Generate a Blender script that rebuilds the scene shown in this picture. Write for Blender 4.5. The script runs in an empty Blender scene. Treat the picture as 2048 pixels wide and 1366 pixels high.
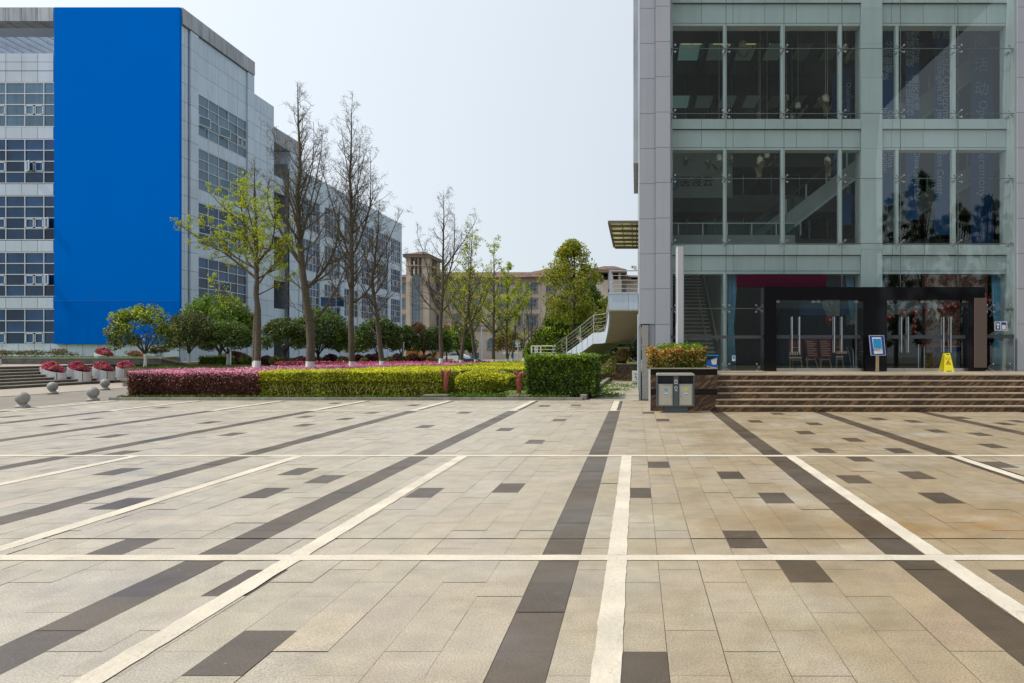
import bpy, bmesh, math, random
import numpy as np
from mathutils import Vector, Matrix
R = math.radians
SC = bpy.context.scene
# ---------------------------------------------------------------- camera, sky, sun, exposure
F_PX, VX, VY, EYE = 1500.0, 1273.0, 703.0, 1.6
cam_d = bpy.data.cameras.new('camera'); cam = bpy.data.objects.new('camera', cam_d)
SC.collection.objects.link(cam); SC.camera = cam
cam.location = (0, 0, EYE); cam.rotation_euler = (R(90), 0, 0)
cam_d.sensor_width = 36; cam_d.lens = 36*F_PX/2048
cam_d.shift_x = (1024-VX)/2048; cam_d.shift_y = (VY-683)/2048
cam_d.clip_start = 0.05; cam_d.clip_end = 5000
SUN_EL, SUN_AZ = 55.0, 262.0            # azimuth clockwise from +Y: light comes from the left, a touch from the viewer
w = bpy.data.worlds.new('World'); SC.world = w; w.use_nodes = True
nt = w.node_tree; bg = nt.nodes['Background']
sky = nt.nodes.new('ShaderNodeTexSky'); sky.sky_type = 'NISHITA'; sky.sun_disc = False
sky.sun_elevation = R(SUN_EL); sky.sun_rotation = R(SUN_AZ)
sky.air_density = 0.8; sky.dust_density = 3.0; sky.ozone_density = 0.8; sky.altitude = 100
hz = nt.nodes.new('ShaderNodeMixRGB'); hz.blend_type = 'MIX'; hz.inputs[0].default_value = 0.60
hz.inputs[2].default_value = (10.2, 10.9, 11.6, 1)      # pale high haze over the blue
nt.links.new(sky.outputs[0], hz.inputs[1])
_tc = nt.nodes.new('ShaderNodeTexCoord'); _dp = nt.nodes.new('ShaderNodeVectorMath'); _dp.operation = 'DOT_PRODUCT'; _dp.inputs[1].default_value = (-.48, 0, .34)
nt.links.new(_tc.outputs['Generated'], _dp.inputs[0]); _ad = nt.nodes.new('ShaderNodeMath'); _ad.inputs[1].default_value = .92; nt.links.new(_dp.outputs['Value'], _ad.inputs[0])
_vm = nt.nodes.new('ShaderNodeVectorMath'); _vm.operation = 'SCALE'; _vm.inputs[0].default_value = (10.35, 11.1, 11.6); nt.links.new(_ad.outputs[0], _vm.inputs['Scale']); nt.links.new(_vm.outputs[0], hz.inputs[2])
nt.links.new(hz.outputs[0], bg.inputs[0]); bg.inputs[1].default_value = 0.10
sd = bpy.data.lights.new('sun', 'SUN'); sun = bpy.data.objects.new('sun', sd); SC.collection.objects.link(sun)
sd.energy = 3.4; sd.angle = R(0.9); sd.color = (1.0, 0.92, 0.79)
_s = Vector((math.sin(R(SUN_AZ))*math.cos(R(SUN_EL)), math.cos(R(SUN_AZ))*math.cos(R(SUN_EL)), math.sin(R(SUN_EL))))
sun.rotation_euler = _s.to_track_quat('Z', 'Y').to_euler(); sun.location = (-30, -5, 60)
SC.view_settings.view_transform = 'Standard'; SC.view_settings.look = 'None'
SC.view_settings.gamma = 1; SC.view_settings.exposure = 0.0
SC.cycles.max_bounces = 8; SC.cycles.transparent_max_bounces = 12
SC.cycles.diffuse_bounces = 3; SC.cycles.glossy_bounces = 3; SC.cycles.transmission_bounces = 4
SC.cycles.caustics_reflective = False; SC.cycles.caustics_refractive = False

# ---------------------------------------------------------------- helpers
def P(px, py, d): return Vector(((px-VX)/F_PX*d, d, EYE-(py-VY)/F_PX*d))
def XP(px, d): return (px-VX)/F_PX*d
def ZP(py, d): return EYE-(py-VY)/F_PX*d
def DG(py, z=0.0): return (EYE-z)*F_PX/(py-VY)

class MB:
    def __init__(s): s.v = []; s.f = []; s.m = []
    def quad(s, a, b, c, d, m=0):
        n = len(s.v); s.v += [tuple(a), tuple(b), tuple(c), tuple(d)]; s.f.append((n, n+1, n+2, n+3)); s.m.append(m); return s
    def box(s, x0, x1, y0, y1, z0, z1, m=0):
        if x1 < x0: x0, x1 = x1, x0
        if y1 < y0: y0, y1 = y1, y0
        if z1 < z0: z0, z1 = z1, z0
        n = len(s.v)
        s.v += [(x0,y0,z0),(x1,y0,z0),(x1,y1,z0),(x0,y1,z0),(x0,y0,z1),(x1,y0,z1),(x1,y1,z1),(x0,y1,z1)]
        for q in ((0,3,2,1),(4,5,6,7),(0,1,5,4),(1,2,6,5),(2,3,7,6),(3,0,4,7)):
            s.f.append(tuple(n+i for i in q)); s.m.append(m)
        return s
    def prism(s, poly, a, b, axis='y', m=0):
        # poly: 2D points; extruded between a and b along axis
        n = len(s.v); k = len(poly)
        def mk(p, t):
            if axis == 'y': return (p[0], t, p[1])
            if axis == 'x': return (t, p[0], p[1])
            return (p[0], p[1], t)
        s.v += [mk(p, a) for p in poly] + [mk(p, b) for p in poly]
        s.f.append(tuple(n+i for i in range(k))); s.m.append(m)
        s.f.append(tuple(n+k+i for i in reversed(range(k)))); s.m.append(m)
        for i in range(k):
            j = (i+1) % k
            s.f.append((n+i, n+k+i, n+k+j, n+j)); s.m.append(m)
        return s
    def tube(s, pts, rad, sides=8, m=0, caps=True):
        pts = [Vector(p) for p in pts]
        if not hasattr(rad, '__len__'): rad = [rad]*len(pts)
        n = len(s.v); ref = None
        for i, p in enumerate(pts):
            d = (pts[min(i+1, len(pts)-1)]-pts[max(i-1, 0)])
            if d.length < 1e-9: d = Vector((0, 0, 1))
            d.normalize()
            if ref is None:
                ref = d.cross(Vector((0.13, 0.97, 0.2)))
                if ref.length < 1e-3: ref = d.cross(Vector((1, 0, 0)))
            ref = ref - d*ref.dot(d)
            if ref.length < 1e-6: ref = d.orthogonal()
            ref.normalize(); b = d.cross(ref)
            for k in range(sides):
                a = 2*math.pi*k/sides
                s.v.append(tuple(p+(ref*math.cos(a)+b*math.sin(a))*rad[i]))
        for i in range(len(pts)-1):
            mm = m[i] if hasattr(m, '__len__') else m
            for k in range(sides):
                k2 = (k+1) % sides
                s.f.append((n+i*sides+k, n+i*sides+k2, n+(i+1)*sides+k2, n+(i+1)*sides+k)); s.m.append(mm)
        if caps:
            mm = m[0] if hasattr(m, '__len__') else m
            s.f.append(tuple(n+k for k in reversed(range(sides)))); s.m.append(mm)
            e = n+(len(pts)-1)*sides
            s.f.append(tuple(e+k for k in range(sides))); s.m.append(mm)
        return s
    def lathe(s, prof, c=(0, 0, 0), seg=24, m=0):
        n = len(s.v); k = len(prof)
        for j in range(seg):
            a = 2*math.pi*j/seg
            for r, z in prof: s.v.append((c[0]+r*math.cos(a), c[1]+r*math.sin(a), c[2]+z))
        for j in range(seg):
            j2 = (j+1) % seg
            for i in range(k-1):
                s.f.append((n+j*k+i, n+j2*k+i, n+j2*k+i+1, n+j*k+i+1)); s.m.append(m)
        return s
    def bar(s, a, b, w, h, m=0, up=Vector((0, 0, 1))):
        a = Vector(a); b = Vector(b); d = (b-a).normalized()
        x = d.cross(up)
        if x.length < 1e-4: x = Vector((1, 0, 0))
        x.normalize(); u = x.cross(d).normalized(); n = len(s.v)
        for p in (a, b):
            for i, j in ((-1,-1),(1,-1),(1,1),(-1,1)): s.v.append(tuple(p+x*i*w/2+u*j*h/2))
        for q in ((0,1,2,3),(7,6,5,4),(0,4,5,1),(1,5,6,2),(2,6,7,3),(3,7,4,0)):
            s.f.append(tuple(n+i for i in q)); s.m.append(m)
        return s
    def add(s, other, m=None):
        n = len(s.v); s.v += other.v
        s.f += [tuple(n+i for i in q) for q in other.f]
        s.m += other.m if m is None else [m]*len(other.f); return s

def to_mesh(name, mb, mats, off=Vector((0, 0, 0)), smooth=False):
    me = bpy.data.meshes.new(name)
    if isinstance(mb, MB):
        vs = np.array(mb.v, dtype=np.float64).reshape(-1, 3)-np.array(off)
        me.from_pydata(vs.tolist(), [], mb.f)
        me.polygons.foreach_set('material_index', np.array(mb.m, dtype=np.int32))
    else:                                    # (N,4,3) array of separate quads, optional material index array
        q, mi = mb if isinstance(mb, tuple) else (mb, None)
        N = q.shape[0]; vs = (q.reshape(-1, 3)-np.array(off)).astype(np.float32)
        me.vertices.add(N*4); me.vertices.foreach_set('co', vs.ravel())
        me.loops.add(N*4); me.loops.foreach_set('vertex_index', np.arange(N*4, dtype=np.int32))
        me.polygons.add(N); me.polygons.foreach_set('loop_start', np.arange(0, N*4, 4, dtype=np.int32))
        if mi is not None: me.polygons.foreach_set('material_index', mi.astype(np.int32))
        me.update(calc_edges=True)
    for m in (mats if isinstance(mats, (list, tuple)) else [mats]): me.materials.append(m)
    if smooth: me.polygons.foreach_set('use_smooth', np.ones(len(me.polygons), dtype=bool))
    me.validate(); me.update(); return me
BASE = {}
def rootof(o):
    while o.parent: o = o.parent
    return o
def setp(o, label=None, cat=None, group=None, kind=None):
    if label: o['label'] = label
    if cat: o['category'] = cat
    if group: o['group'] = group
    if kind: o['kind'] = kind
    return o
def thing(name, label, cat, loc=(0, 0, 0), group=None, kind=None):
    o = bpy.data.objects.new(name, None); SC.collection.objects.link(o); o.empty_display_size = 0.2
    o.location = loc; BASE[o] = Vector(loc); return setp(o, label, cat, group, kind)
def part(name, mb, mats, parent, label=None, smooth=False):
    off = BASE[rootof(parent)]
    o = bpy.data.objects.new(name, to_mesh(name, mb, mats, off, smooth)); SC.collection.objects.link(o)
    o.parent = parent
    if label: o['label'] = label
    return o
def solo(name, mb, mats, label, cat, group=None, kind=None, org=(0, 0, 0), smooth=False):
    o = bpy.data.objects.new(name, to_mesh(name, mb, mats, Vector(org), smooth)); SC.collection.objects.link(o)
    o.location = org; BASE[o] = Vector(org); return setp(o, label, cat, group, kind)
def dup(root, loc, label=None, rz=0, sc=None, group=None):
    def cp(o, par):
        c = o.copy(); SC.collection.objects.link(c); c.parent = par
        for ch in list(o.children): cp(ch, c)
        return c
    r = cp(root, None); r.location = loc; r.rotation_euler = (0, 0, rz)
    if sc is not None: r.scale = sc if hasattr(sc, '__len__') else (sc, sc, sc)
    BASE[r] = Vector(loc)
    if label: r['label'] = label
    if group: r['group'] = group
    return r
def text_mb(txt, size, m=0, align='LEFT', ext=0.0):
    cu = bpy.data.curves.new('t', 'FONT'); cu.body = txt; cu.size = size; cu.align_x = align; cu.extrude = ext
    cu.resolution_u = 3
    o = bpy.data.objects.new('t', cu); SC.collection.objects.link(o)
    bpy.context.view_layer.update()
    me = o.evaluated_get(bpy.context.evaluated_depsgraph_get()).to_mesh()
    mb = MB(); mb.v = [tuple(v.co) for v in me.vertices]; mb.f = [tuple(p.vertices) for p in me.polygons]; mb.m = [m]*len(mb.f)
    o.to_mesh_clear(); bpy.data.objects.remove(o); bpy.data.curves.remove(cu); return mb
def place(mb, M):
    mb.v = [tuple(M @ Vector(v)) for v in mb.v]; return mb
def text_at(txt, size, loc, m=0, rot=0.0, align='CENTER'):
    # upright text facing the viewer (-Y); rot turns it in its own plane
    M = Matrix.Translation(loc) @ Matrix.Rotation(R(90), 4, 'X') @ Matrix.Rotation(R(rot), 4, 'Z')
    return place(text_mb(txt, size, m, align), M)

# ---------------------------------------------------------------- materials
def nodes(m): m.use_nodes = True; return m.node_tree.nodes, m.node_tree.links, m.node_tree.nodes['Principled BSDF']
def mat(name, col, rough=0.6, metal=0.0, var=0.08, scale=3.0, bump=0.0, bscale=40.0, island=0.0, streak=0.0, spec=0.5, col2=None, detail=4):
    m = bpy.data.materials.new(name); N, L, b = nodes(m)
    b.inputs['Roughness'].default_value = rough; b.inputs['Metallic'].default_value = metal
    b.inputs['Specular IOR Level'].default_value = spec
    tc = N.new('ShaderNodeTexCoord'); g = N.new('ShaderNodeNewGeometry')
    nz = N.new('ShaderNodeTexNoise'); nz.inputs['Scale'].default_value = scale; nz.inputs['Detail'].default_value = detail
    L.new(g.outputs['Position'], nz.inputs['Vector'])
    rp = N.new('ShaderNodeMapRange'); rp.inputs[1].default_value = 0.3; rp.inputs[2].default_value = 0.7
    rp.inputs[3].default_value = 1-var; rp.inputs[4].default_value = 1+var
    L.new(nz.outputs[0], rp.inputs[0]); cur = rp.outputs[0]
    def mul(a, bb):
        x = N.new('ShaderNodeMath'); x.operation = 'MULTIPLY'; L.new(a, x.inputs[0]); L.new(bb, x.inputs[1]); return x.outputs[0]
    if island:
        r2 = N.new('ShaderNodeMapRange'); r2.inputs[3].default_value = 1-island; r2.inputs[4].default_value = 1+island
        L.new(g.outputs['Random Per Island'], r2.inputs[0]); cur = mul(cur, r2.outputs[0])
    if streak:
        mp = N.new('ShaderNodeMapping'); mp.inputs['Scale'].default_value = (2.5, 2.5, 0.12)
        L.new(g.outputs['Position'], mp.inputs[0])
        n3 = N.new('ShaderNodeTexNoise'); n3.inputs['Scale'].default_value = 1.6; n3.inputs['Detail'].default_value = 6
        L.new(mp.outputs[0], n3.inputs['Vector'])
        r3 = N.new('ShaderNodeMapRange'); r3.inputs[1].default_value = 0.5; r3.inputs[2].default_value = 0.75
        r3.inputs[3].default_value = 1.0; r3.inputs[4].default_value = 1-streak
        L.new(n3.outputs[0], r3.inputs[0]); cur = mul(cur, r3.outputs[0])
    mx = N.new('ShaderNodeMixRGB'); mx.blend_type = 'MULTIPLY'; mx.inputs[0].default_value = 1
    mx.inputs[1].default_value = (*col, 1)
    if col2:
        c2 = N.new('ShaderNodeMixRGB'); c2.inputs[1].default_value = (*col, 1); c2.inputs[2].default_value = (*col2, 1)
        n4 = N.new('ShaderNodeTexNoise'); n4.inputs['Scale'].default_value = scale*0.6; n4.inputs['Detail'].default_value = 6
        L.new(g.outputs['Position'], n4.inputs['Vector'])
        r4 = N.new('ShaderNodeMapRange'); r4.inputs[1].default_value = 0.42; r4.inputs[2].default_value = 0.62
        L.new(n4.outputs[0], r4.inputs[0]); L.new(r4.outputs[0], c2.inputs[0]); L.new(c2.outputs[0], mx.inputs[1])
    L.new(cur, mx.inputs[2]); L.new(mx.outputs[0], b.inputs['Base Color'])
    if bump:
        n2 = N.new('ShaderNodeTexNoise'); n2.inputs['Scale'].default_value = bscale; n2.inputs['Detail'].default_value = 3
        L.new(g.outputs['Position'], n2.inputs['Vector'])
        bp = N.new('ShaderNodeBump'); bp.inputs['Strength'].default_value = bump; bp.inputs['Distance'].default_value = 0.02
        L.new(n2.outputs[0], bp.inputs['Height']); L.new(bp.outputs[0], b.inputs['Normal'])
    return m
def leafmat(name, cols, trans=0.35, rough=0.5):
    m = bpy.data.materials.new(name); N, L, b = nodes(m)
    g = N.new('ShaderNodeNewGeometry'); r = N.new('ShaderNodeValToRGB')
    r.color_ramp.interpolation = 'LINEAR'; e = r.color_ramp.elements
    while len(e) < len(cols): e.new(0.5)
    for i, c in enumerate(cols): e[i].position = i/(len(cols)-1); e[i].color = (*c, 1)
    L.new(g.outputs['Random Per Island'], r.inputs[0])
    nz = N.new('ShaderNodeTexNoise'); nz.inputs['Scale'].default_value = 1.3; L.new(g.outputs['Position'], nz.inputs['Vector'])
    mr = N.new('ShaderNodeMapRange'); mr.inputs[1].default_value = .3; mr.inputs[2].default_value = .7
    mr.inputs[3].default_value = .72; mr.inputs[4].default_value = 1.25; L.new(nz.outputs[0], mr.inputs[0])
    mx = N.new('ShaderNodeMixRGB'); mx.blend_type = 'MULTIPLY'; mx.inputs[0].default_value = 1
    L.new(r.outputs[0], mx.inputs[1]); L.new(mr.outputs[0], mx.inputs[2])
    L.new(mx.outputs[0], b.inputs['Base Color']); b.inputs['Roughness'].default_value = rough
    b.inputs['Specular IOR Level'].default_value = 0.35
    t = N.new('ShaderNodeBsdfTranslucent'); L.new(mx.outputs[0], t.inputs[0])
    ms = N.new('ShaderNodeMixShader'); ms.inputs[0].default_value = trans
    L.new(b.outputs[0], ms.inputs[1]); L.new(t.outputs[0], ms.inputs[2])
    L.new(ms.outputs[0], N['Material Output'].inputs[0]); return m
def glassmat(name, tint, ior=1.8, rough=0.0):
    m = bpy.data.materials.new(name); N, L, b = nodes(m); N.remove(b)
    tr = N.new('ShaderNodeBsdfTransparent'); tr.inputs[0].default_value = (*tint, 1)
    gl = N.new('ShaderNodeBsdfGlossy'); gl.inputs['Roughness'].default_value = rough; gl.inputs[0].default_value = (.95, 1, .98, 1)
    fr = N.new('ShaderNodeFresnel'); g_ = N.new('ShaderNodeNewGeometry'); mr_ = N.new('ShaderNodeMapRange')
    mr_.inputs[3].default_value = ior; mr_.inputs[4].default_value = 1/ior; L.new(g_.outputs['Backfacing'], mr_.inputs[0]); L.new(mr_.outputs[0], fr.inputs[0])
    ms = N.new('ShaderNodeMixShader'); L.new(fr.outputs[0], ms.inputs[0]); L.new(tr.outputs[0], ms.inputs[1]); L.new(gl.outputs[0], ms.inputs[2])
    L.new(ms.outputs[0], N['Material Output'].inputs[0]); return m
def marble(name, base, vein, scale=1.2, rough=0.25, amt=0.6):
    m = bpy.data.materials.new(name); N, L, b = nodes(m)
    g = N.new('ShaderNodeNewGeometry'); mp = N.new('ShaderNodeMapping'); mp.inputs['Rotation'].default_value = (0, R(33), 0)
    m2 = N.new('ShaderNodeMapping'); m2.inputs['Scale'].default_value = (0.55, 0.6, 2.6); L.new(g.outputs['Position'], mp.inputs[0]); L.new(mp.outputs[0], m2.inputs[0])
    n1 = N.new('ShaderNodeTexNoise'); n1.inputs['Scale'].default_value = scale*3; n1.inputs['Detail'].default_value = 9; n1.inputs['Distortion'].default_value = 1.4
    L.new(m2.outputs[0], n1.inputs['Vector'])
    r = N.new('ShaderNodeValToRGB'); e = r.color_ramp.elements
    e[0].position = .3; e[0].color = (*[c*.6 for c in base], 1); e[1].position = .52; e[1].color = (*base, 1)
    x = e.new(.6); x.color = (*[base[i]*(1-amt)+vein[i]*amt for i in range(3)], 1); x = e.new(.64); x.color = (*base, 1)
    x = e.new(.72); x.color = (*[c*1.3 for c in base], 1)
    L.new(n1.outputs[0], r.inputs[0]); L.new(r.outputs[0], b.inputs['Base Color']); b.inputs['Roughness'].default_value = rough
    return m
M = {}
M['panel_white'] = mat('panel_white', (.54, .62, .73), .42, .0, .04, .8, island=.05, streak=.10)
M['panel_blue'] = mat('panel_blue', (.56, .67, .80), .42, .1, .04, .8, island=.05, streak=.16)
M['panel_dark'] = mat('panel_dark', (.20, .23, .27), .45, .1, .06, .8, island=.08, streak=.2)
M['panel_stained'] = mat('panel_stained', (.40, .43, .47), .5, .1, .12, .8, island=.12, streak=.5)
M['panel_grey'] = mat('panel_grey', (.40, .42, .47), .4, .15, .03, .7, island=.03, streak=.07)
M['joint'] = mat('joint', (.035, .045, .07), .8)
M['spandrel'] = mat('spandrel', (.50, .56, .56), .45, .0, .05, .7, island=.03, streak=.10)
M['frame_alu'] = mat('frame_alu', (.62, .65, .69), .4, .3, .03)
M['pane_office'] = mat('pane_office', (.018, .065, .155), .03, .0, .4, .5, island=.7, spec=.32)
M['pane_blind'] = mat('pane_blind', (.12, .22, .32), .06, .0, .15, .5, island=.3, spec=.4, streak=.35)
M['banner_blue'] = mat('banner_blue', (.0, .155, .66), .8, .0, .02, .25, spec=.0)
M['steel'] = mat('steel', (.55, .56, .58), .28, .9, .04)
M['steel_matte'] = mat('steel_matte', (.70, .73, .78), .42, .6, .05, 2.0, streak=.1)
M['granite'] = mat('granite', (.25, .25, .235), .6, 0, .45, 70, bump=.1)
M['granite_grey'] = mat('granite_grey', (.33, .33, .33), .65, 0, .3, 70, bump=.1, col2=(.26, .25, .22))
M['black_granite'] = mat('black_granite', (.006, .006, .008), .06, 0, .3, 60, spec=.28)
M['marble'] = marble('brown_marble', (.070, .040, .026), (.38, .22, .11))
M['tread'] = mat('tread', (.36, .30, .22), .45, 0, .2, 2.0, island=.1)
M['concrete'] = mat('concrete', (.36, .33, .27), .85, 0, .2, 1.5, bump=.25, bscale=30, col2=(.25, .23, .18))
M['kerb'] = mat('kerb', (.22, .21, .19), .8, 0, .25, 3, bump=.2, island=.15)
M['dark_stone'] = mat('dark_stone', (.10, .10, .09), .7, 0, .25, 4, island=.2, bump=.2)
M['bark'] = mat('bark', (.105, .088, .060), .9, 0, .35, 14, bump=.8, bscale=45)
M['bark_dark'] = mat('bark_dark', (.06, .05, .04), .9, 0, .3, 14, bump=.5)
M['lime'] = mat('limewash', (.72, .72, .70), .85, 0, .14, 9, bump=.3)
M['red_pipe'] = mat('red_pipe', (.24, .045, .035), .6, 0, .25, 12, bump=.1, col2=(.30, .09, .075))
M['soil'] = mat('soil', (.07, .055, .035), .95, 0, .3, 6, bump=.5)
M['turf'] = mat('turf', (.08, .13, .02), .9, 0, .4, 5, bump=.6, col2=(.12, .16, .04))
M['bin_grey'] = mat('bin_grey', (.075, .095, .125), .4, .1, .05)
M['bin_panel'] = mat('bin_panel', (.42, .42, .36), .45, .1, .04)
M['white'] = mat('white_paint', (.78, .78, .76), .5, 0, .03)
M['black'] = mat('black', (.012, .012, .014), .4, 0, .05)
M['blue'] = mat('blue', (.01, .12, .55), .45, 0, .05)
M['blue_sign'] = mat('blue_sign', (.008, .07, .36), .3, 0, .08)
M['cyan'] = mat('cyan', (.02, .30, .62), .35, 0, .15, 8)
M['yellow'] = mat('yellow', (.75, .68, .02), .4, 0, .04)
M['orange'] = mat('orange', (.65, .30, .02), .5, 0, .06)
M['red'] = mat('red', (.5, .02, .02), .5, 0, .08)
M['maroon'] = mat('maroon', (.045, .007, .018), .7, 0, .05, spec=.05)
M['taupe'] = mat('taupe', (.10, .068, .06), .55, 0, .02)
M['wood'] = mat('wood', (.50, .36, .16), .55, 0, .15, 8)
M['planks'] = mat('planks', (.17, .13, .09), .7, 0, .25, 6, island=.25)
M['curtain'] = mat('curtain', (.13, .36, .52), .8, 0, .1, 4)
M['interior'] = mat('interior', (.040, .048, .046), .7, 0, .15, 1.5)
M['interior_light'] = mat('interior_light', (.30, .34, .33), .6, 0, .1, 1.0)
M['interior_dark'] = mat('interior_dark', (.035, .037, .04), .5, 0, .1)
M['coffer'] = mat('coffer', (.40, .48, .44), .6, 0, .15, 1)
M['glass_wall'] = glassmat('glass_wall', (.885, .965, .97), 1.9)
M['glass_door'] = glassmat('glass_door', (.90, .94, .96), 1.5)
M['glass_rail'] = glassmat('glass_rail', (.45, .68, .62), 1.5)
M['seam'] = mat('seam', (.10, .12, .12), .5)
M['rose'] = mat('rose_stone', (.62, .30, .22), .5, 0, .6, 14, col2=(.26, .15, .10), detail=8)
M['sand'] = mat('sandstone', (.50, .42, .35), .8, 0, .08, .3, streak=.15)
M['sand_dark'] = mat('sand_dark', (.27, .215, .17), .8, 0, .08, .5, streak=.2)
M['rooftile'] = mat('rooftile', (.175, .11, .09), .85, 0, .25, .8, col2=(.12, .085, .075), spec=.1)
M['pane_far'] = mat('pane_far', (.05, .10, .15), .08, 0, .3, .5, island=.5, spec=.8)
M['beige'] = mat('beige', (.46, .38, .30), .6, 0, .06, .8)
M['canopy'] = mat('canopy', (.16, .14, .10), .6, .2, .1)
M['canopy_sheet'] = None
M['asphalt'] = mat('asphalt', (.23, .205, .175), .85, 0, .08, 1.2, bump=.2, bscale=60, col2=(.19, .17, .15))
M['pave_pale'] = mat('pave_pale', (.34, .30, .25), .8, 0, .1, 1.5, bump=.1)
M['ground'] = mat('ground', (.17, .17, .13), .9, 0, .2, .3)
M['lamp_cream'] = mat('lamp_cream', (.85, .80, .58), .5, 0, .05)
M['opp'] = mat('opposite_wall', (.30, .31, .30), .6, 0, .2, .2, streak=.2)
# foliage
LM = {}
LM['yellow_hedge'] = leafmat('yellow_privet', [(.18, .23, .008), (.50, .54, .014), (.74, .72, .02), (.82, .78, .04)])
LM['privet'] = leafmat('privet_side', [(.055, .075, .008), (.15, .20, .012), (.28, .33, .02), (.40, .38, .04)])
LM['lorop'] = leafmat('loropetalum', [(.03, .012, .008), (.085, .030, .018), (.15, .055, .03), (.20, .09, .045)])
LM['lorop_bloom'] = leafmat('loropetalum_bloom', [(.50, .12, .20), (.78, .28, .46), (.90, .48, .66), (.66, .26, .30)])
LM['azalea'] = leafmat('azalea', [(.50, .03, .14), (.74, .05, .24), (.85, .18, .42), (.66, .03, .09), (.88, .38, .56)], .45)
LM['green_dark'] = leafmat('green_dark', [(.018, .042, .008), (.046, .090, .013), (.085, .145, .02), (.16, .22, .035)])
LM['green_mid'] = leafmat('green_mid', [(.03, .07, .006), (.07, .15, .010), (.12, .22, .012), (.17, .27, .02)])
LM['green_bright'] = leafmat('green_bright', [(.05, .10, .006), (.13, .24, .010), (.22, .34, .012), (.30, .40, .02)])
LM['green_lime'] = leafmat('green_lime', [(.10, .17, .008), (.24, .36, .012), (.36, .46, .02), (.46, .52, .03)])
LM['olive'] = leafmat('olive', [(.04, .045, .015), (.085, .085, .03), (.13, .12, .04), (.16, .10, .05)])
LM['camphor'] = leafmat('camphor', [(.08, .12, .010), (.21, .28, .015), (.37, .43, .025), (.46, .42, .04)], .5)
LM['ginkgo'] = leafmat('ginkgo', [(.26, .38, .01), (.46, .56, .012), (.60, .64, .02)], .5)
LM['purple'] = leafmat('purple', [(.03, .006, .02), (.08, .015, .045), (.13, .03, .07), (.16, .04, .06)])
LM['photinia'] = leafmat('photinia', [(.06, .07, .012), (.20, .16, .02), (.46, .24, .04), (.64, .36, .07), (.72, .46, .18)])
LM['gold'] = leafmat('gold', [(.08, .09, .015), (.22, .19, .03), (.40, .30, .05), (.50, .38, .08)])
LM['coral'] = leafmat('coral', [(.16, .12, .04), (.34, .18, .10), (.50, .28, .18)])
LM['dry'] = leafmat('dry', [(.12, .10, .04), (.22, .16, .07), (.16, .17, .05)])
LM['var'] = leafmat('variegated', [(.02, .04, .008), (.05, .08, .012), (.14, .18, .02), (.48, .50, .06)])
LM['grass'] = leafmat('grass_blade', [(.05, .11, .01), (.12, .22, .012), (.20, .30, .02)])
M['canopy_sheet'] = leafmat('canopy_sheet', [(.62, .60, .40), (.66, .64, .44)], .6)
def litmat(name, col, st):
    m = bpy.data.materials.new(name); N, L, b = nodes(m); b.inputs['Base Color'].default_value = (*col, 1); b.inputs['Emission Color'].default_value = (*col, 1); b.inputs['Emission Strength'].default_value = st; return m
M['glow_panel'] = litmat('glow_panel_teal', (.30, .55, .50), .13); M['glow_strip'] = litmat('glow_strip', (.75, .72, .30), .30)  # emission added to brighten the dark ceiling coffers; strips stand for lit windows
M['glow_panel_dim'] = litmat('glow_panel_dim', (.22, .34, .28), .07); M['glow_panel_faint'] = litmat('glow_panel_faint', (.16, .20, .15), .04)

# ---------------------------------------------------------------- foliage and branches
def unit(a): return a/np.maximum(np.linalg.norm(a, axis=1, keepdims=True), 1e-9)
def leaves(c, size, rng, bias=None, bw=0.8, asp=0.55):
    N = len(c); n = rng.normal(size=(N, 3))
    n = unit(n)
    if bias is not None: n = unit(n+bias*bw)
    t = unit(np.cross(n, rng.normal(size=(N, 3)))); s = np.cross(n, t)
    L = (size*rng.uniform(.6, 1.25, N))[:, None]
    return np.stack([c+t*L, c+s*L*asp, c-t*L*.9, c-s*L*asp], axis=1)
def crown_pts(n, rad, rng, clumps=60, crad=.30, flat=0.0, low=-0.75, shell=(.55, 1.0), zpow=1.0):
    """leaf centres and outward normals for an ellipsoid crown of clumps round the origin"""
    d = unit(rng.normal(size=(clumps*3, 3))); d = d[d[:, 2] > low][:clumps]; k = len(d)
    r = rng.uniform(shell[0], shell[1], k)**.6
    cc = d*r[:, None]*(1-crad*.6)
    idx = rng.integers(0, k, n); o = unit(rng.normal(size=(n, 3)))
    rr = rng.uniform(.45, 1, n)**.5
    sz = crad*rng.uniform(.7, 1.25, k)[idx]
    p = cc[idx]+o*(rr*sz)[:, None]
    nb = unit(o+cc[idx]*.7+np.array([0, 0, .45]))
    return p*np.array(rad), nb
def ellipsoid_mb(c, rad, seg=14, rings=9, rng=None, m=0, bump=.08):
    mb = MB(); n0 = 0
    for i in range(rings+1):
        th = math.pi*i/rings
        for j in range(seg):
            a = 2*math.pi*j/seg; k = 1+(rng.uniform(-bump, bump) if rng is not None else 0)
            mb.v.append((c[0]+rad[0]*math.sin(th)*math.cos(a)*k, c[1]+rad[1]*math.sin(th)*math.sin(a)*k, c[2]+rad[2]*math.cos(th)*k))
    for i in range(rings):
        for j in range(seg):
            j2 = (j+1) % seg; mb.f.append((i*seg+j, (i+1)*seg+j, (i+1)*seg+j2, i*seg+j2)); mb.m.append(m)
    return mb
def mix_quads(q, mb):
    """append MB quads to a quad array"""
    if not mb.f: return q
    V = np.array(mb.v); F = np.array([f for f in mb.f if len(f) == 4]); return np.concatenate([q, V[F]], axis=0)
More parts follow.
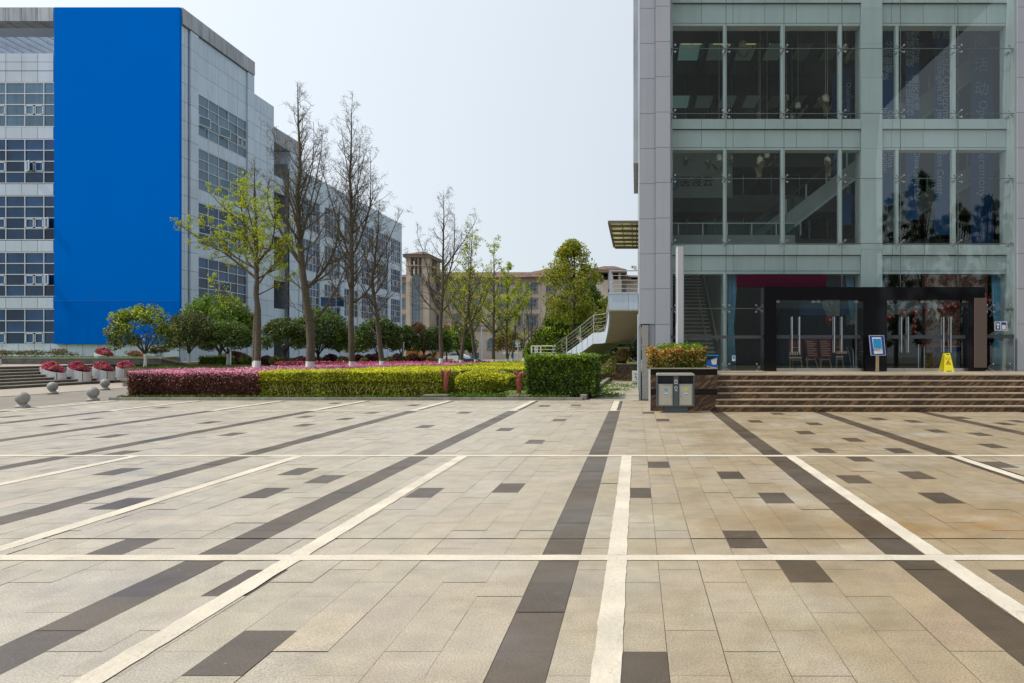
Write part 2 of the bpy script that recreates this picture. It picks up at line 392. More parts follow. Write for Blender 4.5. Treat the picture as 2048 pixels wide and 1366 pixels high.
def hedge_quads(x0, x1, y0, y1, z0, z1, rng, dens_f=1400, dens_t=700, size=.035, rough=.05, faces='fblrt', topm=0, sidem=0):
    """leafy skin of a clipped block; returns quads and material index"""
    Q = []; MI = []
    def put(c, nb, n, mi):
        c = c+rng.normal(size=c.shape)*rough*np.array([.6, .6, .6])-nb*np.abs(rng.normal(size=(len(c), 1)))*rough*1.2
        Q.append(leaves(c, size, rng, nb, .9)); MI.append(np.full(len(c), mi))
    W, D, H = x1-x0, y1-y0, z1-z0
    _put = put
    def put(c, nb, n, mi):
        g = np.sin(c[:, 0]*2.9+1.3*np.sin(c[:, 2]*6+c[:, 0]))+np.sin(c[:, 0]*7.3+c[:, 2]*9.1)+np.sin(c[:, 2]*13+c[:, 0]*3.1+c[:, 1]*5)
        c = c-nb*(.035*np.sin(c[:, 0]*1.9+c[:, 1])+.03*np.sin(c[:, 0]*5.1+c[:, 2]*4))[:, None]
        k = rng.random(len(c)) < np.clip(.78+.22*g, .12, 1); _put(c[k], nb[k], n, mi)
    for ch in faces:
        if ch in 'fb':
            n = int(W*H*dens_f); y = y0 if ch == 'f' else y1
            c = np.stack([rng.uniform(x0, x1, n), np.full(n, y), z0+H*rng.uniform(0, 1, n)**.9], 1); nb = np.tile([0, -1. if ch == 'f' else 1., .3], (n, 1))
            put(c, nb, n, sidem)
        elif ch in 'lr':
            n = int(D*H*dens_f); x = x0 if ch == 'l' else x1
            c = np.stack([np.full(n, x), rng.uniform(y0, y1, n), z0+H*rng.uniform(0, 1, n)**.9], 1); nb = np.tile([-1. if ch == 'l' else 1., 0, .3], (n, 1))
            put(c, nb, n, sidem)
        else:
            n = int(W*D*dens_t)
            c = np.stack([rng.uniform(x0, x1, n), rng.uniform(y0, y1, n), np.full(n, z1)], 1); nb = np.tile([0, 0, 1.], (n, 1))
            put(c, nb, n, topm)
    return np.concatenate(Q), np.concatenate(MI)

class Tree:
    def __init__(s, seed): s.r = random.Random(seed); s.mb = MB(); s.nodes = []; s.spur = 1
    def grow(s, p, d, L, r0, level, segs=None, up=.10, wob=.12, spec=None, r1=None):
        r = s.r; p = Vector(p); d = Vector(d).normalized()
        n = segs or max(2, min(9, int(L/.35)+1)); pts = [p.copy()]; dirs = [d.copy()]
        for i in range(n):
            d = d+Vector((r.gauss(0, wob), r.gauss(0, wob), r.gauss(0, wob*.6)+up)); d.normalize()
            p = p+d*(L/n); pts.append(p.copy()); dirs.append(d.copy())
        r1 = r0*.22 if r1 is None else r1
        if level >= 1:
            for i in range(1, n+1):
                if r.random() < .8: s.nodes.append((pts[i], dirs[i]))
            if s.spur:
                for i in range(n):
                    for q_ in range(s.spur):
                        a_ = pts[i].lerp(pts[i+1], r.random()); o_ = Vector((r.gauss(0, 1), r.gauss(0, 1), r.gauss(0.25, .8))).normalized(); l_ = r.uniform(.08, .26)
                        s.mb.tube([a_, a_+o_*l_], [.0042, .0032], 3, 0, caps=False); s.nodes.append((a_+o_*l_*.6, o_))
        rad = [max(.0045, r0+(r1-r0)*(i/n)**.85) for i in range(n+1)]
        sides = 10 if r0 > .12 else 6 if r0 > .04 else 4 if r0 > .014 else 3
        s.mb.tube(pts, rad, sides, 0, caps=False)
        return pts, dirs, rad
    def sub(s, pts, dirs, rad, count, L, level, maxlevel, t0=.2, ang=(30, 60), up=.10, twig=.35):
        r = s.r; n = len(pts)-1
        for k in range(count):
            t = t0+(1-t0)*(k+r.random())/count
            f = t*n; i = min(int(f), n-1); a = f-i
            p = pts[i].lerp(pts[i+1], a); d = dirs[i+1]
            rr = max(.004, (rad[i]+(rad[i+1]-rad[i])*a)*.55)
            th = R(r.uniform(*ang)); az = r.uniform(0, 2*math.pi)
            o = d.orthogonal().normalized(); o = (Matrix.Rotation(az, 3, d) @ o)
            nd = d*math.cos(th)+o*math.sin(th)
            l = L*(1.15-t*.75)*r.uniform(.55, 1.15)
            if level >= maxlevel:
                s.grow(p, nd, l, min(rr, .007), level, segs=2, up=up, wob=.16, r1=.0035); s.nodes.append((p+nd*l*.8, nd)); s.nodes.append((p+nd*l*.3, nd)); continue
            q = s.grow(p, nd, l, rr, level, up=up, wob=.13)
            s.nodes.append((q[0][-1], q[1][-1]))
            s.sub(*q, count=max(2, int(l*(3.2 if level == 1 else 2.8))), L=l*.48 if level+1 < maxlevel else twig, level=level+1, maxlevel=maxlevel, t0=.15, ang=(28, 62), up=up, twig=twig)
def bare_tree(seed, H, r0, lean, h0, prof, nb, limbs, up=.13, maxlevel=3, twig=.35, ang=(32, 58), z0=0.0, leaders=()):
    """prof(t) gives branch length at height fraction t; limbs: (h, az deg, angle from vertical deg, length, radius)"""
    T = Tree(seed); r = T.r
    n = 14; pts = []; rad = []
    for i in range(n+1):
        t = i/n; h = H*t
        x = y = 0
        for (hh, lx, ly) in lean: pass
        # piecewise lean
        for a, b in zip(lean[:-1], lean[1:]):
            if a[0] <= h <= b[0]+1e-6:
                k = (h-a[0])/(b[0]-a[0]); x = a[1]+(b[1]-a[1])*k; y = a[2]+(b[2]-a[2])*k
        pts.append(Vector((x+r.gauss(0, .02), y+r.gauss(0, .02), h))); rad.append(max(.006, r0*(1-t)**.8*(1.25 if i == 0 else 1)))
    T.mb.tube(pts, rad, 12, 0, caps=False)
    dirs = [(pts[min(i+1, n)]-pts[max(i-1, 0)]).normalized() for i in range(n+1)]
    for k in range(nb):
        t = h0/H+(1-h0/H)*((k+r.random())/nb)**.9*.97
        f = t*n; i = min(int(f), n-1); a = f-i; p = pts[i].lerp(pts[i+1], a)
        az = r.uniform(0, 2*math.pi); th = R(r.uniform(*ang))
        d = Vector((math.cos(az)*math.sin(th), math.sin(az)*math.sin(th), math.cos(th)))
        l = prof(t)*r.uniform(.6, 1.15); rr = min((rad[i]+(rad[i+1]-rad[i])*a)*.5, .012+l*.014)
        q = T.grow(p, d, l, rr, 1, up=up, wob=.12)
        T.sub(*q, count=max(3, int(l*3.4)), L=l*.42, level=2, maxlevel=maxlevel, t0=.15, up=up*.8, twig=twig)
    for (h, az, th, l, rr) in limbs:
        f = h/H*n; i = min(int(f), n-1); p = pts[i].lerp(pts[i+1], f-i); az = R(az); th = R(th)
        d = Vector((math.cos(az)*math.sin(th), math.sin(az)*math.sin(th), math.cos(th)))
        q = T.grow(p, d, l, rr, 1, segs=9, up=up*1.0, wob=.10, r1=rr*.2)
        T.sub(*q, count=int(l*3.6), L=l*.34, level=1, maxlevel=maxlevel, t0=.15, up=up*.9, twig=twig)
    return T
def trunk_paint(mb, zmax):
    for i, f in enumerate(mb.f):
        if all(mb.v[j][2] < zmax for j in f): mb.m[i] = 1
    return mb
def split_trunk(T, nsides=12, n=14, zpaint=None):
    """first tube is the trunk; the rest are limbs"""
    nv = nsides*(n+1); nf = nsides*n
    tr = MB(); tr.v = T.mb.v[:nv]; tr.f = T.mb.f[:nf]; tr.m = list(T.mb.m[:nf])
    br = MB(); br.v = T.mb.v[nv:]; br.f = [tuple(i-nv for i in f) for f in T.mb.f[nf:]]; br.m = T.mb.m[nf:]
    return tr, br
def paint_sleeve(tr, z1, grow=.006):
    """limewashed band: trunk faces below z1, cut at z1"""
    bm = bmesh.new(); vs = [bm.verts.new(v) for v in tr.v]
    for f in tr.f: bm.faces.new([vs[i] for i in f])
    bmesh.ops.bisect_plane(bm, geom=bm.verts[:]+bm.edges[:]+bm.faces[:], plane_co=(0, 0, z1), plane_no=(0.04, 0.03, 1))
    bm.verts.ensure_lookup_table(); bm.verts.index_update(); out = MB(); out.v = [tuple(v.co) for v in bm.verts]
    for f in bm.faces:
        out.f.append(tuple(v.index for v in f.verts)); out.m.append(1 if f.calc_center_median().z < z1 else 0)
    bm.free(); return out
def panel_grid(mb, us, vs, fn, gap=.012, th=.03, m=0):
    """cladding sheets: us, vs joint positions; fn(u,v,depth) -> world point (depth>0 outward)"""
    for i in range(len(us)-1):
        for j in range(len(vs)-1):
            a, b, c, d = us[i]+gap, us[i+1]-gap, vs[j]+gap, vs[j+1]-gap
            n = len(mb.v)
            mb.v += [tuple(fn(*q)) for q in ((a,c,0),(b,c,0),(b,d,0),(a,d,0),(a,c,th),(b,c,th),(b,d,th),(a,d,th))]
            for q in ((4,5,6,7),(0,1,5,4),(1,2,6,5),(2,3,7,6),(3,0,4,7)): mb.f.append(tuple(n+k for k in q)); mb.m.append(m)
    return mb
def lin(a, b, n): return [a+(b-a)*i/n for i in range(n+1)]
def steps_list(a, b, st):
    o = [a]; x = a
    while x+st < b-st*.35: x += st; o.append(x)
    o.append(b); return o

# ================================================================ THE GROUND
S = 'structure'
solo('ground', MB().quad((-700, -160, -.06), (700, -160, -.06), (700, 1500, -.06), (-700, 1500, -.06)), M['ground'], 'flat open ground running out under the whole campus', 'ground', kind=S)
solo('road', MB().quad((-90, -60, -.012), (-17.2, -60, -.012), (-17.2, 130, -.012), (-90, 130, -.012)), M['asphalt'], 'brownish grey road surface left of the paved plaza, with the stone ball bollards along it', 'road', kind=S)
mb = MB(); mb.box(-27.6, -22.6, -40, 60, -.05, -.004)
mb.box(-22.62, -22.5, -40, 60, -.05, .003, 1)
solo('pavement', mb, [M['pave_pale'], M['tread']], 'pale strip of pavement between the road and the left stairs', 'pavement', kind=S)

TW = 2.71/9; X0 = -.44
def tile_mat(name):
    m = bpy.data.materials.new(name); N, L, b = nodes(m)
    at = N.new('ShaderNodeAttribute'); at.attribute_name = 'tone'; g = N.new('ShaderNodeNewGeometry')
    def noise(sc, det=4, dist=0):
        n = N.new('ShaderNodeTexNoise'); n.inputs['Scale'].default_value = sc; n.inputs['Detail'].default_value = det
        n.inputs['Distortion'].default_value = dist; L.new(g.outputs['Position'], n.inputs['Vector']); return n.outputs[0]
    def mr(x, a, bb, c, d):
        k = N.new('ShaderNodeMapRange'); k.inputs[1].default_value = a; k.inputs[2].default_value = bb; k.inputs[3].default_value = c; k.inputs[4].default_value = d
        L.new(x, k.inputs[0]); return k.outputs[0]
    def mixc(f, a, bb, bt='MIX'):
        k = N.new('ShaderNodeMixRGB'); k.blend_type = bt
        for i, q in ((0, f), (1, a), (2, bb)):
            if isinstance(q, (int, float)): k.inputs[i].default_value = q
            elif isinstance(q, tuple): k.inputs[i].default_value = (*q, 1)
            else: L.new(q, k.inputs[i])
        return k.outputs[0]
    col = at.outputs['Color']
    # warm mossy wear growing towards the steps, brown spill stains, grit
    sx = N.new('ShaderNodeSeparateXYZ'); L.new(g.outputs['Position'], sx.inputs[0])
    side = mr(sx.outputs['X'], -3.5, 1.5, 0, 1)
    big = mr(noise(.8, 9), .28, .52, .25, 1)
    wear = N.new('ShaderNodeMath'); wear.operation = 'MULTIPLY'; L.new(side, wear.inputs[0]); L.new(big, wear.inputs[1])
    col = mixc(wear.outputs[0], col, mixc(1, col, (.78, .68, .53), 'MULTIPLY'))
    vm = N.new('ShaderNodeVectorMath'); vm.operation = 'DISTANCE'
    sc2 = N.new('ShaderNodeMapping'); sc2.inputs['Scale'].default_value = (.55, 1.5, 1); L.new(g.outputs['Position'], sc2.inputs[0])
    L.new(sc2.outputs[0], vm.inputs[0]); vm.inputs[1].default_value = (3.3*.55, 7.0*1.5, 0)
    blob = mr(vm.outputs['Value'], .1, 1.7, 1, 0); bn = mr(noise(1.6, 6, .6), .35, .65, .15, 1)
    bl = N.new('ShaderNodeMath'); bl.operation = 'MULTIPLY'; L.new(blob, bl.inputs[0]); L.new(bn, bl.inputs[1])
    col = mixc(bl.outputs[0], col, mixc(1, col, (.82, .60, .28), 'MULTIPLY'))
    grit = mr(noise(95, 4), .3, .7, .66, 1.32); col = mixc(1, col, grit, 'MULTIPLY')
    blot = mr(noise(4.5, 10, .3), .3, .7, .88, 1.10); col = mixc(1, col, blot, 'MULTIPLY')
    def mth(op, a, bb):
        k = N.new('ShaderNodeMath'); k.operation = op
        for i, q in enumerate((a, bb)):
            if isinstance(q, (int, float)): k.inputs[i].default_value = q
            else: L.new(q, k.inputs[i])
        return k.outputs[0]
    vo = N.new('ShaderNodeTexVoronoi'); vo.inputs['Scale'].default_value = 7.5; L.new(g.outputs['Position'], vo.inputs['Vector'])
    spk = mth('MULTIPLY', mr(vo.outputs['Distance'], .035, .06, 1, 0), mr(noise(1.7, 3), .52, .6, 0, 1)); col = mixc(spk, col, (.55, .52, .46))
    vd = N.new('ShaderNodeTexVoronoi'); vd.inputs['Scale'].default_value = 3.1; L.new(g.outputs['Position'], vd.inputs['Vector'])
    gum = mth('MULTIPLY', mr(vd.outputs['Distance'], .022, .045, 1, 0), mr(noise(.9, 3), .5, .6, 0, .8)); col = mixc(gum, col, (.07, .06, .05))
    sc = mr(mth('ABSOLUTE', mth('SUBTRACT', noise(.55, 2, 2.5), .5), 0), 0, .0035, .06, 0); col = mixc(sc, col, (.50, .47, .40))
    L.new(col, b.inputs['Base Color'])
    L.new(mr(noise(1.1, 5), .35, .65, .34, .62), b.inputs['Roughness'])
    bp = N.new('ShaderNodeBump'); bp.inputs['Strength'].default_value = .25; bp.inputs['Distance'].default_value = .004
    L.new(noise(160, 2), bp.inputs['Height']); L.new(bp.outputs[0], b.inputs['Normal']); return m
M['tile'] = tile_mat('paving')
dark_px = [(460,1305),(455,1168),(225,1097),(842,988),(1015,978),(588,946),(640,961),(515,988),(230,1010),(210,946),(1280,988),(1317,933),
 (1464,955),(1552,998),(1490,1078),(1606,1140),(1712,963),(1735,922),(1842,955),(1892,1000),(2025,1160),(1288,1335),(2010,935),(1324,840),(1074,880),
 (1124,840),(1296,826),(1506,843),(1621,848),(1601,864),(1691,877),(1640,897),(1776,897),(1749,839),(1830,841),(1856,861),(1941,867),(1964,888),
 (1554,829),(1921,835),(2030,843),(2020,850),(208,875),(450,872),(600,852),(845,855),(665,806),(820,811),(740,824),(925,824),(620,832),(415,847),(100,850),
 (200,836),(165,905),(235,907),(20,833),(330,815),(1020,856),(1098,811),(500,812),(700,838),(1150,811),(300,838)]
def rowoff(i): return .1 if i % 2 == 0 else .4
def tile_of(x, y):
    i = math.floor((x-X0)/TW); return i, math.floor((y-rowoff(i))/.6)
dark = set()
for px, py in dark_px:
    d = DG(py); dark.add(tile_of(XP(px, d), d))
rng = np.random.default_rng(5); q = []; tones = []
YEND = 24.42
for i in range(-56, 110):
    xa = X0+i*TW; xb = xa+TW
    stripe = (i % 9 == 8)
    jx = rng.choice([.0012, .002, .0042], p=[.6, .3, .1])
    for k in range(-2, 42):
        ya = k*.6+rowoff(i); yb = ya+.6
        cuts = [(ya, yb)]
        if ya < 6.41 < yb: cuts = [(ya, 6.400), (6.420, yb)]
        for a, b2 in cuts:
            b2 = min(b2, YEND)
            if b2-a < .03: continue
            base = np.array([.408, .370, .305]) if not ((i, k) in dark or stripe) else np.array([.106, .087, .069])*(1+rng.normal(0, .07))
            if (i, k) not in dark and not stripe and rng.random() < .07: base = base*rng.choice([.92, .94, 1.05])
            tone = base*(1+rng.normal(0, .022))*np.array([1+rng.normal(0, .012), 1, 1+rng.normal(0, .02)])
            jy = .001+.001*rng.random(); dz = rng.normal(0, .0012)
            q.append([(xa+jx*.6, a+jy, dz), (xb-jx*.6, a+jy, dz), (xb-jx*.6, b2-jy, dz), (xa+jx*.6, b2-jy, dz)]); tones.append(tone)
q = np.array(q); base_o = np.array([[(-17.3, -4, -.007), (34, -4, -.007), (34, YEND, -.007), (-17.3, YEND, -.007)]])
me_q = np.concatenate([q, base_o]); mi = np.zeros(len(me_q)); mi[-1] = 1
pl = solo('plaza', (me_q, mi), [M['tile'], mat('joint_fill', (.24, .20, .13), .95, 0, .4, 2, col2=(.07, .06, .045))], 'grey stone plaza paved in staggered slabs with dark stripes', 'plaza', kind=S)
att = pl.data.color_attributes.new('tone', 'FLOAT_COLOR', 'CORNER')
tc = np.ones((len(me_q)*4, 4), dtype=np.float32); tc[:len(q)*4, :3] = np.repeat(np.array(tones), 4, axis=0); att.data.foreach_set('color', tc.ravel())

def white_mat():
    m = mat('line_mortar', (.56, .51, .42), .8, 0, .14, 2, bump=.4, bscale=25)
    N = m.node_tree.nodes; L = m.node_tree.links; b = N['Principled BSDF']
    g = N.new('ShaderNodeNewGeometry'); n = N.new('ShaderNodeTexVoronoi'); n.feature = 'DISTANCE_TO_EDGE'; n.inputs['Scale'].default_value = 2.2
    d = N.new('ShaderNodeTexNoise'); d.inputs['Scale'].default_value = 6; d.inputs['Detail'].default_value = 8
    L.new(g.outputs['Position'], d.inputs['Vector']); mx = N.new('ShaderNodeMixRGB'); mx.inputs[0].default_value = .25
    L.new(g.outputs['Position'], mx.inputs[1]); L.new(d.outputs[1], mx.inputs[2]); L.new(mx.outputs[0], n.inputs['Vector'])
    r = N.new('ShaderNodeMapRange'); r.inputs[1].default_value = .0; r.inputs[2].default_value = .004; r.inputs[3].default_value = .62; r.inputs[4].default_value = 1
    L.new(n.outputs[0], r.inputs[0]); old = b.inputs['Base Color'].links[0].from_socket
    k = N.new('ShaderNodeMixRGB'); k.blend_type = 'MULTIPLY'; k.inputs[0].default_value = 1; L.new(old, k.inputs[1]); L.new(r.outputs[0], k.inputs[2])
    L.new(k.outputs[0], b.inputs['Base Color']); return m
M['line'] = white_mat()
rr = random.Random(3); mb = MB()
def ragged(mb, x0, x1, y0, y1, z, along, st=.10, amp=.0028):
    L0, L1 = (y0, y1) if along == 'y' else (x0, x1); n = max(1, int((L1-L0)/st)); pa = None
    for k in range(n+1):
        t = L0+(L1-L0)*k/n; e0 = rr.gauss(0, amp); e1 = rr.gauss(0, amp)
        cur = ((x0+e0, t, z), (x1+e1, t, z)) if along == 'y' else ((t, y0+e0, z), (t, y1+e1, z))
        if pa: mb.quad(pa[0], pa[1], cur[1], cur[0]) if along == 'y' else mb.quad(pa[0], cur[0], cur[1], pa[1])
        pa = cur
for xc in [-.15+2.5*k for k in range(-6, 6)]:
    ragged(mb, xc-.075, xc+.075, .8, 5.735, .005, 'y'); ragged(mb, xc-.075, xc+.075, 5.885, 11.41, .005, 'y')
ragged(mb, -17.3, 14, 5.735, 5.885, .005, 'x', .15, .003); ragged(mb, -17.3, 14, 11.41, 11.56, .005, 'x', .15, .003)
ragged(mb, -17.3, -.42, 20.15, 20.27, .005, 'x', .3, .004); ragged(mb, -17.3, -.1, 24.25, 24.40, .005, 'x', .3, .004)
for k in range(0, 7):
    xc = -.63-2.71*k-.0; ragged(mb, xc-.10, xc+.09, 20.27, 24.25, .0052, 'y', .3)
ragged(mb, -17.36, -17.2, -2, 24.4, .006, 'y', .3)
solo('paving_lines', mb, M['line'], 'cream mortar lines crossing the grey plaza paving', 'paving lines', kind=S)

# kerb round the planted bed, path by the building
KB = thing('kerb', 'low grey stone kerb along the front of the clipped hedge bed', 'kerb', (-9, 24.5, 0), kind=S)
mb = MB(); xs = steps_list(-17.2, -1.75, .99)
for a, b2 in zip(xs[:-1], xs[1:]): mb.box(a+.004, b2-.004, 24.43, 24.56, -.03, .10)
part('kerb_front', mb, M['kerb'], KB)
mb = MB(); ys = steps_list(24.56, 41.0, 1.3)
for a, b2 in zip(ys[:-1], ys[1:]):
    f = lambda y: -1.75+(y-24.5)*.014
    mb.prism([(f(a)-.1, a+.006), (f(a)+.1, a+.006), (f(b2)+.1, b2-.006), (f(b2)-.1, b2-.006)], -.03, .17, 'z')
part('kerb_return', mb, M['kerb'], KB)
solo('lawn', MB().box(-17.15, -1.75, 24.57, 41, -.03, .055), M['turf'], 'green turf strip showing between the kerb and the clipped hedges', 'lawn', kind=S)
solo('garden_ground', MB().box(-29.5, -3.0, 45.5, 80, -.04, .52), M['turf'], 'raised green ground under the round trees behind the hedge bed', 'garden ground', kind=S)
mb = MB()
for a, b2 in zip(steps_list(24.43, 41.2, 2.2)[:-1], steps_list(24.43, 41.2, 2.2)[1:]): mb.box(-1.7, .09, a+.01, b2-.01, -.03, .012+rr.uniform(-.004, .004))
solo('path', mb, M['concrete'], 'cracked concrete path beside the glass building, weeds in its joints', 'path', kind=S)
rg = np.random.default_rng(8); c = []
for (x, y, s, n) in ((-1.5, 26, .18, 260), (-1.25, 27.5, .35, 300), (-.9, 30.5, .3, 260), (-.35, 33, .4, 200), (-.9, 35, .45, 200), (-1.35, 29.5, .2, 200), (-.3, 40.3, .4, 300), (-.8, 26.2, .16, 90), (-1.5, 33, .2, 200), (-1.45, 37, .2, 200), (-.05, 36, .1, 90)):
    p = rg.normal(size=(n, 3))*np.array([s, s*.8, 0])+np.array([x, y, .03]); p[:, 2] = rg.uniform(.02, .10, n); p[:, 0] = np.clip(p[:, 0], -1.66, .05); c.append(p)
c = np.concatenate(c); solo('weeds', leaves(c, .05, rg, np.tile([0, 0, .6], (len(c), 1)), .5, .35), LM['grass'], 'weeds and moss growing in the joints of the concrete path', 'weeds', kind='stuff')

# ================================================================ STEPS AND GLASS BUILDING
FD = 25.0; ZF = .946; XL = .36
XR = 34.0
ST = thing('entrance_steps', 'six dark brown marble steps with pale treads in front of the glass entrance', 'steps', (8, 20, 0))
xs0 = XP(1435, 19.83)
for k in range(6):
    y0 = 19.83+.3*k; z1 = .1577*(k+1); x0 = xs0-(.04 if k == 0 else 0)
    y1 = y0+.3 if k < 5 else FD+.2
    mr_ = MB(); js = steps_list(x0, XR, 1.6)
    for a, b2 in zip(js[:-1], js[1:]): mr_.box(a+.001, b2-.001, y0+.018, y1, z1-.158, z1-.03)
    rs = part('riser', mr_, M['marble'], ST)
    mt = MB(); js = steps_list(x0+(.4*k % .9), XR, 1.2); js[0] = x0
    for a, b2 in zip(js[:-1], js[1:]): mt.box(a+.0015, b2-.0015, y0, y1-(.002 if k < 5 else 0)+(.02 if k < 5 else 0)-.002, z1-.03, z1)
    part('tread', mt, M['tread'], ST)

GB = thing('glass_front_building', 'tall grey building with a point-fixed glass curtain wall and black stone entrance', 'building', (6, 30, 0))
# side pier, two cladding columns
def fr(y): return lambda u, v, t: (u, y-t, v)
xa, xb, xc = XP(1280, FD), XP(1310, FD), XP(1340, FD)
Zj = [ZP(18, FD)+1.167*k for k in range(-9, 8)]
mb = MB()
panel_grid(mb, [xa, xb], Zj, fr(FD), .006, .05, 0)
panel_grid(mb, [xb, xc], [z-.02 for z in Zj[:1]]+[z for z in Zj[1:]], fr(FD-.16), .006, .05, 0)
panel_grid(mb, [XP(1297, FD)+.01, xb], [0, Zj[0]], fr(FD+.06), .006, .03, 0); panel_grid(mb, [xb, xc], [0, 1.0, Zj[0]-.02], fr(FD-.16), .006, .05, 0)
part('corner_pier', mb, M['panel_grey'], GB)
core = MB().box(xa+.01, xc-.01, FD+.004, FD+3, Zj[0], 21).box(xb+.01, xc-.01, FD-.155, FD+3, 0, 21).box(XP(1297, FD)+.02, xc-.02, FD+.066, FD+3, 0, Zj[0])
core.box(xa-.001, xa+.03, FD+.01, 60, 0, 21); part('pier_backing', core, M['panel_dark'], GB)
mb = MB(); x0g, x1g = XP(1284, FD), XP(1297, FD)
for a, b2 in zip([0, .75, 1.77, Zj[0]-.03][:-1], [0, .75, 1.77, Zj[0]-.03][1:]): mb.box(x0g, x1g, FD-.08, FD+.4, a+.004, b2-.004)
part('granite_post', mb, M['granite_grey'], GB)
mb = MB(); panel_grid(mb, steps_list(FD+.05, 60, 2.0), Zj+[21], lambda u, v, t: (xa-t, u, v), .006, .02); part('side_wall', mb, M['panel_stained'], GB)
part('side_fascia', MB().box(-.16, xa-.025, 38.5, 46, ZP(340, 40), 21), M['panel_stained'], GB)
for yy, zz in ((30, 3.1), (33, 2.2), (38, 2.8)):
    part('conduit', MB().tube([(xa-.05, yy, .1), (xa-.05, yy, zz)], .03, 6), M['steel_matte'], GB)
# right pier
BD_ = FD+.6
XE = XP(2030, FD)
mb = MB(); panel_grid(mb, [XE, XE+.62, XE+1.24, XE+2.2, XE+3.4], [ZF]+Zj[0:], fr(FD-.1), .006, .05); part('right_pier', mb, M['panel_grey'], GB)
part('pier_backing', MB().box(XE+.005, XR, FD-.095, BD_+.3, 0, 21), M['panel_dark'], GB)
# structure behind the glass
BD = FD+.6; GX0, GX1 = XP(1342, BD), XP(2028, BD)
def X(px): return XP(px, BD)
def Z(py): return ZP(py, BD)
seg = [(1342, 1720), (1762, 2026)]
sets = [(-60, 9, .10), (9, 47, 0), (240, 260, .10), (260.5, 295.5, 0), (490, 511, .10), (511.5, 542, 0), (-300, -60, .0)]
for a, b2, lo, hi_ in [(a, b2, lo, hi_) for a, b2 in seg for lo, hi_ in ((-301, 100), (200, 305), (480, 560))]:
    sp = MB(); js = [X(a)]+[X(p) for p in [1402.6+63.3*k for k in range(0, 12)] if a+14 < p < b2-14]+[X(b2)]
    for t, u, pr in [q for q in sets if lo < q[0] < hi_]: panel_grid(sp, js, [Z(u), Z(t)], lambda x, z, q, pr=pr: (x, BD-pr-q, z), .006, .03)
    for t, u in [q for q in ((47.5, 52), (296, 300), (542.5, 548)) if lo < q[0] < hi_]: sp.box(X(a), X(b2), BD-.02, BD+.4, Z(u), Z(t))
    part('spandrel', sp, M['spandrel'], GB)
for a, b2, lo, hi_ in [(a, b2, lo, hi_) for a, b2 in seg for lo, hi_ in ((-301, 100), (200, 305), (480, 560))]:
    bk = MB()
    for t, u in [q for q in ((-300, 47), (240, 295.5), (490, 542)) if lo < q[0] < hi_]:
        bk.box(X(a)+.004, X(b2)-.004, BD+.002, BD+.5, Z(u), Z(t))
    for t, u in [q for q in ((-60, 9), (240, 260), (490, 511)) if lo < q[0] < hi_]: bk.box(X(a)+.006, X(b2)-.006, BD-.095, BD+.001, Z(u)+.006, Z(t)-.003)
    part('spandrel_backing', bk, M['joint'], GB)
col = MB(); panel_grid(col, [X(1720), X(1762)], [ZF]+[Z(p) for p in (500, 363, 300, 227, 158, 90, 20, -60, -160, -300)], fr(BD-.12), .003, .03)
col.box(X(1720)+.004, X(1762)-.004, BD-.118, BD+.6, ZF, Z(-300)); col.box(X(2020), X(2030), BD-.1, BD+.5, ZF, Z(-300)); col.box(X(1338), X(1345), BD-.1, BD+.5, ZF, Z(-300))
part('column', col, M['spandrel'], GB)
for a, b2 in ((1446, 1453), (1561, 1569), (1676, 1683), (1790, 1796), (1903, 1910)):
    mu = MB()
    for t, u in ((52, 240), (300, 490), (548, 742)):
        if u == 742 and a > 1500: continue
        mu.box(X(a), X(b2), BD-.06, BD+.14, Z(u) if u < 742 else ZF, Z(t))
    part('mullion', mu, M['spandrel'], GB)
part('roof', MB().box(xa, XR, FD+.7, 60, 20.6, 21.2), M['panel_dark'], GB)
# curtain wall glass
gx = [XP(p, FD) for p in (1342, 1452, 1568, 1684, 1801, 1916, 2028)]
gz = [ZP(p, FD) for p in (617, 487, 357, 227, 97, -33, -163, -293)]
PX0, PX1 = XP(1526, FD), XP(1972, FD); PZ = ZP(575, FD)
gl = MB(); sm = MB()
for i in range(6):
    for j in range(7):
        gl.quad((gx[i], FD, gz[j]), (gx[i+1], FD, gz[j]), (gx[i+1], FD, gz[j+1]), (gx[i], FD, gz[j+1]))
def gquad(a, b2, c, d): gl.quad((a, FD, c), (b2, FD, c), (b2, FD, d), (a, FD, d))
gquad(gx[0], gx[1], ZF, gz[0]); gquad(gx[1], PX0, ZF, gz[0]); gquad(PX1, gx[6], ZF, gz[0])
gl.v = [(x+0, y, z) for x, y, z in gl.v]; part('glazing', gl, M['glass_wall'], GB)
for x in gx[1:-1]: sm.box(x-.010, x+.010, FD-.004, FD+.012, (PZ if PX0 < x < PX1 else ZF), gz[-1])
for z in gz[:-1]: sm.box(gx[0], (PX0 if z < PZ else gx[6]), FD-.005, FD+.013, z-.010, z+.010)
sm.box(PX1, gx[6], FD-.005, FD+.013, gz[0]-.010, gz[0]+.010)
part('glass_seam', sm, M['seam'], GB)
M['frost'] = mat('frosted_band', (.08, .085, .10), .7, spec=.1); part('frosted_band', MB().box(gx[0], PX0-.02, FD-.009, FD-.004, ZP(677, FD), ZP(671, FD)), M['frost'], GB); part('frosted_band', MB().box(PX1+.02, gx[6], FD-.009, FD-.004, ZP(676, FD), ZP(669, FD)), M['frost'], GB)
part('reveal', MB().box(GX0-.25, gx[0]-.005, FD+.005, BD+.4, 0, 21), M['spandrel'], GB); part('reveal', MB().box(gx[6]+.005, XE, FD+.005, BD+.4, 0, 21), M['spandrel'], GB)
